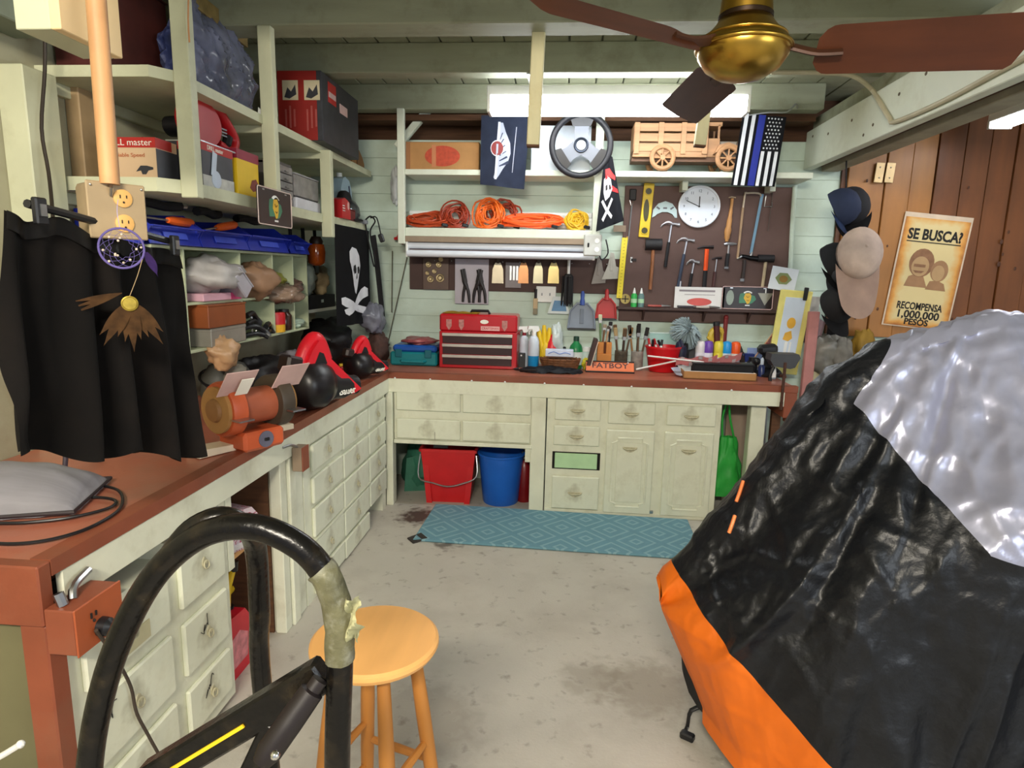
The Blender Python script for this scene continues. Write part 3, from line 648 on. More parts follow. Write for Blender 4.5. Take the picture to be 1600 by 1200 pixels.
# ------------------------------------------------------------------ ceiling fan
hub = Vector((1.667, -2.31, 2.25))
fan = thing('ceiling_fan', 'brass ceiling fan with three dark brown wooden blades', 'ceiling fan', hub)
FB = M('brown_fan_blade', '#5E3420', .4, var=.2, scale=3, grain=(.6, 5, 1), dirt='#3E2214', damt=.4)
obj('motor_housing', B().lathe([(.0, -.075), (.03, -.074), (.065, -.066), (.098, -.045), (.118, -.015), (.122, .005), (.115, .022), (.098, .04), (.078, .062), (.07, .075)], n=48), BRASS, fan, ang=1.2)
obj('trim_ring', B().torus((0, 0, .005), .122, .006, None, 48, 8).torus((0, 0, .03), .108, .004, None, 40, 8), BRASS, fan, ang=1.2)
obj('dark_collar', B().lathe([(.066, .074), (.071, .078), (.071, .088), (.066, .092)], n=36), M('dark_bronze', '#2B1E12', .4, .7), fan)
obj('canopy_cup', B().lathe([(.069, .09), (.066, .12), (.058, .18), (.052, .25), (.046, .33)], n=36), BRASS, fan, ang=1.2)
obj('down_rod', B().cyl((0, 0, .3), (0, 0, .66), .014), BRASS, fan)
def blade_pt(u, v):
    r_ = .185+.5*u; wdt = .068*(1+.12*u)*(1-(max(0, .08-u)/.08)**2*.75)**.5*(1-(max(0, u-.93)/.07)**2)**.5 if u < 1 else .001
    return Vector((r_, (v-.5)*2*wdt, 0))
bl = None
for k, a in enumerate((95, 214, 353)):
    pit = (26, -40, -40)[k]
    o = obj('blade', B().sheet(blade_pt, 34, 8).solid(.008) if bl is None else bl, FB, fan, (0, 0, -.008), None, ang=.5); bl = o.data
    o.rotation_euler = Matrix.Rotation(math.radians(a), 3, 'Z').to_4x4().to_3x3().__matmul__(Matrix.Rotation(math.radians(pit), 3, 'X')).to_euler()
    br = obj('blade_arm', B().tube([(.1, 0, .012), (.14, 0, .0), (.19, 0, -.012), (.25, 0, -.012)], .016, 8, sm=3, flat=.45), M('dark_brown_arm', '#3E2416', .45, .3), fan); br.rotation_euler = (0, 0, math.radians(a))
# ------------------------------------------------------------------ fluorescent lights
YL = -.15
l0, l1 = P(765, 165, Y=YL), P(1166, 165, Y=YL); zt = P(960, 137, Y=YL).z; zm_ = P(960, 153, Y=YL).z; zb = P(960, 179, Y=YL).z
fl = thing('fluorescent_light', 'long white fluorescent strip light glowing over the back worktop', 'light', ((l0.x+l1.x)/2, YL, zm_)); Lh = (l1.x-l0.x)/2
obj('housing', B().mm((-Lh-.01, -.06, .0), (Lh+.01, .06, zt-zm_), .004), WHITE, fl)
GLOW = M('tube_glow', (.92, .96, 1.0), .5, var=0, emit=TUBE)
obj('diffuser', B().mm((-Lh, -.065, zb-zm_), (Lh, .065, -.001), .012), GLOW, fl)
for s_ in (-1, 1): obj('end_cap', B().mm((s_*Lh-.012*s_, -.066, zb-zm_-.001), (s_*(Lh+.008), .066, .002), .003), WHITE, fl)
for x in (-.5, .5): obj('mounting_strap', B().mm((x-.02, -.27, zt-zm_), (x+.02, .05, zt-zm_+.004)).mm((x-.02, -.27, zt-zm_), (x+.02, -.262, 2.77-zm_)), STEEL, fl)
f2 = P(1548, 196, Z=2.62)
fl2 = thing('fluorescent_light', 'twin tube fluorescent shop light glowing before the cedar boards at the right edge', 'light', (f2.x+.06, f2.y-.6, 2.62))
obj('housing', B().mm((-.07, -.62, .02), (.07, .62, .07), .004), WHITE, fl2)
for x in (-.04, .04): obj('tube', B().cyl((x, -.6, .0), (x, .6, .0), .016, n=12), M('tube_glow_2', (.95, .95, 1.0), .5, var=0, emit=14), fl2)
for y in (-.61, .61): obj('end_cap', B().mm((-.07, y-.012, -.02), (.07, y+.012, .03), .003), WHITE, fl2)
for y in (-.4, .4): obj('hanger_rod', B().cyl((0, y, .07), (0, y, .3), .004), STEEL, fl2)
# cable running along joist and beam
cb_ = [P(1205, 113, Y=-.44), P(1290, 114, Y=-.44), P(1335, 120, Y=-.44), P(1362, 140, X=2.845), P(1375, 160, X=2.85), P(1390, 185, X=2.85), P(1400, 190, X=2.85), P(1470, 160, X=2.85), P(1560, 112, X=2.85), P(1620, 80, X=2.85)]
tag(obj('electrical_cable', B().tube(cb_, .012, 8, sm=5), M('dusty_white_cable', '#B4AC90', .5)), 'thick white electrical cable running from the joist down along the right beam', 'cable')
# ================================================================== generic small things
def carton(name, label, cat, loc, size, rz, mat, flap=True, group=None, lid=None, tape=None):
    """closed box: body plus a lid seam and flaps"""
    t = thing(name, label, cat, loc, rz, group); sx, sy, sz = size
    obj('body', B().box((0, 0, sz/2), (sx, sy, sz), None, .003), mat, t)
    if flap:
        obj('flap', B().box((-sx/4, 0, sz+.001), (sx/2-.002, sy, .002)).box((sx/4, 0, sz+.001), (sx/2-.002, sy, .002)), lid or mat, t)
    if tape: obj('tape_strip', B().box((0, 0, sz+.0027), (sx*.14, sy+.002, .001)).box((0, -sy/2-.0008, sz*.86), (sx*.14, .001, sz*.28)), tape, t)
    return t
def bottle(name, label, loc, prof, mat, capprof=None, capmat=None, group=None, lab=None, labmat=None, cat='bottle', sy=1, n=20, rz=0):
    t = thing(name, label, cat, loc, rz, group)
    obj('body', B().lathe(prof, n=n, sy=sy), mat, t, ang=.9)
    if capprof: obj('cap', B().lathe(capprof, n=n, sy=sy), capmat, t, ang=.9)
    if lab: obj('paper_label', B().lathe([(lab[0], lab[1]), (lab[0], lab[2])], n=n, sy=sy), labmat, t, ang=.9)
    return t
def crumple(c, r, seed, n=22, amt=.35, sc=3.0):
    b = B(); b.ball((0, 0, 0), 1, n=max(n, 30))
    for v in b.bm.verts:
        d = v.co.copy(); k = 1+amt*noise.noise(d*sc*.5+Vector((seed, 0, 0)))+amt*.4*(abs(noise.noise(d*sc+Vector((0, seed, 0))))-.25)*2
        v.co = Vector((d.x*r[0]*k+c[0], d.y*r[1]*k+c[1], d.z*r[2]*k+c[2]))
    return b
def bagthing(name, label, loc, r, mat, seed, rz=0, neck=None, neckmat=None, cat='bag', content=None, cmat=None):
    t = thing(name, label, cat, loc, rz)
    obj('sack', crumple((0, 0, r[2]*.92), r, seed), mat, t, ang=1.1)
    if neck: obj('gathered_neck', B().sheet(lambda u, v: Vector((neck[0]+math.cos(u*2*PI)*(.012+.03*v*(1+.4*math.sin(u*25))), neck[1]+math.sin(u*2*PI)*(.01+.02*v), r[2]*1.7+neck[2]*v)), 24, 5), neckmat or mat, t)
    if content: obj('contents', crumple((0, 0, r[2]*.8), [q*.7 for q in r], seed+5, 12), cmat, t)
    return t
REDBOX = M('red_carton', '#B02822', .6, var=.08); TANBOX = M('tan_print_carton', '#D3B490', .65, var=.05); DKBOX = M('dark_print_carton', '#33343A', .5, var=.25, scale=14)
YBOX = M('yellow_carton', '#DDB71B', .55, var=.06); MAROON = M('maroon_print', '#8C1F38', .55)
S1, S2 = 2.356, 1.966
# ------------------------------------------------------------------ left wall, lower shelf
p = P(246, 271, Y=-1.80)
t = thing('tool_carton', 'tan and red power tool carton lettered master behind the wooden drop pole', 'box', (p.x-.115, -1.80, S2))
obj('body', B().mm((-.115, 0, 0), (.115, .135, .155), .002), TANBOX, t)
obj('red_band', B().mm((-.1155, -.0015, .118), (.1155, .1, .1555)), REDBOX, t)
obj('dark_end', B().mm((.1155, .0, .005), (.117, .135, .115)), DKBOX, t)
text('DRILL master', .034, PAPER, t, (.0, -.002, .136), width=.2)
text('Variable Speed', .02, M('orange_ink', '#C07048', .7), t, (.0, -.002, .09), width=.14)
obj('picture', B().prism([(.03, .03), (.05, .052), (.075, .052), (.1, .046), (.1, .038), (.08, .034), (.07, .02), (.055, .02), (.05, .034)], .001, (0, -.0008, 0)), DKBOX, t)
p = P(285, 292, X=-.27); q = P(366, 303, X=-.27); p.y = -1.655
t = thing('tool_carton', 'long dark window carton with a red top band holding an angle grinder', 'box', (-.27, p.y, S2), 90); ln = q.y-p.y
obj('body', B().mm((0, 0, 0), (ln, .16, .17), .002), DKBOX, t)
obj('red_band', B().mm((-.001, -.0015, .14), (ln+.001, .1, .1715)), REDBOX, t)
text('DRILL master', .026, PAPER, t, (ln*.42, -.002, .155), width=ln*.5)
obj('white_foot', B().mm((0, -.002, 0), (ln, .0, .045)), M('pale_print', '#B8B7B0', .6, var=.2, scale=20), t)
gq = obj('grinder_picture', B().box((ln*.35, -.003, .095), (.035, .003, .1), (0, 12, 0), .006).lathe([(.035, 0), (.035, .003), (.03, .004)], (ln*.4, -.002, .035), (90, 0, 0), 20), M('pale_blue_print', '#B8C4D4', .4), t)
# red circular saw resting on the cartons
p = P(300, 232, X=-.36)
t = thing('circular_saw', 'red circular saw lying on top of the dark window carton', 'power tool', (-.36, p.y+.12, S2+.172), 90); t.scale = (1.25, 1.25, .92)
RG = M('glossy_red_plastic', '#A8101A', .42, var=.06)
obj('blade_guard', B().lathe([(.02, -.02), (.1, -.02), (.105, -.01), (.105, .02), (.095, .03), (.02, .03)], (-.05, 0, .106), (90, 0, 0), 28), RG, t)
obj('handle', B().tube([(-.05, 0, .19), (.05, 0, .205), (.12, 0, .16), (.175, 0, .09), (.14, 0, .035), (.05, 0, .045)], .024, 12, sm=5), RG, t)
obj('motor', B().cyl((-.02, .03, .1), (-.02, .12, .1), .05, .045, 20), BLACK, t)
obj('vents', B().box((.06, -.022, .1), (.06, .004, .006)).box((.06, -.022, .115), (.06, .004, .006)).box((.06, -.022, .085), (.06, .004, .006)), GREYP, t)
obj('base_plate', B().mm((-.16, -.07, 0), (.15, .05, .006)), STEEL, t)
obj('grip_inset', B().box((.105, -.015, .07), (.03, .03, .06), (0, 20, 0), .008), BLACKM, t)
p = P(388, 305, X=-.27)
t = thing('tool_carton', 'yellow carton with a maroon band behind the second shelf post', 'box', (-.27, p.y-.09, S2), 90)
obj('body', B().mm((0, 0, 0), (.2, .15, .195), .002), YBOX, t)
obj('maroon_band', B().mm((-.001, -.0015, .155), (.201, .09, .1965)), MAROON, t)
obj('picture', B().prism([(.11, .04), (.13, .075), (.17, .085), (.195, .06), (.18, .035), (.14, .025)], .001, (0, -.0008, 0)), M('maroon_picture', '#7A2E24', .6, var=.3), t)
p = P(158, 245, Y=-1.74)
t = thing('grinding_disc', 'black round disc standing on edge left of the tan carton', 'disc', (p.x-.0, -1.62, S2), 25)
obj('disc', B().lathe([(.02, -.004), (.085, -.004), (.085, .004), (.02, .004)], (0, 0, .085), (90, 0, 0), 32), BLACKM, t)
obj('hub', B().lathe([(.028, -.007), (.028, .007)], (0, 0, .085), (90, 0, 0), 20), GREYP, t)
p = P(232, 208, X=-.55)
t = thing('cord_tangle', 'dark tangled power cord heaped behind the tan carton', 'cord', (-.55, -1.5, S2+.0))
obj('cord', B().tube([(.1*math.cos(k*1.3)*(1-.02*k), .09*math.sin(k*1.3), .02+.011*k) for k in range(18)], .009, 6, sm=4), BLACKM, t)
obj('plug', B().box((.07, .07, .2), (.03, .02, .02), (20, 30, 0), .004), BLACKM, t)
# clear small-parts drawers between posts two and three
p0, p1 = P(436, 328, X=-.29), P(500, 345, X=-.29); ln = p1.y-p0.y
t = thing('parts_organizer', 'clear plastic parts drawers stacked on the shelf behind the green emblem plate', 'organizer', (-.29, p0.y, S2), 90)
CLG = M('smoky_clear_plastic', '#8E8A88', .25, var=.25, scale=14, alpha=.85)
obj('case', B().mm((0, .01, 0), (.01, .2, .22)).mm((.185, .01, 0), (.195, .2, .22)).mm((0, .19, 0), (ln, .2, .2)).mm((0, .01, .21), (.195, .2, .222)).mm((ln-.006, .01, 0), (ln, .2, .15)), M('dark_case', '#55504C', .5), t)
for k in range(5): 
    d = obj('drawer', B().mm((.012, 0, .006+k*.041), (.183, .18, .043+k*.041), .003), CLG, t); obj('pull', B().mm((.08, -.012, .012+k*.041), (.115, .002, .02+k*.041), .002), CLG, d)
obj('clear_box', B().mm((.2, .0, .07), (ln-.01, .19, .185), .004), CLG, t)
obj('white_tray', B().mm((.2, -.01, 0), (ln-.01, .19, .062), .006), M('frosted_white', '#C6C6CC', .4, var=.1), t)
obj('lid', B().mm((.2, -.004, .185), (ln-.01, .19, .192), .002), M('frosted_lid', '#A7A8AC', .3), t)
obj('brown_contents', crumple((ln*.75, .1, .12), (.09, .06, .045), 3, 14), M('brown_parts', '#5E3E36', .7, var=.4, scale=20), t)
# jugs beyond the third post
p = P(540, 345, X=-.33)
t = thing('antifreeze_jug', 'pale blue plastic jug with a moulded handle beside the third shelf post', 'jug', (-.34, p.y+.06, S2), 90); t.scale = (1.1, 1, 1.22)
JB = M('pale_blue_jug', '#8FA6B4', .4, var=.06)
obj('body', B().prism([(-.085, 0), (.09, 0), (.1, .02), (.1, .18), (.06, .235), (-.02, .25), (-.06, .235), (-.095, .18), (-.095, .02)], .1, (0, .05, 0)), JB, t)
obj('handle_slot', B().box((.055, -.002, .165), (.016, .006, .085), (0, -14, 0), .004), M('navy_recess', '#1E2540', .5), t)
obj('cap', B().cyl((-.0, .05, .248), (0, .05, .272), .02, n=16), WHITE, t)
p = P(533, 346, X=-.27)
t = thing('fuel_can', 'small red oil can with white lettering lines in front of the blue jug', 'can', (-.27, p.y+.0, S2), 90)
obj('body', B().prism([(-.07, 0), (.085, 0), (.085, .05), (.07, .09), (.075, .105), (.03, .12), (-.02, .13), (-.07, .115)], .07, (0, .0, 0)), REDP, t)
obj('white_print', B().mm((-.065, -.037, .045), (-.02, -.0355, .05)).mm((-.065, -.037, .06), (-.02, -.0355, .066)).mm((-.065, -.037, .075), (-.025, -.0355, .081)), WHITE, t)
obj('badge', B().prism(disc(.045, .085, .018, .026), .001, (0, -.0357, 0)), M('pink_badge', '#D9A7A0', .5), t)
# helmet and bowl
p = P(577, 345, X=-.36)
t = thing('helmet', 'glossy dark grey open helmet on the far end of the left shelf', 'helmet', (-.38, .24, S2-.0), 60)
obj('shell', B().lathe([(.11, .01), (.125, .05), (.118, .1), (.095, .14), (.055, .163), (.004, .168)], n=32, sy=1.15), M('gunmetal_gloss', '#4C5052', .12, .5, var=.1), t)
obj('brim', B().lathe([(.115, .0), (.14, .012), (.135, .022), (.118, .02)], n=32, sy=1.15), BLACK, t)
obj('chin_strap', B().tube([(-.1, -.06, .02), (-.12, -.13, .009), (-.03, -.17, .009), (.05, -.16, .009), (.1, -.08, .02)], .006, 6, sm=4), BLACKM, t)
t = thing('small_pouch', 'small black rounded pouch between the blue jug and the helmet', 'pouch', (-.30, .08, S2+.075))
obj('pouch', crumple((0, 0, .06), (.05, .05, .065), 2, 18, .12), BLACKM, t); obj('tab', B().box((.045, -.02, .02), (.01, .03, .02), None, .003), BLACK, t)
t = thing('tin', 'dark red tin under the black pouch beside the helmet', 'tin', (-.30, .08, S2), 0)
obj('body', B().mm((-.05, -.09, 0), (.05, .08, .068), .006), M('maroon_tin', '#6E1418', .4), t); obj('lid', B().mm((-.052, -.092, .066), (.052, .082, .075), .004), M('maroon_tin', '#6E1418', .4), t)
t = thing('cord_tangle', 'black cord with a plug dangling off the far end of the left shelf', 'cord', (-.25, .36, S2))
obj('cord', B().tube([(0, 0, .02), (.05, -.03, .05), (.07, .02, .02), (.04, 0, -.05), (.05, .01, -.16), (.075, .0, -.25), (.065, 0, -.3), (.05, .0, -.25), (.02, 0, -.1), (0, .01, .01)], .0055, 6, sm=5), BLACKM, t)
obj('plug', B().box((.13, -.03, -.1), (.035, .025, .06), (0, -20, 0), .006), BLACK, t); obj('lead', B().tube([(.05, -.02, .04), (.1, -.04, .04), (.125, -.03, -.07)], .005, 6, sm=4), BLACKM, t)
obj('connector', B().box((.0, -.02, .01), (.05, .04, .03), None, .005), GREYP, t)
# ------------------------------------------------------------------ left wall, upper shelf
pA, pB = P(272, 110, X=-.45), P(388, 165, X=-.45)
t = thing('plastic_bag', 'big clear plastic bag of blue things standing on the upper left shelf', 'bag', (-.45, (pA.y+pB.y)/2, S1), 90)
w2 = (pB.y-pA.y)/2
def bagf(u, v):
    x = (u-.5)*2*w2*(1-.1*v); z = .44*v; y = -.10*math.sin(PI*min(1, v*.8+.15))*(1-.8*abs(u-.5)**2)
    k = noise.noise(Vector((x*9, z*9, 2)))*.03+(abs(noise.noise(Vector((x*16+z*8, z*10, 5))))-.25)*.05
    return Vector((x+.02*v, y+k+.03, z))
obj('film', B().sheet(bagf, 40, 40).solid(.002), M('blue_clear_film', '#9298B4', .12, var=.4, scale=7, alpha=.62, spec=.9), t, ang=1)
obj('contents', crumple((0, .09, .2), (w2*.8, .06, .19), 6, 26), M('blue_contents', '#26305C', .6, var=.6, scale=12, dirt='#8E93A8', damt=.7, dscale=12), t)
obj('header_card', B().box((.03, -.0, .43), (w2*1.9, .012, .07), (0, 2, 0)), M('kraft_header', '#8C7848', .7, var=.3, scale=20), t)
obj('price_tag', B().box((w2*.98, -.06, .06), (.03, .002, .06), (0, 12, 0)), PAPER, t)
t = thing('storage_carton', 'maroon carton deep in the shadow at the near end of the upper left shelf', 'box', (-.60, -1.55, S1), 90)
obj('body', B().mm((-.25, 0, 0), (.25, .14, .42), .004), M('dark_maroon_carton', '#4A1C16', .7, var=.2), t); obj('flap', B().mm((-.25, -.01, .42), (.25, .07, .424)), M('dark_maroon_carton', '#4A1C16', .7), t)
p0 = P(505, 222, X=-.22)
t = thing('storage_carton', 'large red and black tool carton with photo labels overhanging the upper left shelf', 'box', (-.36, -.55, S1+.0), 0)
fl_ = P(434, 150, Y=-.55).x+.36; fr_ = P(503, 150, Y=-.55).x+.36
zt_ = P(470, 110, Y=-.55).z-S1; yb = P(560, 200, X=fr_-.36).y+.55
obj('body', B().mm((fl_, 0, .0), (fr_, yb, zt_), .004), DKBOX, t)
obj('red_face', B().mm((fl_+.001, -.002, .002), (fr_-.03, .0, zt_-.002)), M('deep_red_print', '#8E1A12', .55, var=.1), t)
for i in range(2):
    x = fl_+.03+i*.125
    obj('photo_label', B().mm((x, -.004, zt_*.58), (x+.09, -.002, zt_*.86)), M('cream_print', '#C9BE9E', .6), t)
    obj('photo_print', B().prism([(x+.01, zt_*.62), (x+.03, zt_*.76), (x+.05, zt_*.7), (x+.075, zt_*.8), (x+.08, zt_*.66), (x+.04, zt_*.6)], .001, (0, -.0045, 0)), DKBOX, t)
    obj('faint_print', B().mm((x+.01, -.0035, zt_*.14), (x+.02, -.002, zt_*.45)).mm((x+.035, -.0035, zt_*.18), (x+.045, -.002, zt_*.5)).mm((x+.06, -.0035, zt_*.2), (x+.07, -.002, zt_*.45)), M('faded_red_print', '#A8504A', .6), t)
obj('side_badge', B().mm((fr_, yb*.15, zt_*.62), (fr_+.002, yb*.35, zt_*.92)), REDBOX, t)
obj('side_badge', B().mm((fr_+.001, yb*.16, zt_*.7), (fr_+.003, yb*.34, zt_*.78)).mm((fr_, yb*.45, zt_*.58), (fr_+.002, yb*.66, zt_*.72)), M('pale_red_print', '#D3B5B4', .5), t)
t = thing('package', 'white and purple striped package under the overhang of the red tool carton', 'box', (-.30, .0, S1), 90)
obj('body', B().mm((-.16, 0, 0), (.19, .14, .13), .003), M('off_white_package', '#C9C4C4', .5), t)
for k, c in enumerate(('#6E1F3A', '#7E5A7C', '#A183A6')): obj('stripe', B().mm((-.15+k*.09, -.002, 0), (-.09+k*.09, .0, .131)), M('stripe%d' % k, c, .5), t)
p = P(580, 265, X=-.33)
t = thing('leather_case', 'rounded tan leather case at the far end of the upper left shelf', 'case', (-.35, .42, S1), 90)
obj('body', B().prism([(-.13, 0), (.14, 0), (.14, .05), (.1, .09), (.03, .13), (-.06, .135), (-.13, .12)], .16, (0, .04, 0)), M('tan_leather', '#8A5A26', .5, var=.15), t)
obj('strap', B().mm((-.03, -.043, 0), (-.015, .122, .136)), M('dark_leather', '#5A3714', .5), t)
tag(obj('hanging_string', B().tube([P(295, -20, X=-.18), P(294, 30, X=-.18), P(296, 66, X=-.18)], .003, 6, sm=3), M('orange_string', '#C08A5A', .7)), 'thin orange string hanging in front of the blue plastic bag', 'string')
tag(obj('power_cord', B().tube([P(70, 30, X=-.60), P(70, 110, X=-.62), P(65, 200, X=-.62), P(76, 270, X=-.6), P(82, 330, X=-.55), P(84, 380, X=-.5)], .006, 6, sm=4), M('dark_cord', '#2A2118', .6)), 'thin dark cord running down the left wall behind the shelves', 'cord')
# ------------------------------------------------------------------ emblem plates
GRN = M('emblem_green', '#3C7A5C', .4, var=.2); YEL = M('emblem_yellow', '#D4A92C', .4, var=.12)
def emblem(par, c, s, ry=0, white=True):
    x, y, z = c
    obj('emblem_shape', B().prism([(x+a*s, z+b*s) for a, b in ((-.36, .2), (-.15, .26), (.1, .18), (.34, .1), (.42, -.06), (.25, -.24), (.1, -.3), (-.05, -.24), (-.38, -.26), (-.4, 0))], .0012, (0, y, 0)), GRN, par)
    obj('emblem_face', B().prism([(x+a*s, z+b*s) for a, b in ((-.12, .22), (.1, .24), (.18, .1), (.16, -.1), (.1, -.26), (.0, -.3), (-.08, -.16), (-.18, -.02))], .0012, (0, y-.001, 0)), YEL, par)
    obj('emblem_lines', B().tube([(x-.06*s, y-.002, z+.1*s), (x, y-.002, z+.02*s), (x+.08*s, y-.002, z+.08*s)], .012*s, 5, sm=3).tube([(x-.04*s, y-.002, z-.1*s), (x+.03*s, y-.002, z-.14*s), (x+.08*s, y-.002, z-.1*s)], .012*s, 5, sm=3), M('emblem_brown', '#5B3A1E', .5), par)
    if white: obj('arched_mark', B().tube([(x+.3*s*math.cos(a), y-.001, z+.3*s*math.sin(a)*1.05) for a in [math.radians(k) for k in range(50, 131, 16)]], .045*s, 6, flat=.3).box((x+.02*s, y-.001, z-.36*s), (.22*s, .001, .05*s)), WHITE, par)
def plate(label, loc, w, h, rz, rot, mat, border, es, name='novelty_plate'):
    t = thing(name, label, 'sign', loc, rz) if rot is None else thing(name, label, 'sign', loc, rot=rot)
    r_ = .012; po = []
    for cx, cz, a0 in ((w/2-r_, h/2-r_, 0), (-w/2+r_, h/2-r_, 90), (-w/2+r_, -h/2+r_, 180), (w/2-r_, -h/2+r_, 270)):
        for k in range(4): a = math.radians(a0+30*k); po.append((cx+r_*math.cos(a), cz+r_*math.sin(a)))
    obj('plate', B().prism(po, .003), mat, t)
    if border: obj('border', B().tube([(x*.97, -.0015, z*.96) for x, z in po], .0028, 6, closed=True), border, t)
    for x in (-w*.32, w*.32): obj('bolt_hole', B().box((x, -.0018, h*.42), (.02, .001, .006)), STEEL, t)
    emblem(t, (0, -.002, 0), es)
    return t
BLKPL = M('black_plate', '#231A1C', .35, var=.08)
p = P(430, 325, X=-.19); ta, tb = P(404, 325, X=-.19), P(457, 325, X=-.19)
hh = P(430, 297, X=-.19).z-P(430, 355, X=-.19).z
plate('black plate with green and yellow emblem hung on the left shelf edge', p, tb.y-ta.y, hh, 90, None, BLKPL, M('pinkish_border', '#D7C2B8', .5), .17)
# ------------------------------------------------------------------ blue bins on top of the pigeonhole rack
BB = M('blue_bin_plastic', '#1E2E9A', .35, var=.1)
def bin_thing(label, y0, y1, h, tilt=0, x=-.45):
    t = thing('parts_bin', label, 'bin', (x, (y0+y1)/2, 1.726), rot=(0, 0, 90), group='blue parts bins on the pigeonhole rack'); w2 = (y1-y0)/2
    del t['group']
    obj('tub', B().mm((-w2, .03, 0), (w2, .27, .006)).mm((-w2, .27, 0), (w2, .275, h)).prism([(0, 0), (.27, 0), (.27, h), (.05, h), (-.04, h*.55)], .005, (-w2+.003, .0, 0), (0, 0, 90)).prism([(0, 0), (.27, 0), (.27, h), (.05, h), (-.04, h*.55)], .005, (w2-.003, .0, 0), (0, 0, 90)).box((0, -.02, h*.275), (w2*2, .005, h*.56), (-20, 0, 0)), BB, t)
    obj('lip', B().box((0, -.042, h*.55), (w2*2, .02, .006)), BB, t)
    obj('label_holder', B().box((0, -.028, h*.3), (w2*.9, .003, h*.22), (-20, 0, 0)), M('blue_label', '#3B4FC0', .4), t)
    return t
bin_thing('blue open-fronted parts bin at the near end of the rack behind the outlet box', -1.80, -1.45, .13)
bin_thing('blue open-fronted parts bin with an orange handle poking out', -1.44, -1.02, .135)
bin_thing('wide blue parts bin behind the green emblem plate', -1.01, -.55, .138)
bin_thing('narrow blue parts bin at the far end of the rack', -.54, -.27, .12, x=-.44)
for (u0, v0, u1, v1, lb) in ((262, 344, 300, 349, 'orange screwdriver handle lying across the nearest blue bin'), (338, 356, 368, 351, 'bright orange tool handle sticking out of the second blue bin')):
    a, b_ = P(u0, v0, X=-.47), P(u1, v1, X=-.47); t = thing('screwdriver', lb, 'screwdriver', a)
    d = b_-a; obj('handle', B().tube([d*0, d*.15, d*.5, d*.9, d], [.012, .018, .02, .02, .014], 10), ORANGEP, t); obj('shaft', B().cyl((0, 0, 0), -d*1.2, .005), STEEL, t)
for k in range(3):
    t = thing('hand_tool', ['dark tool lying in the shadow over the nearest blue bin', 'dark tool lying in the shadow over the wide blue bin', 'dark tool lying in the shadow behind the second blue bin'][k], 'tool', (-.52, (-1.6, -.8, -1.2)[k], 1.89), 80+10*k)
    obj('handle', B().tube([(-.14, 0, 0), (-.05, 0, .01), (.05, 0, 0), (.14, 0, .01)], .02, 8, sm=3), BLACKM, t); obj('collar', B().cyl((.14, 0, .01), (.17, 0, .012), .013), STEEL, t)
# ------------------------------------------------------------------ pigeonhole contents
def inr(y, z): return (CX-.05, y, z)
zt_, zb_ = 1.482, 1.270
bagthing('plastic_bag', 'cloudy white plastic bag stuffed in the upper pigeonhole nearest the skirt', (CX-.05, -1.27, zt_+.04), (.13, .17, .085), M('white_cloudy_bag', '#A9A5A2', .45, var=.25, scale=8), 1, cat='bag')
t = thing('clear_box', 'clear plastic box sticking out slanted from the first upper pigeonhole', 'box', (CX-.02, -1.17, zt_+.09), rot=(8, 38, 90))
obj('tub', B().box((0, 0, 0), (.15, .2, .075), None, .006), M('frosted_box', '#B4B2BA', .25, var=.06, alpha=.9), t); obj('lid', B().box((0, 0, .04), (.156, .206, .008), None, .003), M('frosted_box', '#B4B2BA', .25), t)
t = carton('pink_carton', 'flat pink and white carton at the bottom of the first upper pigeonhole', 'box', (CX-.06, -1.25, zt_), (.34, .14, .035), 90, M('pink_print', '#D8A9B8', .6), flap=False); obj('magenta_end', B().mm((.07, -.0715, .001), (.17, .07, .0345)), M('magenta_print', '#C04070', .5), t)
bagthing('paper_bag', 'crumpled brown bag bulging out of the second upper pigeonhole', (CX-.04, -.86, zt_), (.12, .14, .095), M('brown_bag', '#8A6A50', .55, var=.25, scale=7), 4)
bagthing('plastic_bag', 'clear bag of small parts drooping over the edge of the third pigeonhole', (CX+.02, -.60, zt_-.045), (.09, .15, .06), M('clear_brown_bag', '#8B7462', .2, var=.4, scale=12, alpha=.85), 9, 0)
bagthing('plastic_bag', 'olive bag lying at the back of the third upper pigeonhole', (CX-.09, -.55, zt_+.045), (.09, .11, .045), M('olive_bag', '#7A7A2C', .5, var=.2), 12)
bagthing('parts_bag', 'clear bag of dark hardware in the last upper pigeonhole', (CX-.06, -.36, zt_), (.08, .09, .05), M('dark_hardware', '#5A463C', .5, var=.5, scale=25), 15)
t = carton('wooden_box', 'reddish brown wooden box in the lower pigeonhole nearest the skirt', 'box', (CX-.05, -1.27, zb_+.09), (.34, .18, .1), 90, M('reddish_wood', '#8A4A26', .4, var=.12), flap=False)
obj('lid', B().mm((-.172, -.092, .1), (.172, .092, .108)), M('reddish_wood', '#8A4A26', .4), t)
t = carton('steel_box', 'pale grey metal box under the reddish wooden box in the rack', 'box', (CX-.05, -1.25, zb_), (.32, .16, .085), 90, M('grey_tin_box', '#9A968A', .4, .3), flap=False); obj('lid', B().mm((-.162, -.082, .07), (.162, .082, .088), .003), M('grey_tin_box', '#9A968A', .4), t)
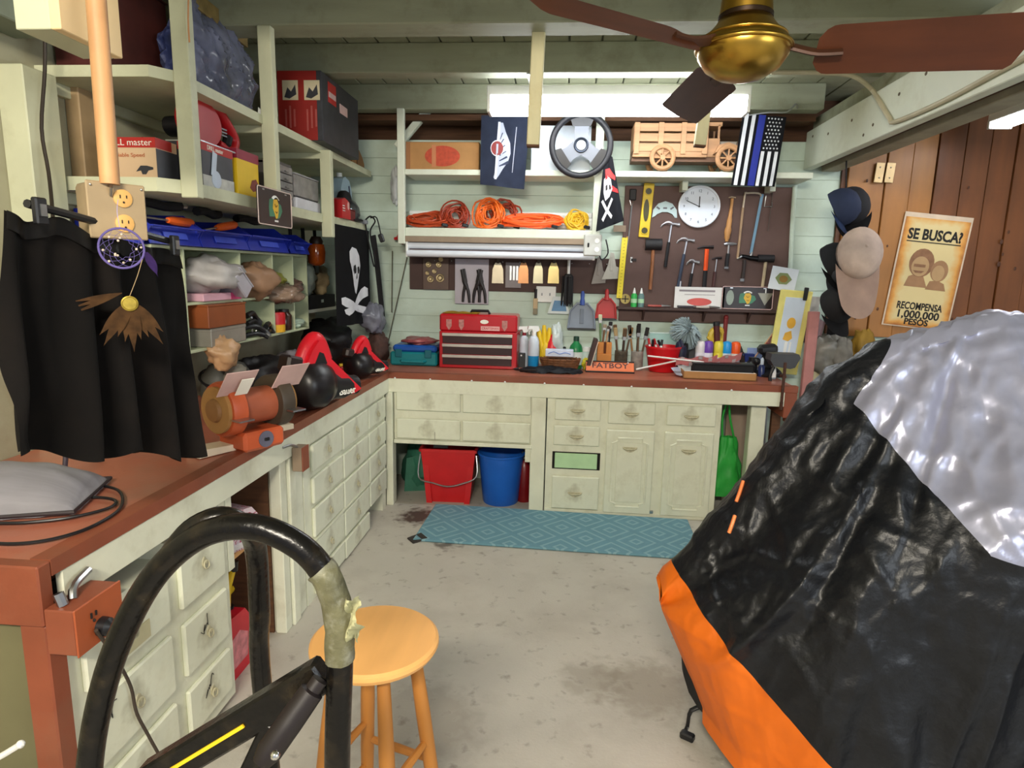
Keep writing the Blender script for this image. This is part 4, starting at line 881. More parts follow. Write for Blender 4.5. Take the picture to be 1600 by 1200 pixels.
for k in range(3):
    t = thing('clamp', ['black spring clamp on top of the pile in the second lower pigeonhole', 'black spring clamp hanging over the rack edge', 'dark clamp at the right of the second lower pigeonhole'][k], 'clamp', (CX-.02, (-.96, -.93, -.78)[k], zb_+(.10, .03, .03)[k]), 90+(20, -15, 30)[k])
    obj('jaw', B().tube([(-.07, 0, .02), (0, -.02, .03), (.06, -.03, .0), (.075, -.05, -.03)], .015, 8, sm=4), BLACK, t)
    obj('jaw', B().tube([(-.07, 0, -.02), (0, -.02, -.01), (.05, -.03, -.02), (.07, -.05, -.035)], .013, 8, sm=4), BLACK, t)
    obj('spring', B().torus((-.0, -.015, .008), .016, .005, (90, 0, 0), 14, 6), STEEL, t)
t = bottle('parts_jar', 'red and yellow canister in the third lower pigeonhole', (CX-.03, -.62, zb_), [(.05, 0), (.052, .03), (.052, .1)], M('yellow_label', '#D7A322', .4), [(.053, .045), (.054, .1), (.05, .115)], REDP)
t = bottle('parts_jar', 'clear jar standing behind the red and yellow canister', (CX-.11, -.60, zb_), [(.045, 0), (.05, .03), (.05, .12)], CLG, [(.046, .12), (.046, .145)], GREYP)
t = bottle('parts_jar', 'dark brown glass jar at the right of the third lower pigeonhole', (CX-.04, -.49, zb_), [(.04, 0), (.045, .02), (.045, .09), (.03, .11)], M('brown_glass', '#3A2118', .2), [(.03, .11), (.03, .125)], BLACK)
bagthing('parts_bag', 'small pile of clear bags in the last lower pigeonhole', (CX-.07, -.33, zb_), (.08, .09, .03), M('green_clear', '#A4B6A4', .3, var=.3), 18)
bagthing('work_light_bag', 'peach plastic bag hanging under the near end of the pigeonhole rack', (CX+.03, -1.32, 1.17), (.07, .09, .075), M('peach_bag', '#C29A72', .4, var=.25), 21)
t = thing('clip_lamp', 'clear cylinder lamp with a gold inside hanging under the pigeonhole rack', 'lamp', (CX+.02, -1.24, 1.0), rot=(0, 12, 0))
obj('shade', B().lathe([(.06, 0), (.055, .1), (.045, .16), (.02, .175)], n=20), M('cloudy_clear', '#9A978A', .2, var=.2, alpha=.75), t); obj('filament', crumple((0, 0, .06), (.015, .015, .035), 4, 10), BRASS, t)
# ------------------------------------------------------------------ inside corner: shelf, bags, flag
t = thing('corner_shelf', 'small dark corner shelf loaded with dusty junk left of the skull flag', 'shelf', (-.55, .2, 1.37))
obj('board', B().mm((-.21, -.36, -.02), (.06, .4, 0)), M('grey_board', '#7C8478', .6), t); obj('edge_strip', B().mm((.06, -.36, -.022), (.066, .4, .002)), WHITEP, t)
bagthing('plastic_bag', 'pale dusty plastic bag on the dark corner shelf', (-.56, -.02, 1.47), (.08, .11, .11), M('dusty_bag', '#8E978C', .4, var=.3), 31)
t = carton('black_case', 'black flat case lying on the dark corner shelf', 'case', (-.56, .1, 1.37), (.5, .16, .09), 90, BLACKM, flap=False); obj('latch', B().mm((-.02, -.083, .04), (.02, -.08, .06)), STEEL, t)
bagthing('tool_roll', 'tan and white roll standing behind the skull flag on the corner shelf', (-.55, .22, 1.46), (.07, .08, .1), M('tan_roll', '#8B7B5C', .7, var=.4, scale=10), 33)
t = bottle('amber_jar', 'amber lantern jar hanging under the left shelf near the flag', (-.45, -.05, 1.66), [(.03, 0), (.055, .02), (.06, .09), (.05, .14)], M('amber_glass', '#8A3E12', .15, var=.3, scale=20), [(.04, .14), (.045, .16), (.03, .19)], M('dark_cap', '#2A1A10', .5), cat='jar')
for k in range(4):
    t = thing('hanging_tool', ['dark garden tool hanging nearest the blue bins under the left shelf', 'dark garden tool second from the blue bins under the left shelf', 'dark garden tool third from the blue bins under the left shelf', 'dark garden tool hanging just left of the skull flag'][k], 'tool', (-.56+.04*(k % 2), -.2+.1*k, 1.9), 90, 'dark tools hanging under the left shelf')
    obj('shaft', B().tube([(0, 0, 0), (.005, 0, -.12), (0, 0, -.24)], .011, 6), BLACKM, t); obj('head', B().box((0, 0, -.25), (.08, .02, .09), None, .008), M('dark_iron', '#241F1C', .5, .5), t)
# skull flag
fa, fb = P(522, 352, X=-.235), P(577, 366, X=-.235)
t = thing('skull_flag', 'black pirate flag with white skull and crossbones hung from the left shelf', 'flag', (-.235, fa.y, P(550, 358, X=-.235).z+.012), 90)
FW = fb.y-fa.y; zb2 = P(537, 508, X=-.235).z-t.location.z; zbr = P(570, 506, X=-.235).z-t.location.z
def fpt(u, v):
    ww_ = FW*(1-.14*v); x = .0+u*ww_+.10*v*FW*.6; z = (zb2*(1-u)+zbr*u)*v
    return Vector((x, .012*math.sin(u*9+v*2)*(.3+v), z))
FBK = M('black_flag_cloth', '#16161A', .85, var=.2)
obj('cloth', B().sheet(fpt, 24, 30).solid(.003), FBK, t, ang=1.5)
FWH = M('white_flag_print', '#D5D6DA', .8)
def onflag(poly, name, mat, dy=-.004, par=None):
    """flat print following the cloth"""
    bm = bmesh.new(); vs = [bm.verts.new((a, b_, 0)) for a, b_ in poly]; bm.faces.new(vs)
    bmesh.ops.triangulate(bm, faces=bm.faces[:]); bmesh.ops.subdivide_edges(bm, edges=bm.edges[:], cuts=2)
    for v in bm.verts: q = fpt(v.co.x, v.co.y); v.co = q+Vector((0, dy, 0))
    b = B(); b.bm.free(); b.bm = bm; bmesh.ops.solidify(bm, geom=bm.faces[:], thickness=.001); return obj(name, b, mat, par or t, ang=1.5)
onflag([(.42, .2), (.55, .215), (.66, .28), (.72, .38), (.68, .48), (.62, .6), (.55, .68), (.48, .66), (.43, .58), (.4, .45), (.35, .34), (.35, .25)], 'skull', FWH)
for e in ([(.44, .39), (.5, .375), (.53, .42), (.52, .46), (.46, .47), (.43, .43)], [(.58, .40), (.65, .39), (.68, .43), (.65, .47), (.6, .46)], [(.55, .47), (.57, .46), (.58, .51), (.54, .53)]): onflag(e, 'eye_socket', FBK, -.0065)
onflag([(.12, .72), (.2, .71), (.5, .78), (.95, .83), (.98, .87), (.9, .9), (.5, .85), (.2, .81), (.12, .78)], 'bone', FWH)
onflag([(.18, .88), (.16, .84), (.45, .78), (.75, .70), (.75, .63), (.85, .6), (.93, .62), (.93, .7), (.8, .73), (.5, .84), (.25, .9)], 'bone', FWH, -.0055)
tag(obj('webbing_strap', B().tube([P(583, 368, X=-.19), P(590, 420, X=-.19), P(598, 500, X=-.19)], .022, 6, sm=3, flat=.25), BLACKM), 'wide black webbing strap hanging beside the skull flag', 'strap')
bagthing('plastic_bag', 'grey see-through plastic bag hanging below the skull flag', tuple(P(583, 520, X=-.2)), (.09, .11, .12), M('grey_film_bag', '#6E6F7A', .3, var=.4, scale=8, alpha=.9), 41)
bagthing('rag_bag', 'large black bag slumped in the inside corner of the worktop', (-.47, .14, TOP+.004), (.17, .24, .18), M('black_sack', '#0D0C0E', .5, var=.3), 43)
bagthing('rag_pile', 'dark brown crumpled rag bundle at the corner of the worktop', (-.2, .44, TOP+.004), (.09, .09, .12), M('brown_rag', '#4A332C', .8, var=.5, scale=16), 44)
for (u0, v0, u1, v1, lb) in ((613, 392, 612, 488, 'thin short rod hanging on the back wall near the corner'), (636, 402, 604, 545, 'thin long rod leaning against the back wall near the corner')):
    a, b_ = P(u0, v0, Y=.62), P(u1, v1, Y=.62); tag(obj('thin_rod', B().tube([a, a.lerp(b_, .5), b_], .0045, 6), M('dull_metal', '#6D6A58', .5, .6)), lb, 'rod')
p = P(622, 372, Y=.58); t = thing('red_funnel', 'small red funnel hanging at the left of the back shelf rack', 'funnel', p); obj('cone', B().lathe([(.01, -.03), (.012, -.01), (.05, .025), (.05, .03)], n=16, r=(0, 80, 0)), REDP, t); obj('rim', B().torus((.028, 0, .005), .05, .004, (0, 80, 0), 18, 6), REDP, t)
p = P(618, 290, Y=.55); bagthing('plastic_bag', 'thin white plastic bag hung left of the back shelf rack', (p.x-.02, .615, p.z-.12), (.035, .03, .13), M('white_film', '#BFC4C4', .4, var=.2), 47)
# ================================================================== back shelf rack contents
KS = .00497   # metres per photo pixel at the back wall
def at(u, v, Y): p = P(u, v, Y=Y); return p
p0, p1 = P(633, 264, Y=.37), P(749, 264, Y=.37); hh = P(690, 222, Y=.37).z-2.346
t = thing('cardboard_box', 'long cardboard box with a red oval print on the top of the back shelf rack', 'box', ((p0.x+p1.x)/2, .38, 2.346)); w2 = (p1.x-p0.x)/2-.005
obj('body', B().mm((-w2, 0, 0), (w2, .2, hh), .003), CARD, t); obj('flap', B().mm((-w2, 0, hh), (w2, .1, hh+.003)), CARD, t); obj('edge_tape', B().mm((-w2-.001, -.002, 0), (-w2+.03, .1, hh)), M('brown_tape', '#8A5A30', .4), t)
obj('oval_print', B().prism(disc(.0, hh*.5, .125, hh*.38, 28), .001, (0, -.001, 0)), M('red_oval', '#B0452C', .7, var=.2, scale=40), t)
obj('pale_streak', B().box((-.06, -.002, hh*.5), (.03, .001, hh*.8)), M('pale_streak', '#BD7A52', .7), t)
a, b_ = P(826, 266, Y=.4), P(930, 206, Y=.4)
t = carton('white_box', 'long plain white box on the back rack behind the steering wheel', 'box', ((a.x+b_.x)/2-.005, .5, 2.346), (b_.x-a.x-.04, .2, .3), 0, M('white_card', '#C9D0D8', .6))
# steering wheel
p = P(908, 227, Y=.27); R_ = .195
t = thing('steering_wheel', 'black rimmed steering wheel with three brushed metal spokes hung before the back rack', 'steering wheel', (p.x, .27, p.z), rot=(4, 0, 0))
obj('rim', B().torus((0, 0, 0), R_, .021, (90, 0, 0), 48, 12), M('black_leather_rim', '#1B1B20', .5, var=.1), t)
SPK = M('brushed_spoke', '#6C7078', .45, .1, var=.06)
for a in (215, 325, 90):
    c, s = math.cos(math.radians(a)), math.sin(math.radians(a)); pr = [(-.05, .03), (.05, .03), (.045, .09), (.06, R_-.01), (-.06, R_-.01), (-.045, .09)]
    o = obj('spoke', B().prism([(x, z) for x, z in pr], .006), SPK, t); o.rotation_euler = (0, math.radians(-a+90), 0)
    obj('spoke_grip', B().prism([(-.06, R_-.075), (.06, R_-.075), (.08, R_-.02), (.07, R_-.005), (-.07, R_-.005), (-.08, R_-.02)], .014), BLACK, o)
obj('hub_plate', B().lathe([(.058, -.004), (.058, .004)], r=(90, 0, 0)), SPK, t)
obj('hub_ring', B().torus((0, -.008, 0), .042, .008, (90, 0, 0), 28, 8), M('dark_ring', '#2E3440', .3, .6), t); obj('horn_button', B().lathe([(.034, 0), (.03, .012), (.01, .016)], r=(90, 0, 0)), M('pale_button', '#B9C0C4', .4), t)
obj('hook', B().tube([(0, .015, R_), (0, .03, R_+.03), (0, .06, R_+.03)], .004, 6), STEEL, t)
# winged flag
def hangflag(name, label, poly, Y, mat, seed, rz=0, th=.003, amp=.02):
    """cloth hanging from the top edge; poly = tl,tr,br,bl pixels"""
    c = [P(u, v, Y=Y) for u, v in poly]; o0 = (c[0]+c[1])/2
    t = thing(name, label, 'flag', o0)
    def f(u, v):
        q = c[0].lerp(c[1], u).lerp(c[3].lerp(c[2], u), v)-o0
        q.y += amp*(math.sin(u*8+seed+v)*.6+noise.noise(Vector((u*4, v*2, seed)))*1.2)*(.25+v*.75); return q
    obj('cloth', B().sheet(f, 26, 26).solid(th), mat, t, ang=1.5); return t, f
def decal(par, f, poly, name, mat, dy=-.0045, cuts=2):
    bm = bmesh.new(); bm.faces.new([bm.verts.new((a, b_, 0)) for a, b_ in poly]); bmesh.ops.triangulate(bm, faces=bm.faces[:]); bmesh.ops.subdivide_edges(bm, edges=bm.edges[:], cuts=cuts)
    for v in bm.verts: v.co = f(v.co.x, v.co.y)+Vector((0, dy, 0))
    b = B(); b.bm.free(); b.bm = bm; bmesh.ops.solidify(bm, geom=bm.faces[:], thickness=.0012); return obj(name, b, mat, par, ang=1.5)
NAVY = M('navy_flag', '#343C52', .85, var=.15)
t, f = hangflag('winged_flag', 'navy flag with a silver winged emblem hanging left of the ceiling light', [(752, 180), (828, 182), (819, 296), (750, 288)], .33, NAVY, 1, amp=.012)
SIL = M('silver_print', '#A9AFC0', .6)
decal(t, f, [(.40, .1), (.46, .1), (.52, .22), (.63, .38), (.65, .52), (.6, .64), (.5, .74), (.42, .84), (.36, .9), (.3, .88), (.36, .7), (.4, .5)], 'wing_print', SIL)
for k in range(6): decal(t, f, [(.45+.03*k, .24+.085*k-.05*(k > 3)*(k-3)*.4), (.47+.03*k, .24+.085*k), (.42, .34+.075*k), (.41, .33+.075*k)], 'feather_line', NAVY, -.0062, 0)
decal(t, f, [(.36+.13*math.cos(a), .46+.1*math.sin(a)) for a in [2*PI*i/16 for i in range(16)]], 'badge_print', M('badge_red', '#7E2B2A', .6), -.0065)
decal(t, f, [(.36+.145*math.cos(a), .46+.115*math.sin(a)) for a in [2*PI*i/16 for i in range(16)]], 'badge_ring', M('badge_grey', '#C8CCD4', .6), -.0058)
decal(t, f, [(.34, .4), (.38, .4), (.38, .53), (.34, .53)], 'badge_bar', SIL, -.0075, 0)
decal(t, f, [(.735, .15), (.75, .15), (.715, .78), (.70, .78)], 'text_line', SIL, -.0055)
decal(t, f, [(.36, .09), (.41, .09), (.37, .9), (.32, .9)], 'spine_print', M('spine', '#C7CBD6', .6), -.0055)
# wooden toy truck
p0 = P(985, 266, Y=.46); p = P(1065, 266, Y=.46); k = P(1066, 200, Y=.46).x-P(1065, 200, Y=.46).x
t = thing('toy_truck', 'wooden toy stake truck with spoked wheels on the long white shelf', 'toy truck', (p.x, .46, 2.345)); X = lambda u: (u-1065)*k; Zv = lambda v: (266-v)*k
TW = M('toy_pine', '#A67C56', .6, var=.15, scale=5, grain=(1, 1, 8)); TWD = M('toy_walnut', '#5C3D26', .6, var=.2)
obj('chassis', B().mm((X(983), -.07, Zv(250)), (X(1150), .07, Zv(243))), TWD, t)
obj('bed_floor', B().mm((X(984), -.1, Zv(244)), (X(1098), .1, Zv(234))), TW, t)
for z in (236, 221, 206): obj('side_slat', B().mm((X(985), -.105, Zv(z)), (X(1098), -.095, Zv(z-12)), .001), TW, t)
for z in (236, 221, 206): obj('far_slat', B().mm((X(985), .095, Zv(z)), (X(1098), .105, Zv(z-12)), .001), TW, t)
for u in (985, 1022, 1057, 1090): obj('stake', B().mm((X(u), -.112, Zv(240)), (X(u+8), -.104, Zv(193)), .001), TW, t)
obj('tail_board', B().mm((X(984), -.1, Zv(238)), (X(987), .1, Zv(194)), .001), TW, t); obj('head_board', B().mm((X(1095), -.1, Zv(238)), (X(1099), .1, Zv(192)), .001), TW, t)
obj('cab', B().mm((X(1099), -.08, Zv(243)), (X(1118), .08, Zv(215)), .003).mm((X(1099), -.08, Zv(197)), (X(1120), .08, Zv(191)), .002).mm((X(1114), -.08, Zv(215)), (X(1117), -.07, Zv(195))).mm((X(1114), .07, Zv(215)), (X(1117), .08, Zv(195))), TW, t)
obj('bonnet', B().mm((X(1118), -.055, Zv(243)), (X(1147), .055, Zv(218)), .012), M('grey_wood', '#8A8075', .6), t); obj('grille', B().mm((X(1147), -.05, Zv(243)), (X(1149), .05, Zv(218))), TWD, t)
obj('fender', B().prism([(X(1113)+.0+.11*math.cos(a)*1, Zv(247)+.115*math.sin(a)) for a in [math.radians(q) for q in range(180, -1, -20)]][:0] or [(X(1108), Zv(240)), (X(1116), Zv(226)), (X(1130), Zv(222)), (X(1146), Zv(228)), (X(1152), Zv(242)), (X(1146), Zv(236)), (X(1130), Zv(229)), (X(1116), Zv(234))], .05, (0, -.085, 0)), TW, t)
for u in (1030, 1131):
    for y in (-.115, .115):
        R2 = 20.3*k; w_ = obj('wheel', B().torus((0, 0, 0), R2-.016, .016, (90, 0, 0), 28, 8), TW, t, (X(u), y, R2))
        if y < 0 or True:
            sp = B()
            for q in range(8): a = q*PI/4; sp.tube([(.01*math.cos(a), 0, .01*math.sin(a)), ((R2-.02)*math.cos(a), 0, (R2-.02)*math.sin(a))], .006, 6)
            obj('spokes', sp.lathe([(.018, -.012), (.018, .012)], r=(90, 0, 0), n=16), TW, w_)
for u in (1030, 1131): obj('wheel_axle', B().cyl((X(u), -.11, 20.3*k), (X(u), .11, 20.3*k), .007), TWD, t)
# striped flag
t, f = hangflag('striped_flag', 'black and white striped flag with a single blue stripe hung right of the ceiling light', [(1161, 177), (1229, 183), (1210, 292), (1142, 290)], .325, M('black_flag', '#17181F', .85), 3, amp=.01)
WST = M('white_stripe', '#CFD2D6', .8)
for a, b_, v0 in ((.05, .135, 0), (.215, .30, 0), (.56, .635, .5), (.71, .785, .5), (.86, .935, .5)):
    decal(t, f, [(a, v0), (b_, v0), (b_, .99), (a, .99)], 'stripe', WST)
decal(t, f, [(.37, 0), (.53, 0), (.53, .99), (.37, .99)], 'blue_stripe', M('blue_stripe', '#24308A', .8))
stb = B()
for j in range(9):
    for i in range(5 if j % 2 == 0 else 4):
        q = f(.60+.075*i+(.0375 if j % 2 else 0), .04+.052*j)+Vector((0, -.0045, 0)); stb.lathe([(.0062, 0), (.0062, .001)], q, (90, 0, 0), 5)
o = obj('stars', stb, WST, t); o['kind'] = 'stuff'
obj('clip', B().tube([(-.1, 0, 0), (.02, -.01, .015), (.14, 0, .02), (.19, .0, .07), (.21, .02, .05)], .005, 6, sm=3), STEEL, t)
# skull banner on the right post
t, f = hangflag('skull_banner', 'small dark banner with a grinning skull in a red bandana hung on the rack post', [(945, 240), (957, 245), (975, 345), (931, 362)], .27, M('charcoal_flag', '#23242C', .85), 5, amp=.015)
decal(t, f, [(.15, .33), (.4, .28), (.62, .34), (.66, .48), (.5, .58), (.3, .62), (.18, .5)], 'skull', FWH)
decal(t, f, [(.2, .2), (.55, .18), (.95, .3), (.9, .36), (.5, .3), (.25, .34)], 'bandana', REDP)
decal(t, f, [(.55, .4), (.95, .5), (.97, .56), (.6, .5)], 'bandana_tail', REDP)
for e in ([(.28, .42), (.38, .4), (.4, .47), (.3, .49)], [(.48, .42), (.57, .41), (.58, .48), (.5, .48)]): decal(t, f, e, 'eye_socket', INK, -.006, 0)
for e in ([(.1, .62), (.18, .6), (.6, .86), (.55, .9)], [(.6, .6), (.66, .63), (.25, .9), (.18, .86)]): decal(t, f, e, 'bone', FWH, -.0055, 1)
# cords and tubes on the lower rack shelf
def coil(name, label, u, v, rx, ry, rz_, mat, n, seed, r=.0065, tilt=0, Y=.45, fill=0):
    p = P(u, v, Y=Y); t = thing(name, label, 'cord', (p.x, Y, 1.946)); rr = random.Random(seed); pts = []
    for i in range(n*10):
        a = 2*PI*i/10; k_ = 1+.22*math.sin(i*.37+seed)+rr.uniform(-.09, .09)-fill*abs(math.sin(i*.083+seed)); z = (p.z-1.946)
        x = rx*math.cos(a)*k_; y = ry*math.sin(a)*k_; zz = rz_*math.sin(a+tilt)*k_+rr.uniform(-.012, .012)+.012*math.sin(i*.11)
        pts.append((x, y*.8+rr.uniform(-.012, .012), max(.008, z+zz)))
    obj('loops', B().tube(pts, r, 6, sm=2), mat, t)
    obj('binding', B().torus((rx*.55, 0, max(.02, P(u, v, Y=Y).z-1.946)), max(.022, rz_*.75), .006, (0, 75, 20), 16, 6), mat, t)
    pl = obj('plug', B().box((rx*.9, -.09, .02), (.045, .022, .022), (0, 10, 25), .004), BLACK, t); return t
C1, C2, C3, C4, C5 = [M(n, c, .5, var=.08) for n, c in (('brick_red_cord', '#B0431F'), ('rust_cord', '#93331A'), ('orange_cord', '#E0651C'), ('bright_orange_cord', '#EE5A20'), ('yellow_cord', '#D3A826'))]
coil('extension_cord', 'flat heap of brick red extension cord at the left end of the rack', 668, 343, .16, .08, .045, C1, 11, 1, fill=.3)
coil('extension_cord', 'rust red extension cord bundle standing second from left on the rack', 711, 338, .1, .075, .09, C2, 14, 2, fill=.5)
coil('extension_cord', 'tall orange extension cord coil in the middle of the rack', 764, 334, .105, .08, .115, C3, 15, 3, fill=.45)
coil('extension_cord', 'loose red-orange cord tangle behind the tall orange coil', 788, 332, .11, .05, .08, C2, 9, 6, Y=.53, fill=.4)
coil('extension_cord', 'long flat bright orange extension cord lying right of the middle', 830, 345, .19, .07, .032, C4, 11, 4, r=.0085)
coil('extension_cord', 'round yellow cord ball at the right end of the rack', 900, 345, .085, .075, .075, C5, 22, 5, r=.006, fill=.8)
for v, lb in ((331, 'white plastic pipe lying behind the coiled cords'), (324, 'second white pipe against the wall behind the coiled cords')):
    a, b_ = P(641, v+4, Y=.6), P(925, v, Y=.6); rp = .02 if v == 324 else .05; zz = 1.946+rp+(.1 if v == 324 else 0)
    t = thing('white_pipe', lb, 'pipe', (0, .6-(.01 if v != 324 else 0), zz)); obj('pipe', B().cyl((a.x, 0, 0), (b_.x, 0, 0), rp, n=20), WHITE, t); obj('end_cap', B().cyl((b_.x, 0, 0), (b_.x+.02, 0, 0), rp*1.08, n=20), GREYP, t)
# under-rack light (off) and outlet
a, b_ = P(636, 382, Y=.36), P(928, 390, Y=.36)
t = thing('under_shelf_light', 'unlit twin tube light fixed under the back shelf rack', 'light', ((a.x+b_.x)/2, .38, 1.80)); w2 = (b_.x-a.x)/2
TUBW = M('white_tube_glass', '#D7DCE4', .25, var=.03)
for z, y in ((.022, 0), (-.035, -.02)): obj('tube', B().cyl((-w2, y, z), (w2, y, z), .023, n=18), TUBW, t)
obj('reflector', B().mm((-w2, .03, -.06), (w2, .05, .085)), M('mauve_back', '#9A8E90', .5), t)
for s_ in (-1, 1): obj('end_bracket', B().mm((s_*w2-.008, -.035, -.06), (s_*w2+.008, .05, .05), .003), WHITE, t)
p = P(926, 383, Y=.33); t = thing('outlet_box', 'grey switch and outlet box at the right end of the under-shelf light', 'outlet', (p.x, .335, p.z))
obj('box', B().box((0, .02, 0), (.125, .06, .15), None, .008), M('grey_outlet', '#B9BAB4', .4), t); obj('switch', B().box((-.03, -.012, 0), (.012, .01, .03), (15, 0, 0), .002), BLACK, t)
for z in (.03, -.03): obj('receptacle', B().lathe([(.017, 0), (.017, .003)], (.03, -.01, z), (90, 0, 0), 14), WHITE, t)
obj('lead', B().tube([(.05, 0, -.07), (.07, -.0, -.1), (.11, .01, -.05), (.09, .0, .04)], .005, 6, sm=4), BLACK, t)
# ================================================================== brown tool boards
PEG = M('brown_pegboard', '#58423C', .7, var=.08, scale=8, bump=.04, dirt='#6E5850', damt=.3)
tl, br = P(977, 290, Y=.63), P(1222, 508, Y=.63)
pg = thing('tool_board', 'big dark brown tool board with a narrow shelf on the back wall', 'tool board', ((tl.x+br.x)/2, .645, 1.8)); PW = (br.x-tl.x)/2
obj('panel', B().mm((-PW, -.02, br.z-1.8), (PW, .004, tl.z-1.8), .003), PEG, pg)
DKB = M('dark_brown_shelf', '#3E2C28', .6)
sv = P(1090, 482, Y=.58).z-1.8
obj('ledge', B().mm((-PW-.02, -.1, sv-.02), (PW-.05, -.02, sv), .003), DKB, pg)
for u in (1005, 1100, 1170): x = P(u, 490, Y=.6).x-pg.location.x; obj('bracket', B().prism([(0, 0), (-.07, 0), (0, -.08)], .015, (x, -.02, sv-.02), (0, 0, 90)), DKB, pg)
obj('grey_patch', B().mm((-PW-.07, -.021, P(966, 362, Y=.62).z-1.8), (-PW+.02, -.015, P(966, 352, Y=.62).z-1.8)), M('taupe_rail', '#8C7A66', .6), pg)
tl2, br2 = P(640, 400, Y=.64), P(972, 458, Y=.64)
lb_ = thing('tool_board', 'low brown tool strip under the back shelf rack', 'tool board', ((tl2.x+br2.x)/2, .648, (tl2.z+br2.z)/2)); w2 = (br2.x-tl2.x)/2; h2 = .13
obj('panel', B().mm((-w2, -.014, -h2), (w2, .003, h2), .003), M('brown_strip', '#493530', .7, var=.1), lb_)
hk = B()
for i in range(12): hk.cyl((-w2+.2+i*.13, -.014, .09), (-w2+.2+i*.13, -.04, .09), .003, n=6)
o = obj('pegs', hk, STEEL, lb_); o['kind'] = 'stuff'
YP = .618
def hang(name, label, cat, u, v, group=None, rz=0, dy=0): q = P(u, v, Y=YP); return thing(name, label, cat, (q.x, YP-dy, q.z), rot=(0, 0, 0) if not rz else (0, rz, 0), group=group)
E2 = KS
def S_(u): return u*E2
# clock
t = hang('wall_clock', 'round white wall clock on the brown tool board', 'clock', 1092, 323)
CR = 28.5*E2
obj('rim', B().torus((0, -.012, 0), CR, .008, (90, 0, 0), 48, 10), M('white_clock_rim', '#DCE2EA', .35), t); obj('dial', B().lathe([(CR, 0), (CR, .01)], (0, 0, 0), (90, 0, 0), 48), M('clock_dial', '#D4DBE6', .5, var=.03), t)
nums = '12 1 2 3 4 5 6 7 8 9 10 11'.split()
for i, s in enumerate(nums): a = math.radians(90-30*i); text(s, .027, M('clock_grey', '#4E5A6A', .5), t, (CR*.76*math.cos(a), -.0115, CR*.76*math.sin(a)))
obj('hour_hand', B().box((0, -.013, .033), (.006, .002, .075)), INK, t); o = obj('minute_hand', B().box((0, -.015, .05), (.0045, .002, .105)), INK, t); o.rotation_euler = (0, math.radians(-66), 0); obj('hub', B().lathe([(.006, 0), (.006, .004)], (0, -.013, 0), (90, 0, 0), 12), INK, t)
# hammers and friends: px offsets from the hang point (du right, dv down)
def q(du, dv, y=0): return Vector((du*E2, y, -dv*E2))
def shaft(b, pts, r, flat=1): return b.tube([q(*p_) for p_ in pts], r, 10, flat=flat)
BLKG = M('black_grip', '#1B1A1D', .6); HW = M('hickory', '#A97440', .5, var=.15)
t = hang('rubber_mallet', 'black rubber mallet with a wooden handle beside the yellow level', 'mallet', 1021, 382)
obj('head', B().cyl(q(-12, 0), q(12, 0), 8.5*E2, n=20), BLKG, t); obj('handle', shaft(B(), [(0, 6), (0, 30), (-1, 66)], .013), M('reddish_handle', '#8F5B38', .5, var=.15), t)
def claw(label, u, v, hw, L_, lean, hm, gm, split=.55, group=None):
    t = hang('claw_hammer', label, 'hammer', u, v)
    obj('head', B().tube([q(hw*.62, 1), q(hw*.35, 0), q(0, 0)], [.012, .009, .011], 10).cyl(q(hw*.6, 1), q(hw*.75, 1), .0135, n=12).tube([q(0, 0), q(-hw*.35, -1.5), q(-hw*.75, 1), q(-hw*.95, 5)], [.011, .009, .006, .003], 8, sm=3, flat=1.5), hm, t)
    m_ = (lean*split, L_*split)
    obj('shaft', shaft(B(), [(0, 2), m_], .0075), hm, t); obj('grip', shaft(B(), [m_, ((m_[0]+lean)/2, (m_[1]+L_)/2), (lean, L_)], .0135, .8), gm, t); return t
SILH = M('hammer_steel', '#A9AAB0', .35, .8, var=.08)
claw('large steel claw hammer with a black grip and steel butt left of the clock', 1049, 350, 16, 62, -5, SILH, BLKG, .42)
obj('butt', B().ball(q(-5.5, 76), (.016, .01, .022), n=10).cyl(q(-5, 60), q(-5.5, 74), .01), SILH, claw('steel claw hammer with a long dark blue grip below the clock', 1073, 375, 15, 68, -8, SILH, M('blue_black_grip', '#3A4456', .5), .3))
claw('small steel hammer with a black handle low on the brown tool board', 1084, 409, 11, 50, -5, SILH, BLKG, .34)
t = hang('hammer', 'hammer with a bright orange shaft and black grip on the tool board', 'hammer', 1105, 386)
obj('head', B().tube([q(-14, 2), q(-6, 0), q(6, 0), q(9, 0)], [.004, .008, .011, .013], 8), M('dark_iron_head', '#2B2627', .4, .7), t); obj('shaft', shaft(B(), [(0, 3), (0, 34)], .019, .7), M('hammer_orange', '#F0551E', .45), t); obj('grip', shaft(B(), [(0, 34), (0, 55), (-1, 76)], .019, .7), BLKG, t); obj('red_tip', shaft(B(), [(-1, 70), (-1, 78)], .02, .7), M('dull_red', '#8E2A22', .5), t)
t = hang('tack_hammer', 'little tack hammer with a dark handle right of the orange hammer', 'hammer', 1120, 403)
obj('head', B().tube([q(-7, 2), q(0, 0), q(7, 0)], [.004, .007, .008], 8), M('dark_iron_head', '#2B2627', .4, .7), t); obj('shaft', shaft(B(), [(0, 2), (-1, 20)], .005), SILH, t); obj('handle', shaft(B(), [(-1, 20), (-1.5, 30), (-2, 42)], .012), M('dark_red_handle', '#4A2B2A', .5), t)
t = hang('wooden_handle', 'bare wooden tool handle shaped like a bat on the tool board', 'tool handle', 1143, 310)
del t['category']; t['category'] = 'wooden bat'; t.name = 'wooden_bat'
obj('handle', B().tube([q(1, 0), q(1, 8), q(0, 25), q(-1, 40), q(-2, 52), q(-2, 61)], [.011, .01, .013, .018, .024, .02, .012], 12, sm=3), M('bat_wood', '#BC8850', .5, var=.1), t); obj('cord_loop', B().tube([q(-4, -1), q(0, -2), q(6, -1)], .004, 6), M('pale_cord', '#B8A58C', .7), t)
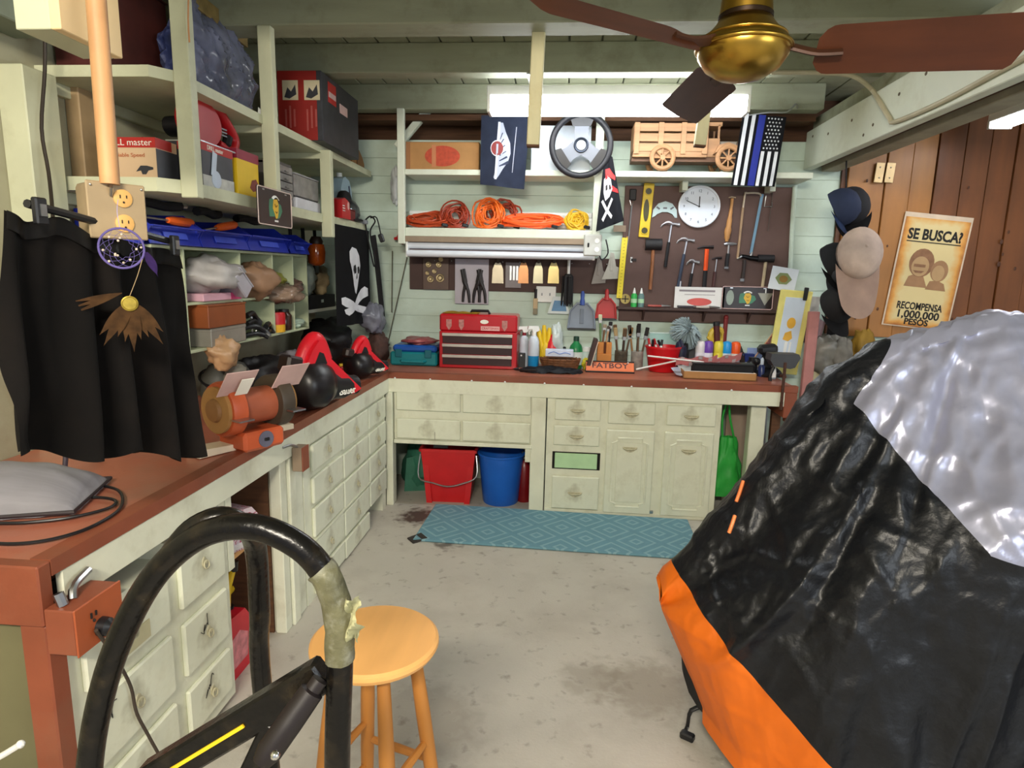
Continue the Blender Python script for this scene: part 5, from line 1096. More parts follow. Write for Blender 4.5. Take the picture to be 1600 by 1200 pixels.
t = hang('hatchet_hammer', 'short steel hammer with a black grip left of the hacksaw', 'hammer', 1139, 381)
obj('head', B().tube([q(-7, 1), q(-3, 0), q(5, 0), q(11, 0)], [.008, .012, .012, .005], 8), SILH, t); obj('shaft', shaft(B(), [(0, 2), (0, 14)], .0095, .7), SILH, t); obj('grip', shaft(B(), [(0, 14), (-1, 24), (-1, 34)], .014), BLKG, t); obj('butt', shaft(B(), [(-1, 33), (-1, 36)], .016), GREYP, t)
t = hang('hacksaw', 'hacksaw with a pale wooden side and a blue-grey blade hanging on the tool board', 'saw', 1165, 303)
obj('frame', B().tube([q(-4, 92), q(-3, 50), q(-1, 2), q(2, -1), q(18, -1), q(22, 3)], .007, 8, sm=3), M('pale_frame', '#C9BBA6', .5), t); obj('wood_side', B().box(q(-3, 55), (.016, .014, .36), (0, 1.5, 0), .003), M('frame_wood', '#A08466', .6, var=.2), t)
obj('blade', B().box(q(19, 42), (.02, .004, .42), (0, 6, 0)), M('blue_grey_blade', '#5B7787', .4, .5), t); obj('lower_arm', B().tube([q(-4, 92), q(4, 88), q(14, 88), q(16, 82)], .008, 8, sm=3), STEEL, t)
t = hang('ball_peen_hammer', 'black headed hammer hanging below the hacksaw', 'hammer', 1168, 402)
obj('head', B().tube([q(-8, -1), q(-4, -1), q(4, 1), q(15, 2)], [.016, .013, .018, .02, .012], 12), M('black_iron', '#141417', .35, .5), t); obj('collar', B().cyl(q(-9, -1), q(-10.5, -1), .017), STEEL, t); obj('handle', shaft(B(), [(-4, 4), (-4, 20), (-5, 32)], .0125), M('dark_wood', '#2E2523', .5), t); obj('butt', shaft(B(), [(-5, 31), (-5, 35)], .016), GREYP, t)
t = hang('rubber_mallet', 'black mallet with a pale wooden handle at the right side of the tool board', 'mallet', 1197, 404)
obj('head', B().cyl(q(-12, 0), q(11, 0), 5.5*E2, n=18), BLKG, t); obj('handle', shaft(B(), [(0, 5), (-1, 30), (-2, 50)], .0115), M('pale_ash', '#B9A888', .5, var=.1), t)
t = hang('trowel', 'pointed grey trowel blade hanging under the pale handled mallet', 'trowel', 1195, 458, dy=.02)
obj('blade', B().prism([(-.055, 0), (.055, 0), (0, -.09)], .003), M('trowel_steel', '#8E8C80', .4, .7), t); obj('tang', B().tube([q(0, 0), q(0, -6)], .005, 6), STEEL, t)
t = hang('hex_keys', 'bent steel rods hooked at the top right of the tool board', 'tool', 1197, 305)
obj('rod', B().tube([q(0, 0), q(-1, 16), q(10, 16), q(9, 10)], .004, 6), STEEL, t); obj('rod', B().tube([q(8, -14), q(9, 5), q(7, 50)], .003, 6), M('dark_rod', '#4A3E38', .5), t)
# level, file, yardstick, curved bottle opener
t = hang('spirit_level', 'yellow spirit level with three round vials at the left of the tool board', 'level', 1010, 329)
YL_ = M('level_yellow', '#D9B81F', .4)
obj('body', B().box((0, 0, 0), (15*E2, .02, 77*E2), (0, 3, 0), .003), YL_, t)
for dv in (-27, 29): o = obj('vial', B().lathe([(5.5*E2, 0), (5.5*E2, .004)], q(-dv*.05, dv, -.011), (90, 0, 0), 18), M('dark_vial', '#3A3716', .3), t); obj('vial_ring', B().torus(q(-dv*.05, dv, -.015), 5*E2, .003, (90, 0, 0), 18, 6), YL_, t)
obj('vial', B().lathe([(4*E2, 0), (4*E2, .004)], q(-.5, 0, -.011), (90, 0, 0), 18, 1, 4), M('dark_vial', '#3A3716', .3), t)
t = hang('long_file', 'long thin rod with a dark bristle head left of the yellow level', 'brush', 988, 302)
obj('bristle_head', B().box(q(1, 2), (.05, .02, .08), None, .006), BLKG, t); obj('wire_loop', B().tube([q(-3, 10), q(0, 20), q(3, 10)], .003, 6), STEEL, t); obj('rod', B().tube([q(0, 18), q(-2, 60), q(-6, 95)], .006, 8), STEEL, t); obj('handle', shaft(B(), [(-4, 62), (-6, 85)], .01), M('tan_grip', '#B98A4A', .5), t)
t = hang('folding_rule', 'yellow wooden rule hanging at the left edge of the tool board', 'ruler', 976, 372, dy=.025)
obj('blade', B().box(q(-2, 44), (.042, .006, .44), (0, 2.6, 0), .001), M('rule_yellow', '#E0CB2C', .4), t); tk = B()
for i in range(18): tk.box(q(-.2-i*.22, 4+i*4.8, -.004), (.012, .001, .002))
o = obj('graduations', tk, INK, t); o['kind'] = 'stuff'
t = hang('steel_square', 'dark steel square standing behind the yellow rule', 'tool', 986, 406)
obj('blade', B().mm(q(0, 2, -.002), q(8, -2, .002)), M('dark_iron_head', '#2B2627', .4, .7), t); obj('arm', B().mm(q(-1, 4, -.002), q(2, -4, .002)), STEEL, t)
t = hang('gauge_plate', 'pale blue-grey crescent shaped gauge above the claw hammers', 'gauge', 1039, 328)
obj('crescent', B().prism([(x*E2, z*E2) for x, z in ((-18, -11), (-17, 0), (-10, 9), (0, 12.5), (10, 9), (17, 0), (18, -11), (15, -11), (11, -6), (4, -3), (-4, -3), (-11, -6), (-14, -9))], .006), M('pale_gauge', '#AFC3C4', .4), t)
for x, a in ((-10, 35), (0, 0), (10, -35)): obj('window', B().box((x*E2, -.004, 2.5*E2), (.028, .002, .012), (0, a, 0)), M('dark_window', '#5A5A60', .4), t)
# plates and things on the ledge
LZ = sv+1.8
def ledge(u): return (P(u, 478, Y=.575).x, .575, LZ)
t = thing('licence_plate', 'white licence plate propped on the tool board ledge behind the hammers', 'license plate', (P(1093, 463, Y=.6).x, .6, LZ+.078)); 
obj('plate', B().box((0, 0, 0), (73*E2, .003, .155), None, .001), M('white_plate', '#D9D7D4', .4, var=.03), t); obj('red_arc', B().prism(disc(0, -.03, .09, .028, 20), .001, (0, -.0022, 0)), M('red_print', '#C0504A', .5), t)
obj('print_rows', B().box((-.02, -.002, .05), (.26, .001, .014)).box((0, -.002, .022), (.22, .001, .004)), M('grey_print', '#8A8286', .5), t)
t = plate('black plate with green and yellow emblem on the tool board ledge', Vector((P(1168, 463, Y=.6).x, .6, LZ+.085)), 75*E2, .168, 0, None, BLKPL, M('pink_border2', '#D2B0AC', .5), .15)
obj('grey_figure', B().prism(disc(-.125, .0, .028, .055, 14), .001, (0, -.0022, 0)), M('grey_figure', '#8E9A90', .5), t)
t = hang('compass_badge', 'small round brass badge at the lower left corner of the tool board', 'badge', 977, 467)
obj('disc', B().lathe([(.037, 0), (.037, .004)], (0, 0, 0), (90, 0, 0), 20), M('brass_dull', '#9A8A52', .4, .5, var=.2), t); obj('cross', B().box((0, -.005, 0), (.05, .001, .008)).box((0, -.005, 0), (.008, .001, .05)), BLKG, t)
for u, c, cc, lb in ((990, '#2FA24A', WHITE, 'green glue bottle on the ledge beside the round badge'), (1001, '#5B7A78', WHITE, 'grey-green glue bottle on the ledge next to the green one')):
    bottle('glue_bottle', lb, ledge(u), [(.022, 0), (.023, .01), (.023, .085), (.012, .1)], M('glue'+c, c, .4), [(.012, .1), (.008, .12), (.003, .14)], cc, lab=(.0235, .03, .06), labmat=M('pale_lab', '#9FC8A0', .5))
for u0, v0, u1, v1, c, lb in ((1013, 476, 1048, 481, '#A55048', 'red handled pliers lying on the tool board ledge'), (1060, 474, 1100, 480, '#38323A', 'dark pliers lying on the ledge in front of the white plate'), (1085, 472, 1125, 480, '#B9B2A8', 'pale snips lying on the ledge at the foot of the white plate')):
    a, b_ = P(u0, v0, Y=.555), P(u1, v1, Y=.555); a.z = b_.z = LZ+.012
    t = thing('pliers', lb, 'pliers', a); d = b_-a; obj('handle', B().tube([d*0, d*.3+Vector((0, -.012, 0)), d*.6], .007, 8, sm=3).tube([Vector((0, .03, 0)), d*.3+Vector((0, .035, 0)), d*.6], .007, 8, sm=3), M('pl'+c, c, .5), t); obj('jaws', B().tube([d*.58, d*.8, d], [.012, .01, .005], 8), STEEL, t)
# low strip items
t = hang('hole_saw_set', 'blister pack of round hole saws on the low brown tool strip', 'tool set', 681, 428)
obj('card', B().box((0, 0, 0), (40*E2, .004, 48*E2), None, .002), M('brown_blister', '#564238', .4, alpha=1), t)
for dx, dv, r in ((-11, -14, 4), (5, -14, 4), (-8, 8, 5), (7, 6, 6.5), (-2, -4, 3), (-13, -1, 2.5), (8, -22, 3)): obj('hole_saw', B().torus(q(dx, dv, -.008), r*E2*.8, .007, (90, 0, 0), 20, 6).lathe([(r*E2*.5, 0), (r*E2*.4, .012)], q(dx, dv, -.002), (90, 0, 0), 14), M('brassy_steel', '#B9A882', .35, .7), t)
t = hang('pliers_set', 'clear pack with two large pliers hanging on the low tool strip', 'tool set', 737, 440)
obj('card', B().box((0, .002, 0), (52*E2, .003, 68*E2), None, .002), M('white_card_back', '#AFAAB4', .5, var=.06), t)
for s_, dx in ((1, -9), (-1, 9), (1, 16)): obj('pliers', B().tube([q(dx-6*s_, -18, -.01), q(dx-2*s_, 0, -.012), q(dx+4*s_, 14, -.012), q(dx+6*s_, 32, -.01)], [.014, .018, .012, .01], 8, sm=3).tube([q(dx-3*s_, -19, -.01), q(dx, 0, -.012), q(dx-3*s_, 16, -.012), q(dx-4*s_, 31, -.01)], [.01, .014, .011, .01], 8, sm=3), M('dark_plier', '#34302F', .4, .4), t)
for i, (u, c, w_, lb) in enumerate(((778, '#BFB49C', 18, 'polished putty knife first from left on the low tool strip'), (818, '#C08A60', 16, 'copper coloured putty knife on the low tool strip'), (841, '#B5AE92', 15, 'pale steel putty knife on the low tool strip'), (865, '#C7B37A', 17, 'brassy wide putty knife on the low tool strip'))):
    t = hang('putty_knife', lb, 'putty knife', u, 425, dy=.006); w2 = w_/2*E2
    obj('blade', B().prism([(-w2*.45, 14*E2), (w2*.45, 14*E2), (w2*.9, 4*E2), (w2, -17*E2), (-w2, -17*E2), (-w2*.9, 4*E2)], .002), M('blade'+c, c, .25, .85), t); obj('handle', B().box(q(0, -20), (.026, .014, .07), None, .005), M('knife_handle', '#3E332A', .5), t)
t = hang('blade_pack', 'grey blister pack of scraper blades between two putty knives', 'package', 802, 430)
obj('card', B().box((0, 0, 0), (24*E2, .004, 38*E2), None, .001), M('grey_blister', '#7C7476', .3), t)
for dx in (-4, 1, 6): obj('blade', B().box(q(dx, -3, -.006), (.018, .006, .11), None, .002), STEEL, t)
t = hang('scrub_brush', 'black long-bristled brush hanging from a white handle', 'brush', 888, 408, dy=.02)
obj('handle', shaft(B(), [(1, -4), (1, 8), (1, 22)], .011), WHITE, t); bb = B()
for i in range(70): a = random.uniform(0, 6.28); r = random.uniform(.005, .04); bb.cyl((r*math.cos(a), r*math.sin(a)*.5, -.11), (r*math.cos(a)*1.15, r*math.sin(a)*.6, -.30-random.uniform(0, .04)), .005, .003, 4)
o = obj('bristles', bb, BLKG, t); o['kind'] = 'stuff'; obj('block', B().box(q(1, 22), (.06, .04, .03), None, .008), BLKG, t)
t = hang('dustpan', 'white and blue dustpan with a tapered shape behind the black brush', 'dustpan', 873, 482)
obj('pan', B().prism([(x*E2, z*E2) for x, z in ((-9, 18), (10, 18), (17, -8), (-17, -8))], .012), M('white_pan', '#C9D2D2', .4), t); obj('blue_inset', B().prism([(x*E2, z*E2) for x, z in ((-7, 12), (9, 12), (12, -4), (-11, -4))], .003, (0, -.008, 0)), M('blue_inset', '#5B86AE', .5), t)
t = hang('paint_brush', 'flat paint brush with a pale handle hanging below the putty knives', 'brush', 837, 462)
obj('handle', shaft(B(), [(0, -10), (0, 4)], .011), BLKG, t); obj('ferrule', B().box(q(0, 12), (.035, .012, .08), None, .003), M('pale_wood_handle', '#B9A27C', .5), t); obj('bristles', B().box(q(0, 24), (.035, .014, .045), None, .002), M('dusty_bristle', '#8C8570', .8), t)
t = hang('outlet_plate', 'white double outlet plate on the wall between the brushes', 'outlet', 853, 460)
obj('cover', B().box((0, .012, 0), (.15, .012, .12), None, .004), WHITE, t); obj('slots', B().box((-.03, .004, .0), (.008, .003, .02)).box((.03, .004, 0), (.008, .003, .02)), GREYP, t)
def dustpan(label, u, v, w_, h_, col, grey):
    t = hang('dustpan', label, 'dustpan', u, v, dy=.01)
    pm = M('pan'+col, col, .4, var=.1, alpha=.97)
    b = B().prism([(x*E2, z*E2) for x, z in ((-w_*.2, h_*.42), (w_*.2, h_*.42), (w_*.42, h_*.15), (w_*.5, -h_*.5), (-w_*.5, -h_*.5), (-w_*.42, h_*.15))], .006)
    obj('pan', b, pm, t)
    obj('side_wall', B().tube([q(-w_*.48, h_*.48, -.012), q(-w_*.41, -h_*.15, -.015), q(-w_*.18, -h_*.42, -.015), q(w_*.18, -h_*.42, -.015), q(w_*.41, -h_*.15, -.015), q(w_*.48, h_*.48, -.012)], .007, 6), pm, t)
    obj('handle', B().tube([q(0, -h_*.36, -.01), q(0, -h_*.6, -.01), q(0, -h_*.85, -.005)], [.02, .014, .016, .01], 10, sm=2), M('hand'+col, grey, .4), t)
    obj('lip', B().box(q(0, h_*.5, -.006), (w_*E2, .012, .012)), M('lip'+col, '#2A2A2C', .5), t)
dustpan('large grey-blue dustpan with a blue handle hanging on the back wall', 909, 492, 43, 42, '#7E8896', '#3F5AA8')
obj('slot', B().box(q(909-909, 2, -.006), (.03, .004, .11), None, .003), M('pan_rib', '#66707E', .4), bpy.data.objects['dustpan.001'])
dustpan('red dustpan with a short red handle next to the big grey dustpan', 947, 481, 32, 33, '#B03434', '#B03434')
for u, v, w_, lb in ((955, 418, 30, 'translucent white plastic scraper hanging left of the yellow rule'), (935, 425, 22, 'grey translucent plastic scraper hanging beside the white one')):
    t = hang('spreader', lb, 'scraper', u, v, dy=.01 if u == 955 else 0); obj('blade', B().prism([(x*E2, z*E2) for x, z in ((-2, 22), (3, 21), (7, 2), (w_*.55, -2), (w_*.5, -16), (-w_*.45, -18), (-5, 4))], .004), M('spreader%d' % u, '#B5B3A8' if u == 955 else '#8C847C', .35, alpha=.9), t); obj('rib', B().box(q(0, -5, -.004), (.02, .004, .1), None, .002), M('spreader%d' % u, '#B5B3A8', .35), t)
# ================================================================== right of the tool board
pz = P(1345/1, 420, Y=.62)
tag(obj('conduit_pipe', B().tube([P(1242, 290, Y=.62), P(1238, 350, Y=.62), P(1235, 420, Y=.62)], .016, 10), MINT), 'pale green conduit pipe running down the back wall right of the tool board', 'pipe')
p = P(1224, 436, Y=.58); t = thing('emblem_sign', 'tilted white card with a faded green emblem right of the tool board', 'sign', (p.x, .58, p.z), rot=(0, 8, 0))
obj('card', B().box((0, 0, 0), (38*E2, .004, 33*E2), None, .001), M('white_card2', '#D3DAE0', .5, var=.04), t); obj('emblem', B().prism([(x*E2, z*E2) for x, z in ((-12, 0), (-7, 8), (4, 9), (12, 1), (6, -7), (-5, -8))], .001, (0, -.003, 0)), M('olive_emblem', '#7C8A5C', .5), t); obj('emblem_core', B().prism(disc(0, .0, 6*E2, 5*E2), .001, (0, -.004, 0)), M('brown_emblem', '#8A6A30', .5), t); obj('hang_strip', B().box(q(5, 24), (.012, .004, .1)), WHITE, t)
a = P(1225, 520, Y=.52); t = thing('packaged_mat', 'white sheet with a yellow border standing at the right end of the worktop', 'package', (a.x, .5, P(1225, 585, Y=.5).z), rot=(6, 3, 0))
hh = (585-463)*E2; t.location.z = max(t.location.z, TOP+.01)
YB2 = M('pale_yellow_border', '#D9D07A', .5)
obj('sheet', B().box((0, 0, hh/2), (44*E2, .02, hh), None, .003), YB2, t); obj('white_face', B().box((0, -.011, hh*.5), (28*E2, .003, hh*.84), None, .001), M('blue_white_face', '#C5D2E0', .5, var=.03), t)
obj('yellow_figure', B().prism(disc(.0, hh*.62, .03, .04), .001, (0, -.013, 0)).prism([(-.04, hh*.42), (-.03, hh*.5), (.01, hh*.53), (.025, hh*.44), (.0, hh*.4)], .001, (0, -.013, 0)), M('amber_figure', '#D8A63C', .5), t); obj('white_leg', B().box((-.01, -.013, hh*.27), (.02, .001, hh*.25)).box((.02, -.013, hh*.27), (.012, .001, hh*.25)), WHITE, t)
obj('black_clip', B().box((.06, -.012, hh*.97), (.028, .02, .09), None, .004), BLKG, t)
# caps on the wall
def cap(label, u, v, Y, col, rot, s=1, brimcol=None, strap=None, brim=True, bl=1.05):
    c = P(u, v, Y=Y); t = thing('baseball_cap', label, 'cap', c, rot=rot); m_ = M('cap'+label[:18], col, .85, var=.15, scale=12)
    R3 = .095*s
    obj('crown', B().lathe([(R3, 0), (R3*1.02, R3*.35), (R3*.95, R3*.75), (R3*.72, R3*1.15), (R3*.35, R3*1.38), (.004, R3*1.43)], n=26, sy=1.12), m_, t, ang=1.2)
    if brim: obj('brim', B().sheet(lambda a, b: Vector(((a-.5)*2*R3*1.02*(1-.25*b*b), -R3*1.0*math.sqrt(max(0, 1-(a-.5)**2*3.4))-b*R3*bl, .005-.22*R3*(abs(a-.5)*2)**2*.8)), 16, 6).solid(.004), M('brim'+label[:18], brimcol or col, .85, var=.12), t, ang=1.2)
    obj('button', B().ball((0, 0, R3*1.44), .008, n=8), m_, t)
    if strap: obj('band', B().torus((0, 0, .006), R3*1.02, .005, None, 24, 6), M('capband', strap, .8), t)
    return t
CP = .12
cap('navy blue baseball cap, topmost left of the caps under the beam', 1306, 328, CP, '#1D2740', (60, 15, 50), 1.1, '#2A3E66')
cap('black cap right behind the navy cap under the beam', 1332, 325, CP+.05, '#121217', (70, -10, -30), 1.1)
cap('black cap left of the beige cap', 1296, 412, CP, '#15161A', (60, 10, 40), 1.1)
cap('dark grey cap peeping out between the black cap and the beige cap', 1318, 425, CP-.02, '#34363A', (75, 0, -20), 1.0)
cap('black cap lowest of the caps, under the beige one', 1302, 480, CP-.02, '#141316', (60, 0, 25), 1.1)
t = cap('beige cap with a long pale brim in front of the dark caps', 1341, 398, CP-.18, '#B9A496', (70, 0, -6), 1.3, '#C0A697', '#6E5E56', bl=1.9); t.scale = (1, 1.15, .8)
cr_ = P(1322, 300, Y=CP+.1); tag(obj('cap_cord', B().tube([(2.98, CP+.1, 2.40), cr_, P(1318, 400, Y=CP+.1), P(1312, 500, Y=CP+.1)], .005, 6), BLACKM), 'dark cord hanging from the beam that carries the caps', 'cord')
# hanging cloths and bags beneath the caps
def cloth(name, label, cat, poly, Y, mat, seed, amp=.03):
    t, f = hangflag(name, label, poly, Y, mat, seed, amp=amp); t['category'] = cat; return t
cloth('rag', 'white cloth hanging right of the yellow bordered sheet', 'cloth', [(1246, 462), (1283, 464), (1276, 500), (1250, 502)], .6, M('white_rag', '#BFBAB4', .9), 7)
cloth('rag', 'dark grey cloth hanging below the white cloth', 'cloth', [(1250, 486), (1280, 488), (1270, 540), (1246, 532)], .56, M('dark_rag', '#3A3336', .9), 8)
cloth('rag', 'pink-white striped cloth strip hanging beside the dark cloth', 'cloth', [(1278, 496), (1290, 504), (1268, 566), (1256, 566)], .53, M('pinkish_rag', '#C4A9AE', .9, var=.1), 9)
t = cloth('work_gloves', 'dark hanging work gloves with a yellow tag under the caps', 'gloves', [(1292, 498), (1318, 500), (1312, 540), (1290, 540)], .5, M('dark_glove', '#1E1A1A', .9), 10); obj('yellow_tag', B().box((-.0, -.03, -.04), (.04, .004, .03), (0, 30, 0)), M('tag_yellow', '#C9B640', .6), t)
bagthing('plastic_bag', 'grey dusty plastic bag hanging beneath the gloves', tuple(P(1287, 590, Y=.5)), (.12, .09, .17), M('grey_dusty_bag', '#77746C', .4, var=.35, scale=9), 51)
bagthing('cloth_bundle', 'second grey bundle hanging right of the dusty plastic bag', tuple(P(1312, 585, Y=.45)), (.07, .07, .14), M('grey_bundle', '#6E6A62', .7, var=.3, scale=9), 53)
tag(obj('red_plank', B().mm((P(1252, 600, Y=.4).x, .38, 0), (P(1268, 600, Y=.4).x, .42, 1.42), .003), M('pink_plank', '#A9706A', .6, var=.15)), 'narrow faded red plank standing at the right end of the worktop', 'plank')
tag(obj('pale_post', B().mm((P(1268, 600, Y=.5).x, .5, 0), (P(1290, 600, Y=.5).x, .58, 1.15), .003), M('pale_post', '#B3AC88', .6)), 'pale post standing in the shadow beside the right end of the worktop', 'post')
bagthing('yellow_sack', 'yellow-brown sack hanging in the shadow under the cedar boards', tuple(P(1345, 570, Y=.5)), (.09, .07, .13), M('ochre_sack', '#8A6A1E', .7, var=.3), 55)
t = thing('storage_barrel', 'dark round container in the shadow under the cedar boards', 'barrel', (3.62, .38, 0)); obj('drum', B().lathe([(.2, 0), (.22, .3), (.22, .8), (.2, 1.12)], n=28), M('dark_drum', '#2C2A28', .5), t); obj('rim', B().torus((0, 0, 1.12), .2, .012, None, 28, 6), STEEL, t)
# hinge and poster on the cedar boards
p = P(1382, 270, Y=.59); t = thing('door_hinge', 'two pale hinge leaves screwed across a gap between cedar boards', 'hinge', (p.x, .586, p.z))
for s_ in (-1, 1): o = obj('hinge_leaf', B().box((s_*.035, 0, 0), (.06, .006, .135), (0, 3, 0), .005), M('pale_hinge', '#C4A878', .4, .3), t); obj('screw', B().ball((s_*.035, -.004, .035), .005, n=6).ball((s_*.035, -.004, -.035), .005, n=6), STEEL, o)
c = [P(u, v, Y=.583) for u, v in ((1408, 333), (1518, 337), (1486, 513), (1383, 513))]; pc = (c[0]+c[1]+c[2]+c[3])/4
W_, H_ = ((c[1]-c[0]).length+(c[2]-c[3]).length)/2, ((c[0]-c[3]).length+(c[1]-c[2]).length)/2
t = thing('wanted_poster', 'old-style wanted poster in Spanish pinned to the cedar boards', 'poster', pc, rot=(0, 5.0, 0))
def poster_mat():
    m = M('parchment', '#D7C48F', .75, var=.06, scale=6); nt = m.node_tree; N = nt.nodes; L = nt.links; b = N['Principled BSDF']; src = b.inputs['Base Color'].links[0].from_socket
    tc = N.new('ShaderNodeTexCoord'); sp = N.new('ShaderNodeSeparateXYZ'); L.new(tc.outputs['Object'], sp.inputs[0])
    def mth(op, a, b_): n = N.new('ShaderNodeMath'); n.operation = op; (L.new(a, n.inputs[0]) if not isinstance(a, (int, float)) else setattr(n.inputs[0], 'default_value', a)); (L.new(b_, n.inputs[1]) if not isinstance(b_, (int, float)) else setattr(n.inputs[1], 'default_value', b_)); return n.outputs[0]
    nz = N.new('ShaderNodeTexNoise'); nz.inputs['Scale'].default_value = 14; nz.inputs['Detail'].default_value = 6; L.new(tc.outputs['Object'], nz.inputs[0])
    ax = mth('DIVIDE', mth('ABSOLUTE', sp.outputs[0], 0), W_/2); az = mth('DIVIDE', mth('ABSOLUTE', sp.outputs[2], 0), H_/2)
    e = mth('ADD', mth('MAXIMUM', mth('POWER', ax, 2.2), mth('POWER', az, 5)), mth('MULTIPLY', mth('SUBTRACT', nz.outputs[0], .5), .5))
    cr = N.new('ShaderNodeValToRGB'); L.new(e, cr.inputs[0]); cr.color_ramp.elements[0].position = .35; cr.color_ramp.elements[0].color = (*lin('#D7C48F'), 1); cr.color_ramp.elements[1].position = 1.0; cr.color_ramp.elements[1].color = (*lin('#8E4A22'), 1); x_ = cr.color_ramp.elements.new(.68); x_.color = (*lin('#D69A4C'), 1)
    L.new(cr.outputs[0], b.inputs['Base Color']); return m
obj('backing_sheet', B().box((0, .002, 0), (W_, .002, H_)), M('poster_white_edge', '#CDBBA4', .7), t)
obj('parchment', B().box((0, 0, -.012), (W_*.95, .002, H_*.95)), poster_mat(), t)
BOLDK = dict(bold=.0035)
text('SE BUSCA?', .1, INK, t, (.0, -.002, H_*.315), width=W_*.8, bold=.0035); obj('rule_line', B().box((0, -.0016, H_*.255), (W_*.8, .001, .007)), INK, t)
text('RECOMPENSA', .07, INK, t, (0, -.002, -H_*.31), width=W_*.68, bold=.002); text('1,000,000', .075, INK, t, (0, -.002, -H_*.385), width=W_*.62, bold=.002); text('PESOS', .06, INK, t, (0, -.002, -H_*.45), width=W_*.36, bold=.002)
SEP = M('sepia', '#8A6448', .75, var=.2, scale=20); SEP2 = M('sepia_light', '#B5946A', .75, var=.1); SEP3 = M('sepia_mid', '#9C7654', .75, var=.15)
def pd(poly, name, mat, dy): obj(name, B().prism([(x, z) for x, z in poly], .0008, (0, dy, 0)), mat, t)
pd(disc(-.05, .06, .085, .1), 'portrait_hair', SEP, -.0018); pd(disc(-.055, .035, .06, .07), 'portrait_face', SEP2, -.0026); pd([(-.14, -.11), (-.12, -.04), (-.08, -.02), (-.02, -.03), (.02, -.11)], 'portrait_shoulder', SEP3, -.0016); pd([(-.1, .005), (-.02, .005), (-.04, -.012), (-.08, -.012)], 'moustache', SEP, -.0034); pd([(-.1, .05), (-.02, .05), (-.02, .03), (-.1, .03)], 'dark_glasses', SEP, -.0034)
pd(disc(.08, .015, .06, .075), 'portrait_hair', SEP3, -.0022); pd(disc(.075, .0, .042, .055), 'portrait_face', SEP2, -.003); pd([(.01, -.12), (.03, -.06), (.08, -.05), (.13, -.07), (.15, -.12)], 'portrait_shoulder', SEP3, -.0017)
# ================================================================== back worktop
TZ = TOP+.003
def on(u, v, z=None):
    p = P(u, v, Z=TZ if z is None else z)
    if p.y > .5: p = P(u, v, Y=.46); p.z = TZ
    return p
# teal case and red pack
p = on(645, 572); k = P(646, 560, Y=p.y).x-P(645, 560, Y=p.y).x
t = thing('tool_case', 'teal plastic tool case with a blue lid left of the red toolbox', 'case', (p.x, p.y+.02, TZ)); 
TEAL = M('teal_plastic', '#12747A', .4, var=.08)
obj('base', B().mm((-37*k, .0, 0), (37*k, .26, .1), .012), TEAL, t); obj('lid', B().mm((-33*k, .005, .1), (36*k, .25, .15), .014), M('blue_lid', '#1D4E9C', .35), t); obj('handle', B().tube([(-.09, -.0, .035), (-.08, -.03, .035), (.08, -.03, .035), (.09, 0, .035)], .011, 8), TEAL, t)
for x in (-.11, .11): obj('latch', B().box((x, -.004, .09), (.05, .012, .06), None, .004), M('teal_dark', '#0E5A66', .4), t)
bagthing('pack', 'flat red plastic wrapped pack on top of the teal case', (p.x+.02, p.y+.12, TZ+.152), (.13, .09, .028), M('red_wrap', '#8E4A4C', .3, var=.35, scale=14), 61)
# toolbox
pl, pr = on(686, 574), on(806, 579); tw = pr.x-pl.x; k = tw/120
t = thing('toolbox', 'red metal toolbox with three drawers and silver drawer edges on the back worktop', 'toolbox', ((pl.x+pr.x)/2, pl.y+.01, TZ)); w2 = tw/2; H1 = (577-494)*k
TR = M('toolbox_red', '#B01420', .3, .1, var=.06, coat=.3)
obj('body', B().mm((-w2, 0, 0), (w2, .26, H1*.68), .004), TR, t)
obj('lid', B().mm((-w2, 0, H1*.68), (w2, .26, H1), .012), TR, t)
for i in range(3):
    z0 = H1*(.06+.2*i); d = obj('drawer', B().mm((-w2+.025, -.008, z0), (w2-.035, .0, z0+H1*.17), .002), M('toolbox_dark_red', '#2C1014', .4, var=.1), t)
    obj('silver_edge', B().mm((-w2+.022, -.016, z0+H1*.135), (w2-.032, -.004, z0+H1*.19), .002), M('silver_edge', '#C9C5BC', .3, .7), d)
obj('handle', B().tube([(-.07, .1, H1), (-.06, .09, H1+.022), (.06, .09, H1+.022), (.07, .1, H1)], .01, 8), BLACK, t)
for x, s in ((-w2+.07, .028), (-w2+.16, .026), (w2-.09, .028)): obj('sticker', B().prism([(x-s*.7, H1*.9), (x+s*.7, H1*.9), (x+s*.7, H1*.78), (x, H1*.7), (x-s*.7, H1*.78)], .001, (0, -.001, 0)), M('sticker_tan', '#A9706A', .5, var=.3, scale=60), t)
obj('oval_badge', B().prism(disc(.045, H1*.87, .03, .015), .001, (0, -.001, 0)), PAPER, t)
obj('name_plate', B().mm((.02, -.002, H1*.71), (.155, 0, H1*.79)), M('plate_pink', '#D7A2A0', .4), t); text('CRAFTSMAN', .022, TR, t, (.0875, -.003, H1*.75), width=.12)
obj('yellow_cloth', B().sheet(lambda u, v: Vector((-w2+.01+.26*u, .02+.2*v, H1+.004+.008*math.sin(u*9)*math.sin(v*7))), 12, 8).solid(.003), M('yellow_cloth', '#C9A030', .8), t)
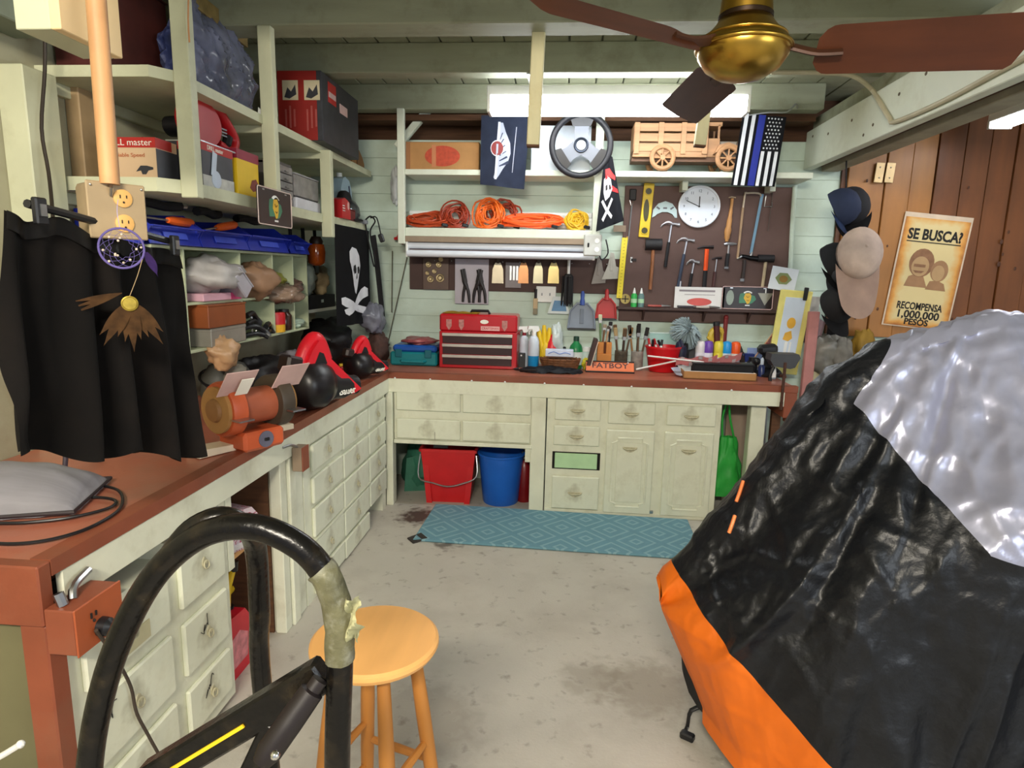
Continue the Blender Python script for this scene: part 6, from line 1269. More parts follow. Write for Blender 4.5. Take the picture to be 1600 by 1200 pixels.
# spray bottles
def spray(label, u, v, body, hh, liquid=None, head=None, cap_col=None, r=.034):
    p = on(u, v); t = thing('spray_bottle', label, 'bottle', p, 20)
    obj('body', B().lathe([(r*.95, 0), (r, .01), (r, hh*.62), (r*.8, hh*.72), (r*.38, hh*.78)], n=20), body, t, ang=.9)
    if liquid: obj('liquid', B().lathe([(r*.93, .004), (r*1.005, .012), (r*1.005, hh*.3)], n=20), liquid, t)
    obj('neck', B().cyl((0, 0, hh*.77), (0, 0, hh*.85), r*.42, n=14), cap_col or WHITE, t); obj('trigger_head', B().prism([(-.05, hh*.92), (-.045, hh*1.0), (.03, hh*1.0), (.04, hh*.9), (.01, hh*.85), (-.01, hh*.85), (-.02, hh*.93)], .024), head or WHITE, t); obj('trigger', B().tube([(-.022, 0, hh*.93), (-.04, 0, hh*.85), (-.035, 0, hh*.8)], .005, 6), cap_col or WHITE, t); return t
FROST = M('frosted_bottle', '#C3CDD8', .3, var=.05)
spray('white spray bottle with a red collar right of the red toolbox', 818, 571, FROST, .30, None, WHITE, M('dark_red_collar', '#7E1E2A', .4))
spray('clear spray bottle half full of blue liquid', 833, 575, FROST, .31, M('blue_liquid', '#1E86C0', .2), r=.04)
p = on(815, 574); t = thing('dark_box', 'small black dotted box in front of the white spray bottle', 'box', (p.x-.0, p.y+.0, TZ)); obj('body', B().box((0, .02, .05), (.05, .03, .115), None, .003), M('black_print', '#25282A', .5), t); obj('dot', B().prism(disc(-.005, .088, .006, .006), .001, (0, .004, 0)), WHITE, t)
p = on(853, 566); t = thing('rubber_glove', 'yellow rubber gloves standing behind the basket', 'gloves', (p.x, p.y, TZ))
for i, (dx, a, L_) in enumerate(((-.04, -14, .30), (-.015, -4, .33), (.012, 4, .31), (.035, 12, .27), (.05, 30, .2))): obj('finger', B().tube([(dx*.5, 0, .1), (dx, 0, .18), (dx+math.sin(math.radians(a))*.1, 0, L_*.95)], [.026, .02, .018, .012], 10, sm=3), YELP, t)
obj('palm', crumple((0, 0, .1), (.055, .03, .1), 3, 16, .15), YELP, t)
p = on(862, 570); bottle('cleaner_bottle', 'red cone-topped squeeze bottle behind the basket', p, [(.045, 0), (.05, .02), (.048, .12), (.036, .19), (.02, .225), (.008, .235)], M('red_bottle', '#D22832', .35), [(.02, .225), (.018, .24), (.006, .25)], REDP)
bagthing('plastic_bag', 'thin clear plastic bag behind the red cone bottle', tuple(on(868, 565)), (.05, .04, .16), M('white_clear_film', '#C5D0CE', .25, var=.2, alpha=.8), 63)
bottle('glue_bottle', 'small white bottle with a black cap and red band', on(880, 567), [(.036, 0), (.037, .02), (.037, .1), (.015, .125)], WHITE, [(.017, .125), (.017, .155), (.012, .158)], BLACK, lab=(.0375, .085, .1), labmat=M('dark_red_band', '#6E2028', .5))
bottle('cleaner_bottle', 'green bottle with a white oval label beside the white box', on(899, 570), [(.046, 0), (.05, .02), (.05, .14), (.042, .17), (.02, .195), (.02, .205)], M('green_bottle', '#1F7A44', .3), [(.021, .205), (.021, .235), (.017, .238)], M('dark_green_cap', '#1A3A2C', .4), lab=(.0508, .03, .125), labmat=M('white_label', '#D7DEDA', .5))
bottle('white_jar', 'small pale box-like jar right of the green bottle', on(915, 570), [(.03, 0), (.03, .15), (.025, .155)], M('pale_green_jar', '#B3C4BC', .4), [(.031, .13), (.031, .16)], WHITE)
p = P(875, 570, Y=.34); p.y = .32; t = thing('basket', 'brown woven basket of supplies behind the black fabric bag', 'basket', (p.x, p.y+.02, TZ)); wv = B()
for j in range(5):
    for s_ in (0,): wv.torus((0, 0, .012+.017*j), .115+.006*j, .009, None, 40, 6)
for i in range(20): a = 2*PI*i/20; wv.cyl((.117*math.cos(a), .117*math.sin(a), 0), (.145*math.cos(a), .145*math.sin(a), .092), .006, n=6)
for v in wv.bm.verts: v.co.y *= .55
obj('weave', wv, M('wicker', '#6B4326', .7, var=.35, scale=40), t); obj('bottom', B().lathe([(.11, .0), (.11, .008)], sy=.55), M('wicker', '#6B4326', .7), t)
p2 = P(872, 550, Y=p.y-.0); t = thing('foil_box', 'white and blue printed carton lying across the basket', 'box', (p2.x+.01, p.y+.0, TZ+.105)); obj('body', B().mm((-.1, -.035, 0), (.1, .035, .05), .003), M('white_blue_box', '#C6CFE2', .5, var=.08, scale=30), t); obj('blue_print', B().tube([(-.08, -.036, .02), (-.04, -.036, .035), (0, -.036, .02), (.04, -.036, .03), (.08, -.036, .02)], .003, 5, sm=3), M('blue_print', '#5A7AC0', .5), t)
p = on(860, 583); t = thing('black_bag', 'black fabric bag lying flat on the front of the back worktop', 'bag', (p.x, p.y+.05, TZ))
obj('fabric', B().sheet(lambda u, v: Vector(((u-.5)*.46*(1-.15*(v-.5)**2*4), (v-.5)*.16*(1-(2*u-1)**4*.6), .004+.035*math.sin(PI*u)**.5*math.sin(PI*v)**.6+.02*noise.noise(Vector((u*7, v*4, 2))))), 30, 14).solid(.004), M('dark_nylon_bag', '#25282E', .55, var=.2), t, ang=1.2); obj('strap', B().tube([(-.23, 0, .02), (-.26, -.03, .015), (-.22, -.08, .02), (-.1, -.085, .02)], .009, 6, sm=3, flat=.4), BLACK, t)
p = on(917, 578); bagthing('yellow_pack', 'small yellow and black pack beside the plywood block', tuple(p), (.04, .03, .045), M('yellow_black', '#B9AE2A', .5, var=.5, scale=25), 65)
p = on(919, 580); t = thing('leaning_board', 'dark leaning board with a pale edge left of the plywood brush block', 'board', (p.x-.015, p.y+.06, TZ), rot=(0, 14, 0)); obj('board', B().mm((-.01, -.06, 0), (.02, .06, .24), .002), M('dark_frame_wood', '#3A2622', .6), t); obj('pale_edge', B().mm((.02, -.06, 0), (.026, -.05, .23)), M('pale_edge', '#C9B8A4', .5), t)
# plywood brush block with brushes
p = on(943, 574); t = thing('brush_block', 'orange plywood block with a slot holding paint brushes', 'brush holder', (p.x, p.y+.02, TZ)); PLY = M('plywood_orange', '#C07A34', .55, var=.12)
obj('lower_block', B().mm((-.052, -.045, 0), (.052, .045, .115), .002), PLY, t); obj('upper_wall', B().mm((-.052, -.03, .115), (-.006, .045, .2), .002).mm((.012, -.03, .115), (.052, .045, .2), .002).mm((-.05, .02, .115), (.05, .045, .2), .002), PLY, t); obj('slot', B().mm((-.006, -.0, .115), (.012, .02, .198)), M('slot_dark', '#5A2E14', .7), t)
def brush(label, x, y, z, L_, lean, col, hc, loc):
    t = thing('paint_brush', label, 'brush', (loc.x+x, loc.y+y, loc.z+z), rot=(0, lean, 0)); obj('handle', B().tube([(0, 0, 0), (0, 0, L_*.4), (0, 0, L_*.7)], [.006, .008, .007], 8), M('bh'+hc, hc, .5), t); obj('ferrule', B().box((0, 0, L_*.76), (.026, .01, .03), None, .002), STEEL, t); obj('bristles', B().box((0, 0, L_*.9), (.028, .012, L_*.22), None, .004), M('br'+col, col, .9), t); return t
loc = Vector((p.x, p.y+.02, TZ))
for x, z, L_, le, c, h, lb in ((-.03, .2, .2, -3, '#B9BFA0', '#5C7A50', 'tall brush with pale bristles rising from the plywood block'), (-.012, .2, .13, 4, '#8A7A66', '#6E4E34', 'short brown brush in the plywood block'), (.012, .2, .12, 8, '#4A4038', '#B09070', 'small dark brush in the plywood block'), (.033, .2, .15, 2, '#1D1B1C', '#1D1B1C', 'black handled brush at the right of the plywood block')): brush(lb, x, .0, z, L_, le, c, h, loc)
def brushjar(label, u, v, r, hh, mat, cols, H2, seed, pre):
    p = on(u, v); bottle('brush_jar', label, (p.x, p.y+.03, TZ), [(r*.9, 0), (r, .01), (r, hh)], mat, None, None, cat='jar'); rr = random.Random(seed)
    for i in range(len(cols)):
        a = 2*PI*i/len(cols); brush('%s brush %s in the %s' % (('thin', 'worn', 'stubby', 'dusty', 'long')[i % 5], ('leaning left', 'at the back', 'leaning right', 'in the middle', 'at the front')[i % 5], pre), r*.4*math.cos(a), .03+r*.4*math.sin(a), .015, H2*rr.uniform(.85, 1.1), 9*math.cos(a), cols[i], ('#5B4632', '#3A2A20', '#8E6A3E')[i % 3], Vector((p.x, p.y, TZ)))
brushjar('smoky jar of dirty brushes right of the plywood block', 970, 575, .048, .14, M('smoky_jar', '#5A5246', .25, var=.4, scale=12, alpha=.88), ['#6E5230', '#8C7450', '#5A4028', '#9A845C', '#4E3A26'], .33, 4, 'smoky jar')
brushjar('clear ribbed glass of dark brushes left of the red bucket', 995, 576, .045, .14, M('ribbed_glass', '#9A948C', .2, var=.3, scale=25, alpha=.75), ['#1E1A18', '#2A2420', '#3A302A', '#191614'], .3, 5, 'ribbed glass')
# lettered plate
p = on(953, 582); t = thing('lettered_plate', 'orange lettered plate in a black frame lying propped on the worktop', 'license plate', (p.x, p.y, TZ+.002), rot=(-38, 0, 0))
k = P(954, 570, Y=p.y).x-P(953, 570, Y=p.y).x; w2 = 38*k; obj('plate', B().mm((-w2, -.003, 0), (w2, .0, .085), .001), M('plate_orange', '#D3672A', .45, var=.1), t); obj('frame', B().tube([(-w2, -.003, 0), (w2, -.003, 0), (w2, -.003, .085), (-w2, -.003, .085)], .006, 6, closed=True), BLACK, t)
text('FATBOY', .06, M('dark_brown_letters', '#4A1E12', .5), t, (0, -.0045, .05), width=w2*1.5, bold=.001)
for x in (-w2*.75, w2*.75): obj('screw', B().ball((x, -.005, .078), .006, n=8), WHITE, t)
# red bucket of pencils
p = on(1036, 581); t = thing('red_pail', 'small red plastic pail full of markers on the worktop', 'pail', (p.x, p.y+.05, TZ)); obj('pail', B().lathe([(.095, 0), (.1, .01), (.128, .17), (.134, .172), (.134, .185), (.12, .185), (.09, .02)], n=32), M('pail_red', '#C4121C', .35), t, ang=.8); obj('rim_tab', B().box((.13, -.03, .18), (.03, .02, .03), None, .004), REDP, t)
rr = random.Random(9)
for i, lb in enumerate(('white marker with a black tip leaning left in the red pail', 'white marker standing at the back of the red pail', 'red capped marker leaning out of the red pail', 'dark knife handle sticking out right of the red pail', 'white marker in the middle of the red pail')):
    a = i*1.3; m_ = thing('marker', lb, 'marker', (p.x-.05+.08*math.cos(a)*.6, p.y+.05+.05*math.sin(a), TZ+.14), rot=(rr.uniform(-15, 15), -25+i*8, 0)); obj('barrel', B().cyl((0, 0, -.08), (0, 0, .085), .008, n=10), BLACK if i == 3 else WHITE, m_); obj('cap', B().cyl((0, 0, .05), (0, 0, .095), .0095, n=10), REDP if i in (1, 2) else BLACK, m_)
obj_p = on(1015, 578); t = thing('glass_sheet', 'small pale glass panes leaning behind the red pail', 'pane', (on(1045, 560).x, .6, TZ)); obj('pane', B().mm((-.13, 0, 0), (.1, .006, .27)), M('pale_pane', '#A9CCC4', .15, alpha=.8), t); obj('edge', B().mm((-.13, -.002, .265), (.1, .008, .272)), M('pane_edge', '#C9DCD8', .3), t)
# feather duster, dark things behind
p = on(1074, 572); t = thing('feather_duster', 'grey fluffy feather duster standing among the clutter', 'duster', (p.x, p.y+.07, TZ)); fb = B(); rr = random.Random(11)
for i in range(220):
    th, ph = rr.uniform(0, 2*PI), rr.uniform(.2, PI*.95); d = Vector((math.sin(ph)*math.cos(th), math.sin(ph)*math.sin(th), math.cos(ph))); c = Vector((.0, 0, .30)); a = c+d*.03; b_ = c+Vector((d.x*.12-.02, d.y*.08, d.z*.1+(-.05 if d.x > .2 else 0))); fb.tube([a, (a+b_)/2+Vector((0, 0, .012)), b_], [.011, .009, .003], 4, flat=.4)
o = obj('plume', fb, M('grey_feathers', '#8A9A9E', .9, var=.2, scale=30), t); o['kind'] = 'stuff'; obj('handle', B().tube([(0, 0, 0), (0, 0, .2)], .018, 8), BLACK, t)
bagthing('dark_pouch', 'dark navy pouch leaning behind the grey duster', tuple(on(1062, 566)), (.045, .04, .12), M('dark_navy', '#1A1E36', .6), 67)
t = thing('leaning_board', 'dark slanted panel leaning against the wall behind the duster', 'board', (on(1095, 560).x, .58, TZ), rot=(-8, -14, 0)); obj('panel', B().mm((-.08, 0, 0), (.07, .012, .3), .002), M('dark_panel', '#45474C', .6), t); obj('trim', B().mm((-.08, -.003, .29), (.07, .014, .3)), BLACK, t)
t = thing('red_stick', 'dark red stick standing upright against the tool board', 'stick', (on(1136, 560).x, .58, TZ)); obj('stick', B().tube([(0, 0, 0), (0, 0, .2), (.0, 0, .40)], .016, 8), M('dark_red_stick', '#6E1C1C', .5), t); obj('tip', B().ball((0, 0, .40), .018, n=10), M('dark_red_stick', '#6E1C1C', .5), t)
t = thing('dark_red_roll', 'short dark red rod leaning beside the upright red stick', 'rod', (on(1128, 560).x, .55, TZ), rot=(0, -6, 0)); obj('rod', B().cyl((0, 0, 0), (0, 0, .36), .022, n=10), M('dark_red_rod', '#4A1416', .5), t); obj('cap', B().cyl((0, 0, .34), (0, 0, .37), .024, n=10), BLACK, t)
bagthing('brown_pouch', 'dark brown pouch behind the orange capped bottle', (on(1160, 565).x, .6, TZ), (.05, .03, .1), M('brown_pouch', '#3B302C', .7), 69)
# paint bottles
for u, col, capc, lb in ((1095, '#D8D4DC', '#E8E4E6', 'white bottle with a domed white cap'), (1108, '#D8D4E0', '#6E45A8', 'bottle with a domed purple cap'), (1124, '#D9C832', '#E0D040', 'yellow paint bottle under the tape dispenser'), (1137, '#C4CCD4', '#1E96DC', 'bottle with a bright blue cap'), (1151, '#C9BDB4', '#EE5A1E', 'bottle with a bright orange cap')):
    p = on(u, 574); bottle('paint_bottle', lb+' in the row behind the flags', (p.x, p.y+.07, TZ), [(.033, 0), (.034, .008), (.034, .115), (.03, .12)], M('pb'+col, col, .4), [(.034, .115), (.035, .125), (.035, .165), (.028, .182), (.01, .187)], M('pc'+capc, capc, .35), lab=(.0345, .03, .09), labmat=M('lavlab', '#C9C4D4', .5)).scale = (1, 1, 1.22)
p = on(1125, 570); t = thing('tape_dispenser', 'yellow tape dispenser standing above the row of paint bottles', 'tape dispenser', (p.x-.01, p.y+.12, TZ), rot=(0, 0, 15)); obj('wheel_body', B().torus((0, 0, .26), .05, .024, (90, 0, 0), 26, 8), M('dispenser_yellow', '#C2A53A', .45), t); obj('core', B().torus((-.005, 0, .255), .025, .01, (90, 0, 0), 18, 6), M('tape_grey', '#8A7E60', .5), t); obj('arm', B().tube([(-.045, 0, .28), (-.07, 0, .245), (-.06, 0, .235)], .012, 8), M('dispenser_yellow', '#C2A53A', .45), t); obj('stand', B().mm((-.03, -.02, 0), (.05, .02, .21), .004), BLACKM, t)
# grey boxes behind
p = on(1077, 578); t = carton('grey_tray', 'low grey ribbed box right of the red pail', 'box', (p.x, p.y+.06, TZ), (.13, .1, .075), 0, M('grey_ribbed', '#8C8C92', .5), flap=False)
for z in (.02, .04, .06): obj('rib', B().mm((-.066, -.052, z), (.066, .052, z+.006)), M('grey_rib', '#A9A9AE', .5), t)
bb = on(1185, 574)
for dx, dz, c, lb in ((-.11, 0, '#3B5FA8', 'small blue and white box behind the black vice'), (.04, 0, '#8FA4D4', 'pale blue and white carton behind the black vice'), (-.03, 0, '#22357E', 'dark blue bottle-shaped box behind the black vice')):
    t = carton('supply_box', lb, 'box', (bb.x+dx, bb.y+.16+(.05 if dx > 0 else 0), TZ), (.07 if dx < 0 else .15, .07, .13 if dx < 0 else .17), 0, M('sb'+c, c, .5, var=.1), flap=True); obj('white_band', B().mm((-.036 if dx < 0 else -.076, -.0365, .03), (.036 if dx < 0 else .076, .0365, .07)), WHITE, t)
# little flags on sticks lying down
FLG = M('pink_flag', '#E49C9C', .8, var=.05)
for (u0, v0, u1, v1, fu, fv, lb) in ((1012, 556, 1100, 566, 1158, 556, 'small pink and white chequered flag on a white stick lying across the red pail'), (994, 577, 1056, 564, 1120, 560, 'second small pink flag on a stick pointing at the lettered plate')):
    a = P(u0, v0, Y=.22); b_ = P(u1, v1, Y=.25); t = thing('stick_flag', lb, 'flag', a); d = b_-a; obj('stick', B().cyl((0, 0, 0), d, .006, n=8), WHITE, t); e = P(fu, fv, Y=.28)-a
    obj('cloth', B().sheet(lambda u, v: d.lerp(e, u)+Vector((0, -.02+.05*v*.5, .02-.055*v+.008*math.sin(u*14))), 20, 5).solid(.002), FLG, t, ang=1.3)
    for k in range(4): obj('white_check', B().sheet(lambda u, v, k=k: d.lerp(e, .1+.22*k+.1*u)+Vector((0, -.0225+.025*(.5*(k % 2)+v*.5), .0215-.055*(.5*(k % 2)+v*.5)+.008*math.sin((.1+.22*k+.1*u)*14))), 4, 3).solid(.001), M('flag_white', '#E2D9DA', .8), t, ang=1.3)
t = thing('stick_flag', 'small red and white flag standing at a slant near the yellow bordered sheet', 'flag', P(1178, 560, Y=.5), rot=(0, 32, 0)); obj('stick', B().cyl((0, 0, -.15), (0, 0, .38), .005, n=8), M('tan_stick', '#B9906A', .5), t); obj('cloth', B().sheet(lambda u, v: Vector((.005+.05*v, .008*math.sin(u*12), .1+.26*u)), 12, 4).solid(.002), M('dull_pink', '#B98A88', .8), t)
for k in range(4): obj('red_band', B().mm((.004, -.012, .12+.065*k), (.058, .012, .145+.065*k), .002), M('wine_red', '#7E2A30', .8), t)
# cardboard tray with black box and paper
p = on(1125, 594); k = P(1126, 580, Y=p.y).x-P(1125, 580, Y=p.y).x
t = thing('cardboard_tray', 'shallow cardboard tray on the front edge of the back worktop', 'tray', (p.x, p.y+.015, TZ), -2); w2 = 57*k; obj('front_wall', B().mm((-w2, 0, 0), (w2, .006, .05)), CARD, t); obj('base', B().mm((-w2, 0, 0), (w2, .22, .006)), CARD, t); obj('side_wall', B().mm((-w2, 0, 0), (-w2+.006, .22, .05)).mm((w2-.006, 0, 0), (w2, .22, .05)).mm((-w2, .214, 0), (w2, .22, .05)), CARD, t); obj('white_lining', B().mm((-w2+.006, .006, .006), (w2-.006, .01, .053)).mm((-w2+.006, .006, .006), (w2-.006, .21, .009)), WHITE, t)
t2 = thing('black_tray', 'long black plastic tray standing inside the cardboard tray', 'tray', (p.x+.03, p.y+.06, TZ+.012)); obj('tray', B().mm((-w2*.82, 0, 0), (w2*.85, .1, .085), .005), BLACKM, t2); obj('rim', B().mm((-w2*.84, -.004, .083), (w2*.87, .104, .094), .003), BLACK, t2)
a = on(1072, 589); t = thing('paper_sheet', 'folded white paper poking out left of the cardboard tray', 'paper', (a.x, a.y+.05, TZ+.012), 25); obj('sheet', B().sheet(lambda u, v: Vector(((u-.5)*.16, (v-.5)*.12, .05*max(0, v-.4)*1.3+.004*math.sin(u*5))), 10, 8).solid(.001), M('blue_white_paper', '#D3DAE8', .6), t, ang=1.2); obj('second_sheet', B().sheet(lambda u, v: Vector(((u-.5)*.12+.04, (v-.5)*.1+.02, .012+.06*max(0, v-.3))), 8, 6).solid(.001), WHITE, t, ang=1.2)
a = on(1092, 586); t = thing('navy_wrapper', 'dark blue and white folded wrapper on the paper', 'wrapper', (a.x, a.y+.06, TZ+.045), rot=(30, 0, 20)); obj('wrap', B().box((0, 0, .0), (.04, .1, .01), None, .003), M('navy_wrap', '#23284A', .4), t); obj('white_edge', B().box((.024, 0, .002), (.012, .1, .011), None, .003), WHITE, t)
# black drill / vice, spray tube, lamp, clamp
p = on(1207, 588); t = thing('bench_vice', 'black bench tool with a heavy round base at the right end of the worktop', 'vice', (p.x-.02, p.y+.04, TZ)); obj('base', B().lathe([(.105, 0), (.11, .012), (.08, .03), (.04, .045)], n=26), BLACK, t); obj('column', B().box((0, .01, .12), (.09, .08, .16), (0, 6, 0), .02), BLACKM, t); obj('head', B().box((-.02, 0, .19), (.13, .09, .07), (0, -8, 0), .02), BLACK, t); obj('knob', B().ball((-.09, -.01, .1), .028, n=12), BLACK, t); obj('lever', B().tube([(.03, -.03, .06), (.06, -.07, .03), (.02, -.1, .02)], .012, 8, sm=3), BLACK, t)
bottle('spray_tube', 'small dark blue bottle with a clear nozzle in front of the black vice', on(1189, 588), [(.022, 0), (.022, .07), (.012, .085)], M('navy_bottle', '#1F2C5A', .3), [(.012, .085), (.012, .12), (.004, .135)], M('clear_nozzle', '#B9C4D0', .25))
bottle('dark_jar', 'round black jar left of the black vice', on(1174, 580), [(.035, 0), (.038, .02), (.036, .09), (.025, .1)], BLACK, [(.026, .1), (.026, .125)], BLACK, cat='jar')
p = P(1222, 562, Y=.2); t = thing('desk_lamp', 'grey hooded clamp lamp head at the right end of the worktop', 'lamp', (p.x, .2, p.z)); obj('hood', B().prism([(x*KS, z*KS) for x, z in ((-18, 9), (18, 9), (20, 4), (14, -9), (8, -11), (-14, -8), (-19, 0))], .12), M('grey_hood', '#3A3B3E', .5), t); obj('stem', B().tube([(-.05, 0, -.05), (-.07, .0, -.12), (-.05, 0, p.z*0-.2)], .012, 8, sm=3), BLACK, t)
p = P(1224, 590, Y=-.03); t = thing('bar_clamp', 'rusty bar clamp gripping the front edge of the worktop right end', 'clamp', (p.x, -.04, p.z)); RST = M('rusty_steel', '#4A2E22', .6, .4, var=.3, scale=30); obj('bar', B().mm((-.008, -.006, -.2), (.008, .006, .1)), RST, t); obj('jaw', B().mm((-.012, -.01, .0), (.012, .05, .016)), RST, t); obj('screw', B().cyl((0, 0, -.21), (0, 0, -.16), .011, n=10), RST, t)
bottle('white_tube', 'white pointed tube standing beside the lamp at the worktop end', (2.67, .28, TZ), [(.02, 0), (.02, .04), (.012, .1), (.003, .13)], WHITE, [(.022, 0), (.022, .012)], GREYP)
t = thing('outlet_box', 'red painted outlet box under the right end of the worktop', 'outlet', P(1232, 648, Y=.1)); obj('box', B().box((0, 0, 0), (.05, .07, .1), None, .004), RED, t); obj('plug', B().box((.03, -.01, .0), (.03, .03, .03), None, .006), GREYP, t)
# ================================================================== left worktop
def onl(u, v): return P(u, v, Z=TZ)
# bench grinder
W_g = P(345, 640, Z=TZ+.165); gd = Vector((math.cos(math.radians(62)), math.sin(math.radians(62)), 0))
t = thing('bench_grinder', 'orange bench grinder with eye shields on the left worktop', 'grinder', (W_g.x+gd.x*.125, W_g.y+gd.y*.125, TZ), 62)
ORG = M('grinder_orange', '#B5522E', .45, var=.1)
obj('base', B().mm((-.09, -.085, 0), (.09, .085, .075), .012), ORG, t); obj('motor', B().cyl((-.08, 0, .16), (.08, 0, .16), .07, n=28), M('grinder_body', '#A0553A', .5, var=.15), t)
for s_ in (-1, 1):
    obj('wheel_guard', B().lathe([(.03, -.03), (.1, -.03), (.105, -.02), (.105, .025), (.098, .03), (.03, .03)], (s_*.105, 0, .165), (0, 90, 0), 30), ORG if s_ < 0 else M('guard_dark', '#3E352A', .5), t)
    obj('grinding_wheel', B().lathe([(.02, -.014), (.088, -.014), (.088, .014), (.02, .014)], (s_*.135, -.0, .165), (0, 90, 0), 30), M('grind_stone', '#A47A46', .9, var=.15), t); obj('wheel_cap', B().lathe([(.045, 0), (.04, .012), (.012, .016)], (s_*.15, 0, .165), (0, 90*s_, 0), 20), M('brown_cap', '#8A6238', .6), t)
    sh = obj('eye_shield', B().box((s_*.115, -.10, .275), (.13, .004, .12), (38, 0, 0), .002), M('scratched_shield', '#C9A8A2', .25, var=.12, alpha=.92), t); obj('bracket', B().tube([(s_*.105, -.05, .25), (s_*.105, -.075, .3)], .005, 6), STEEL, sh)
    obj('tool_rest', B().box((s_*.115, -.12, .14), (.06, .05, .006)), STEEL, t)
obj('label', B().box((-.095, -.109, .26), (.05, .003, .08), (38, 0, 0)), PAPER, t)
sw = obj('switch_plate', B().lathe([(.032, 0), (.032, .004)], (.0, -.086, .04), (90, 0, 0), 16), M('blue_grey_switch', '#5A5A6A', .5), t); obj('switch', B().box((0, -.093, .04), (.02, .008, .012), None, .002), BLACK, sw)
for u, v, L_, w_, rz, lb in ((335, 700, .17, .085, 62, 'pale wooden block on the worktop beneath the grinder'), (428, 667, .15, .07, 62, 'flat pale wooden wedge behind the grinder base')):
    p = onl(u, v+6); t = thing('wood_block', lb, 'block', (p.x, p.y, TZ), rz); obj('block', B().prism([(-L_/2, 0), (L_/2, 0), (L_/2, .022), (-L_/2, .03)], w_, (0, 0, 0)), M('pale_pine', '#EAD9BC', .6, var=.06), t); obj('end_grain', B().mm((L_/2-.001, -w_/2+.001, .001), (L_/2+.001, w_/2-.001, .021)), M('end_grain', '#E0CDB0', .7), t)
# red and black cordless vacuum / blowers
def blower(label, u, v, s, rz, seed):
    p = onl(u, v); t = thing('cordless_blower', label, 'power tool', (p.x, p.y, TZ), rz)
    obj('fan_housing', B().lathe([(.02, -.10*s), (.10*s, -.09*s), (.125*s, -.04*s), (.125*s, .05*s), (.1*s, .1*s), (.02*s, .11*s)], (0, 0, .125*s), (0, 90, 0), 30), M('blower_black', '#161214', .35, var=.1), t, ang=1)
    obj('nozzle', B().tube([(.05*s, 0, .12*s), (.16*s, 0, .1*s), (.3*s, 0, .085*s)], [.085*s, .07*s, .052*s], 18, sm=3), BLACK, t); obj('red_shell', B().prism([(x*s, z*s) for x, z in ((-.06, .215), (-.01, .30), (.03, .345), (.07, .33), (.1, .25), (.2, .16), (.3, .07), (.24, .05), (.12, .12), (.02, .2))], .11*s), M('blower_red', '#D01A28', .35), t)
    bmesh_ = obj('grip_gap_shade', B().prism([(x*s, z*s) for x, z in ((.0, .235), (.03, .29), (.055, .28), (.075, .23), (.05, .215))], .113*s), BLACKM, t)  # solid black inset painted as the shaded gap under the handle
    obj('handle', B().tube([(-.05*s, 0, .22*s), (-.005*s, 0, .31*s), (.045*s, 0, .35*s), (.08*s, 0, .32*s), (.11*s, 0, .24*s)], .036*s, 12, sm=4), M('blower_red', '#D01A28', .35), t); obj('battery', B().box((-.1*s, 0, .24*s), (.09*s, .085*s, .08*s), (0, 15, 0), .012), M('battery_brown', '#251814', .45), t)
    text('Bauer', .05*s, PAPER, t, (.19*s, -.068*s, .075*s), (80, 0, 0), width=.11*s, bold=.001); return t
blower('red and black cordless blower with a bulbous housing on the left worktop', 483, 640, 1.0, 62, 1)
blower('second black cordless blower lying behind the bulbous red one', 560, 592, .72, 55, 2)
p = onl(448, 590); t = thing('orange_sander', 'yellow-orange wedge shaped wooden block behind the black blower housing', 'block', (p.x-.03, p.y, TZ), 60); obj('wedge', B().prism([(-.09, 0), (.1, 0), (.1, .05), (-.05, .075)], .09), M('orange_wood', '#C98A3A', .5, var=.1), t); obj('groove', B().box((.02, -.046, .03), (.14, .003, .006)), BROWNW, t)
for u, v, L_, w_, hh, rz, c, lb in ((436, 640, .2, .12, .05, 62, '#1A1717', 'low black tool case on the worktop in front of the blower'), (425, 612, .24, .12, .06, 50, '#231E1C', 'black open tray behind the low black tool case'), (400, 650, .1, .08, .035, 40, '#1D1A1A', 'small black battery pack right of the grinder')):
    p = onl(u, v+8); t = thing('black_case', lb, 'case', (p.x-.03, p.y, TZ), rz); m_ = M('bc'+c, c, .45); obj('base', B().mm((-L_/2, -w_/2, 0), (L_/2, w_/2, hh*.6), .006), m_, t); obj('lid', B().mm((-L_/2+.004, -w_/2+.004, hh*.6), (L_/2-.004, w_/2-.004, hh), .006), m_, t); obj('sticker', B().mm((-.03, -w_/2-.001, hh*.15), (.02, -w_/2+.001, hh*.5)), M('grey_sticker', '#8A8A90', .5), t)
bagthing('cable_heap', 'heap of black cables and hoses under the pigeonhole rack', (-.56, -.72, TZ), (.13, .26, .1), M('black_heap', '#161416', .5, var=.4, scale=20), 71)
bagthing('red_rag', 'red bristly rag behind the orange wedge', (-.42, -.42, TZ), (.09, .12, .07), M('red_rag', '#A9261E', .9, var=.4, scale=25), 72)
bagthing('plastic_bag', 'clear plastic wrap lying on the red rag', (-.5, -.36, TZ+.1), (.1, .12, .04), M('grey_wrap', '#8A8488', .25, var=.3, alpha=.85), 73)
t = thing('helmet_visor', 'grey welding shield with a pale window behind the grinder', 'visor', (-.50, -1.15, TZ), 60); obj('shell', B().lathe([(.12, 0), (.14, .06), (.13, .14), (.09, .2), (.03, .22)], n=24, sy=.7), M('visor_grey', '#4A4A44', .5), t, ang=1); obj('window', B().box((0, -.095, .13), (.14, .01, .07), (-18, 0, 0), .006), M('visor_window', '#A59A86', .25), t); obj('strap', B().torus((0, 0, .12), .13, .008, (20, 0, 0), 24, 6), BLACK, t)
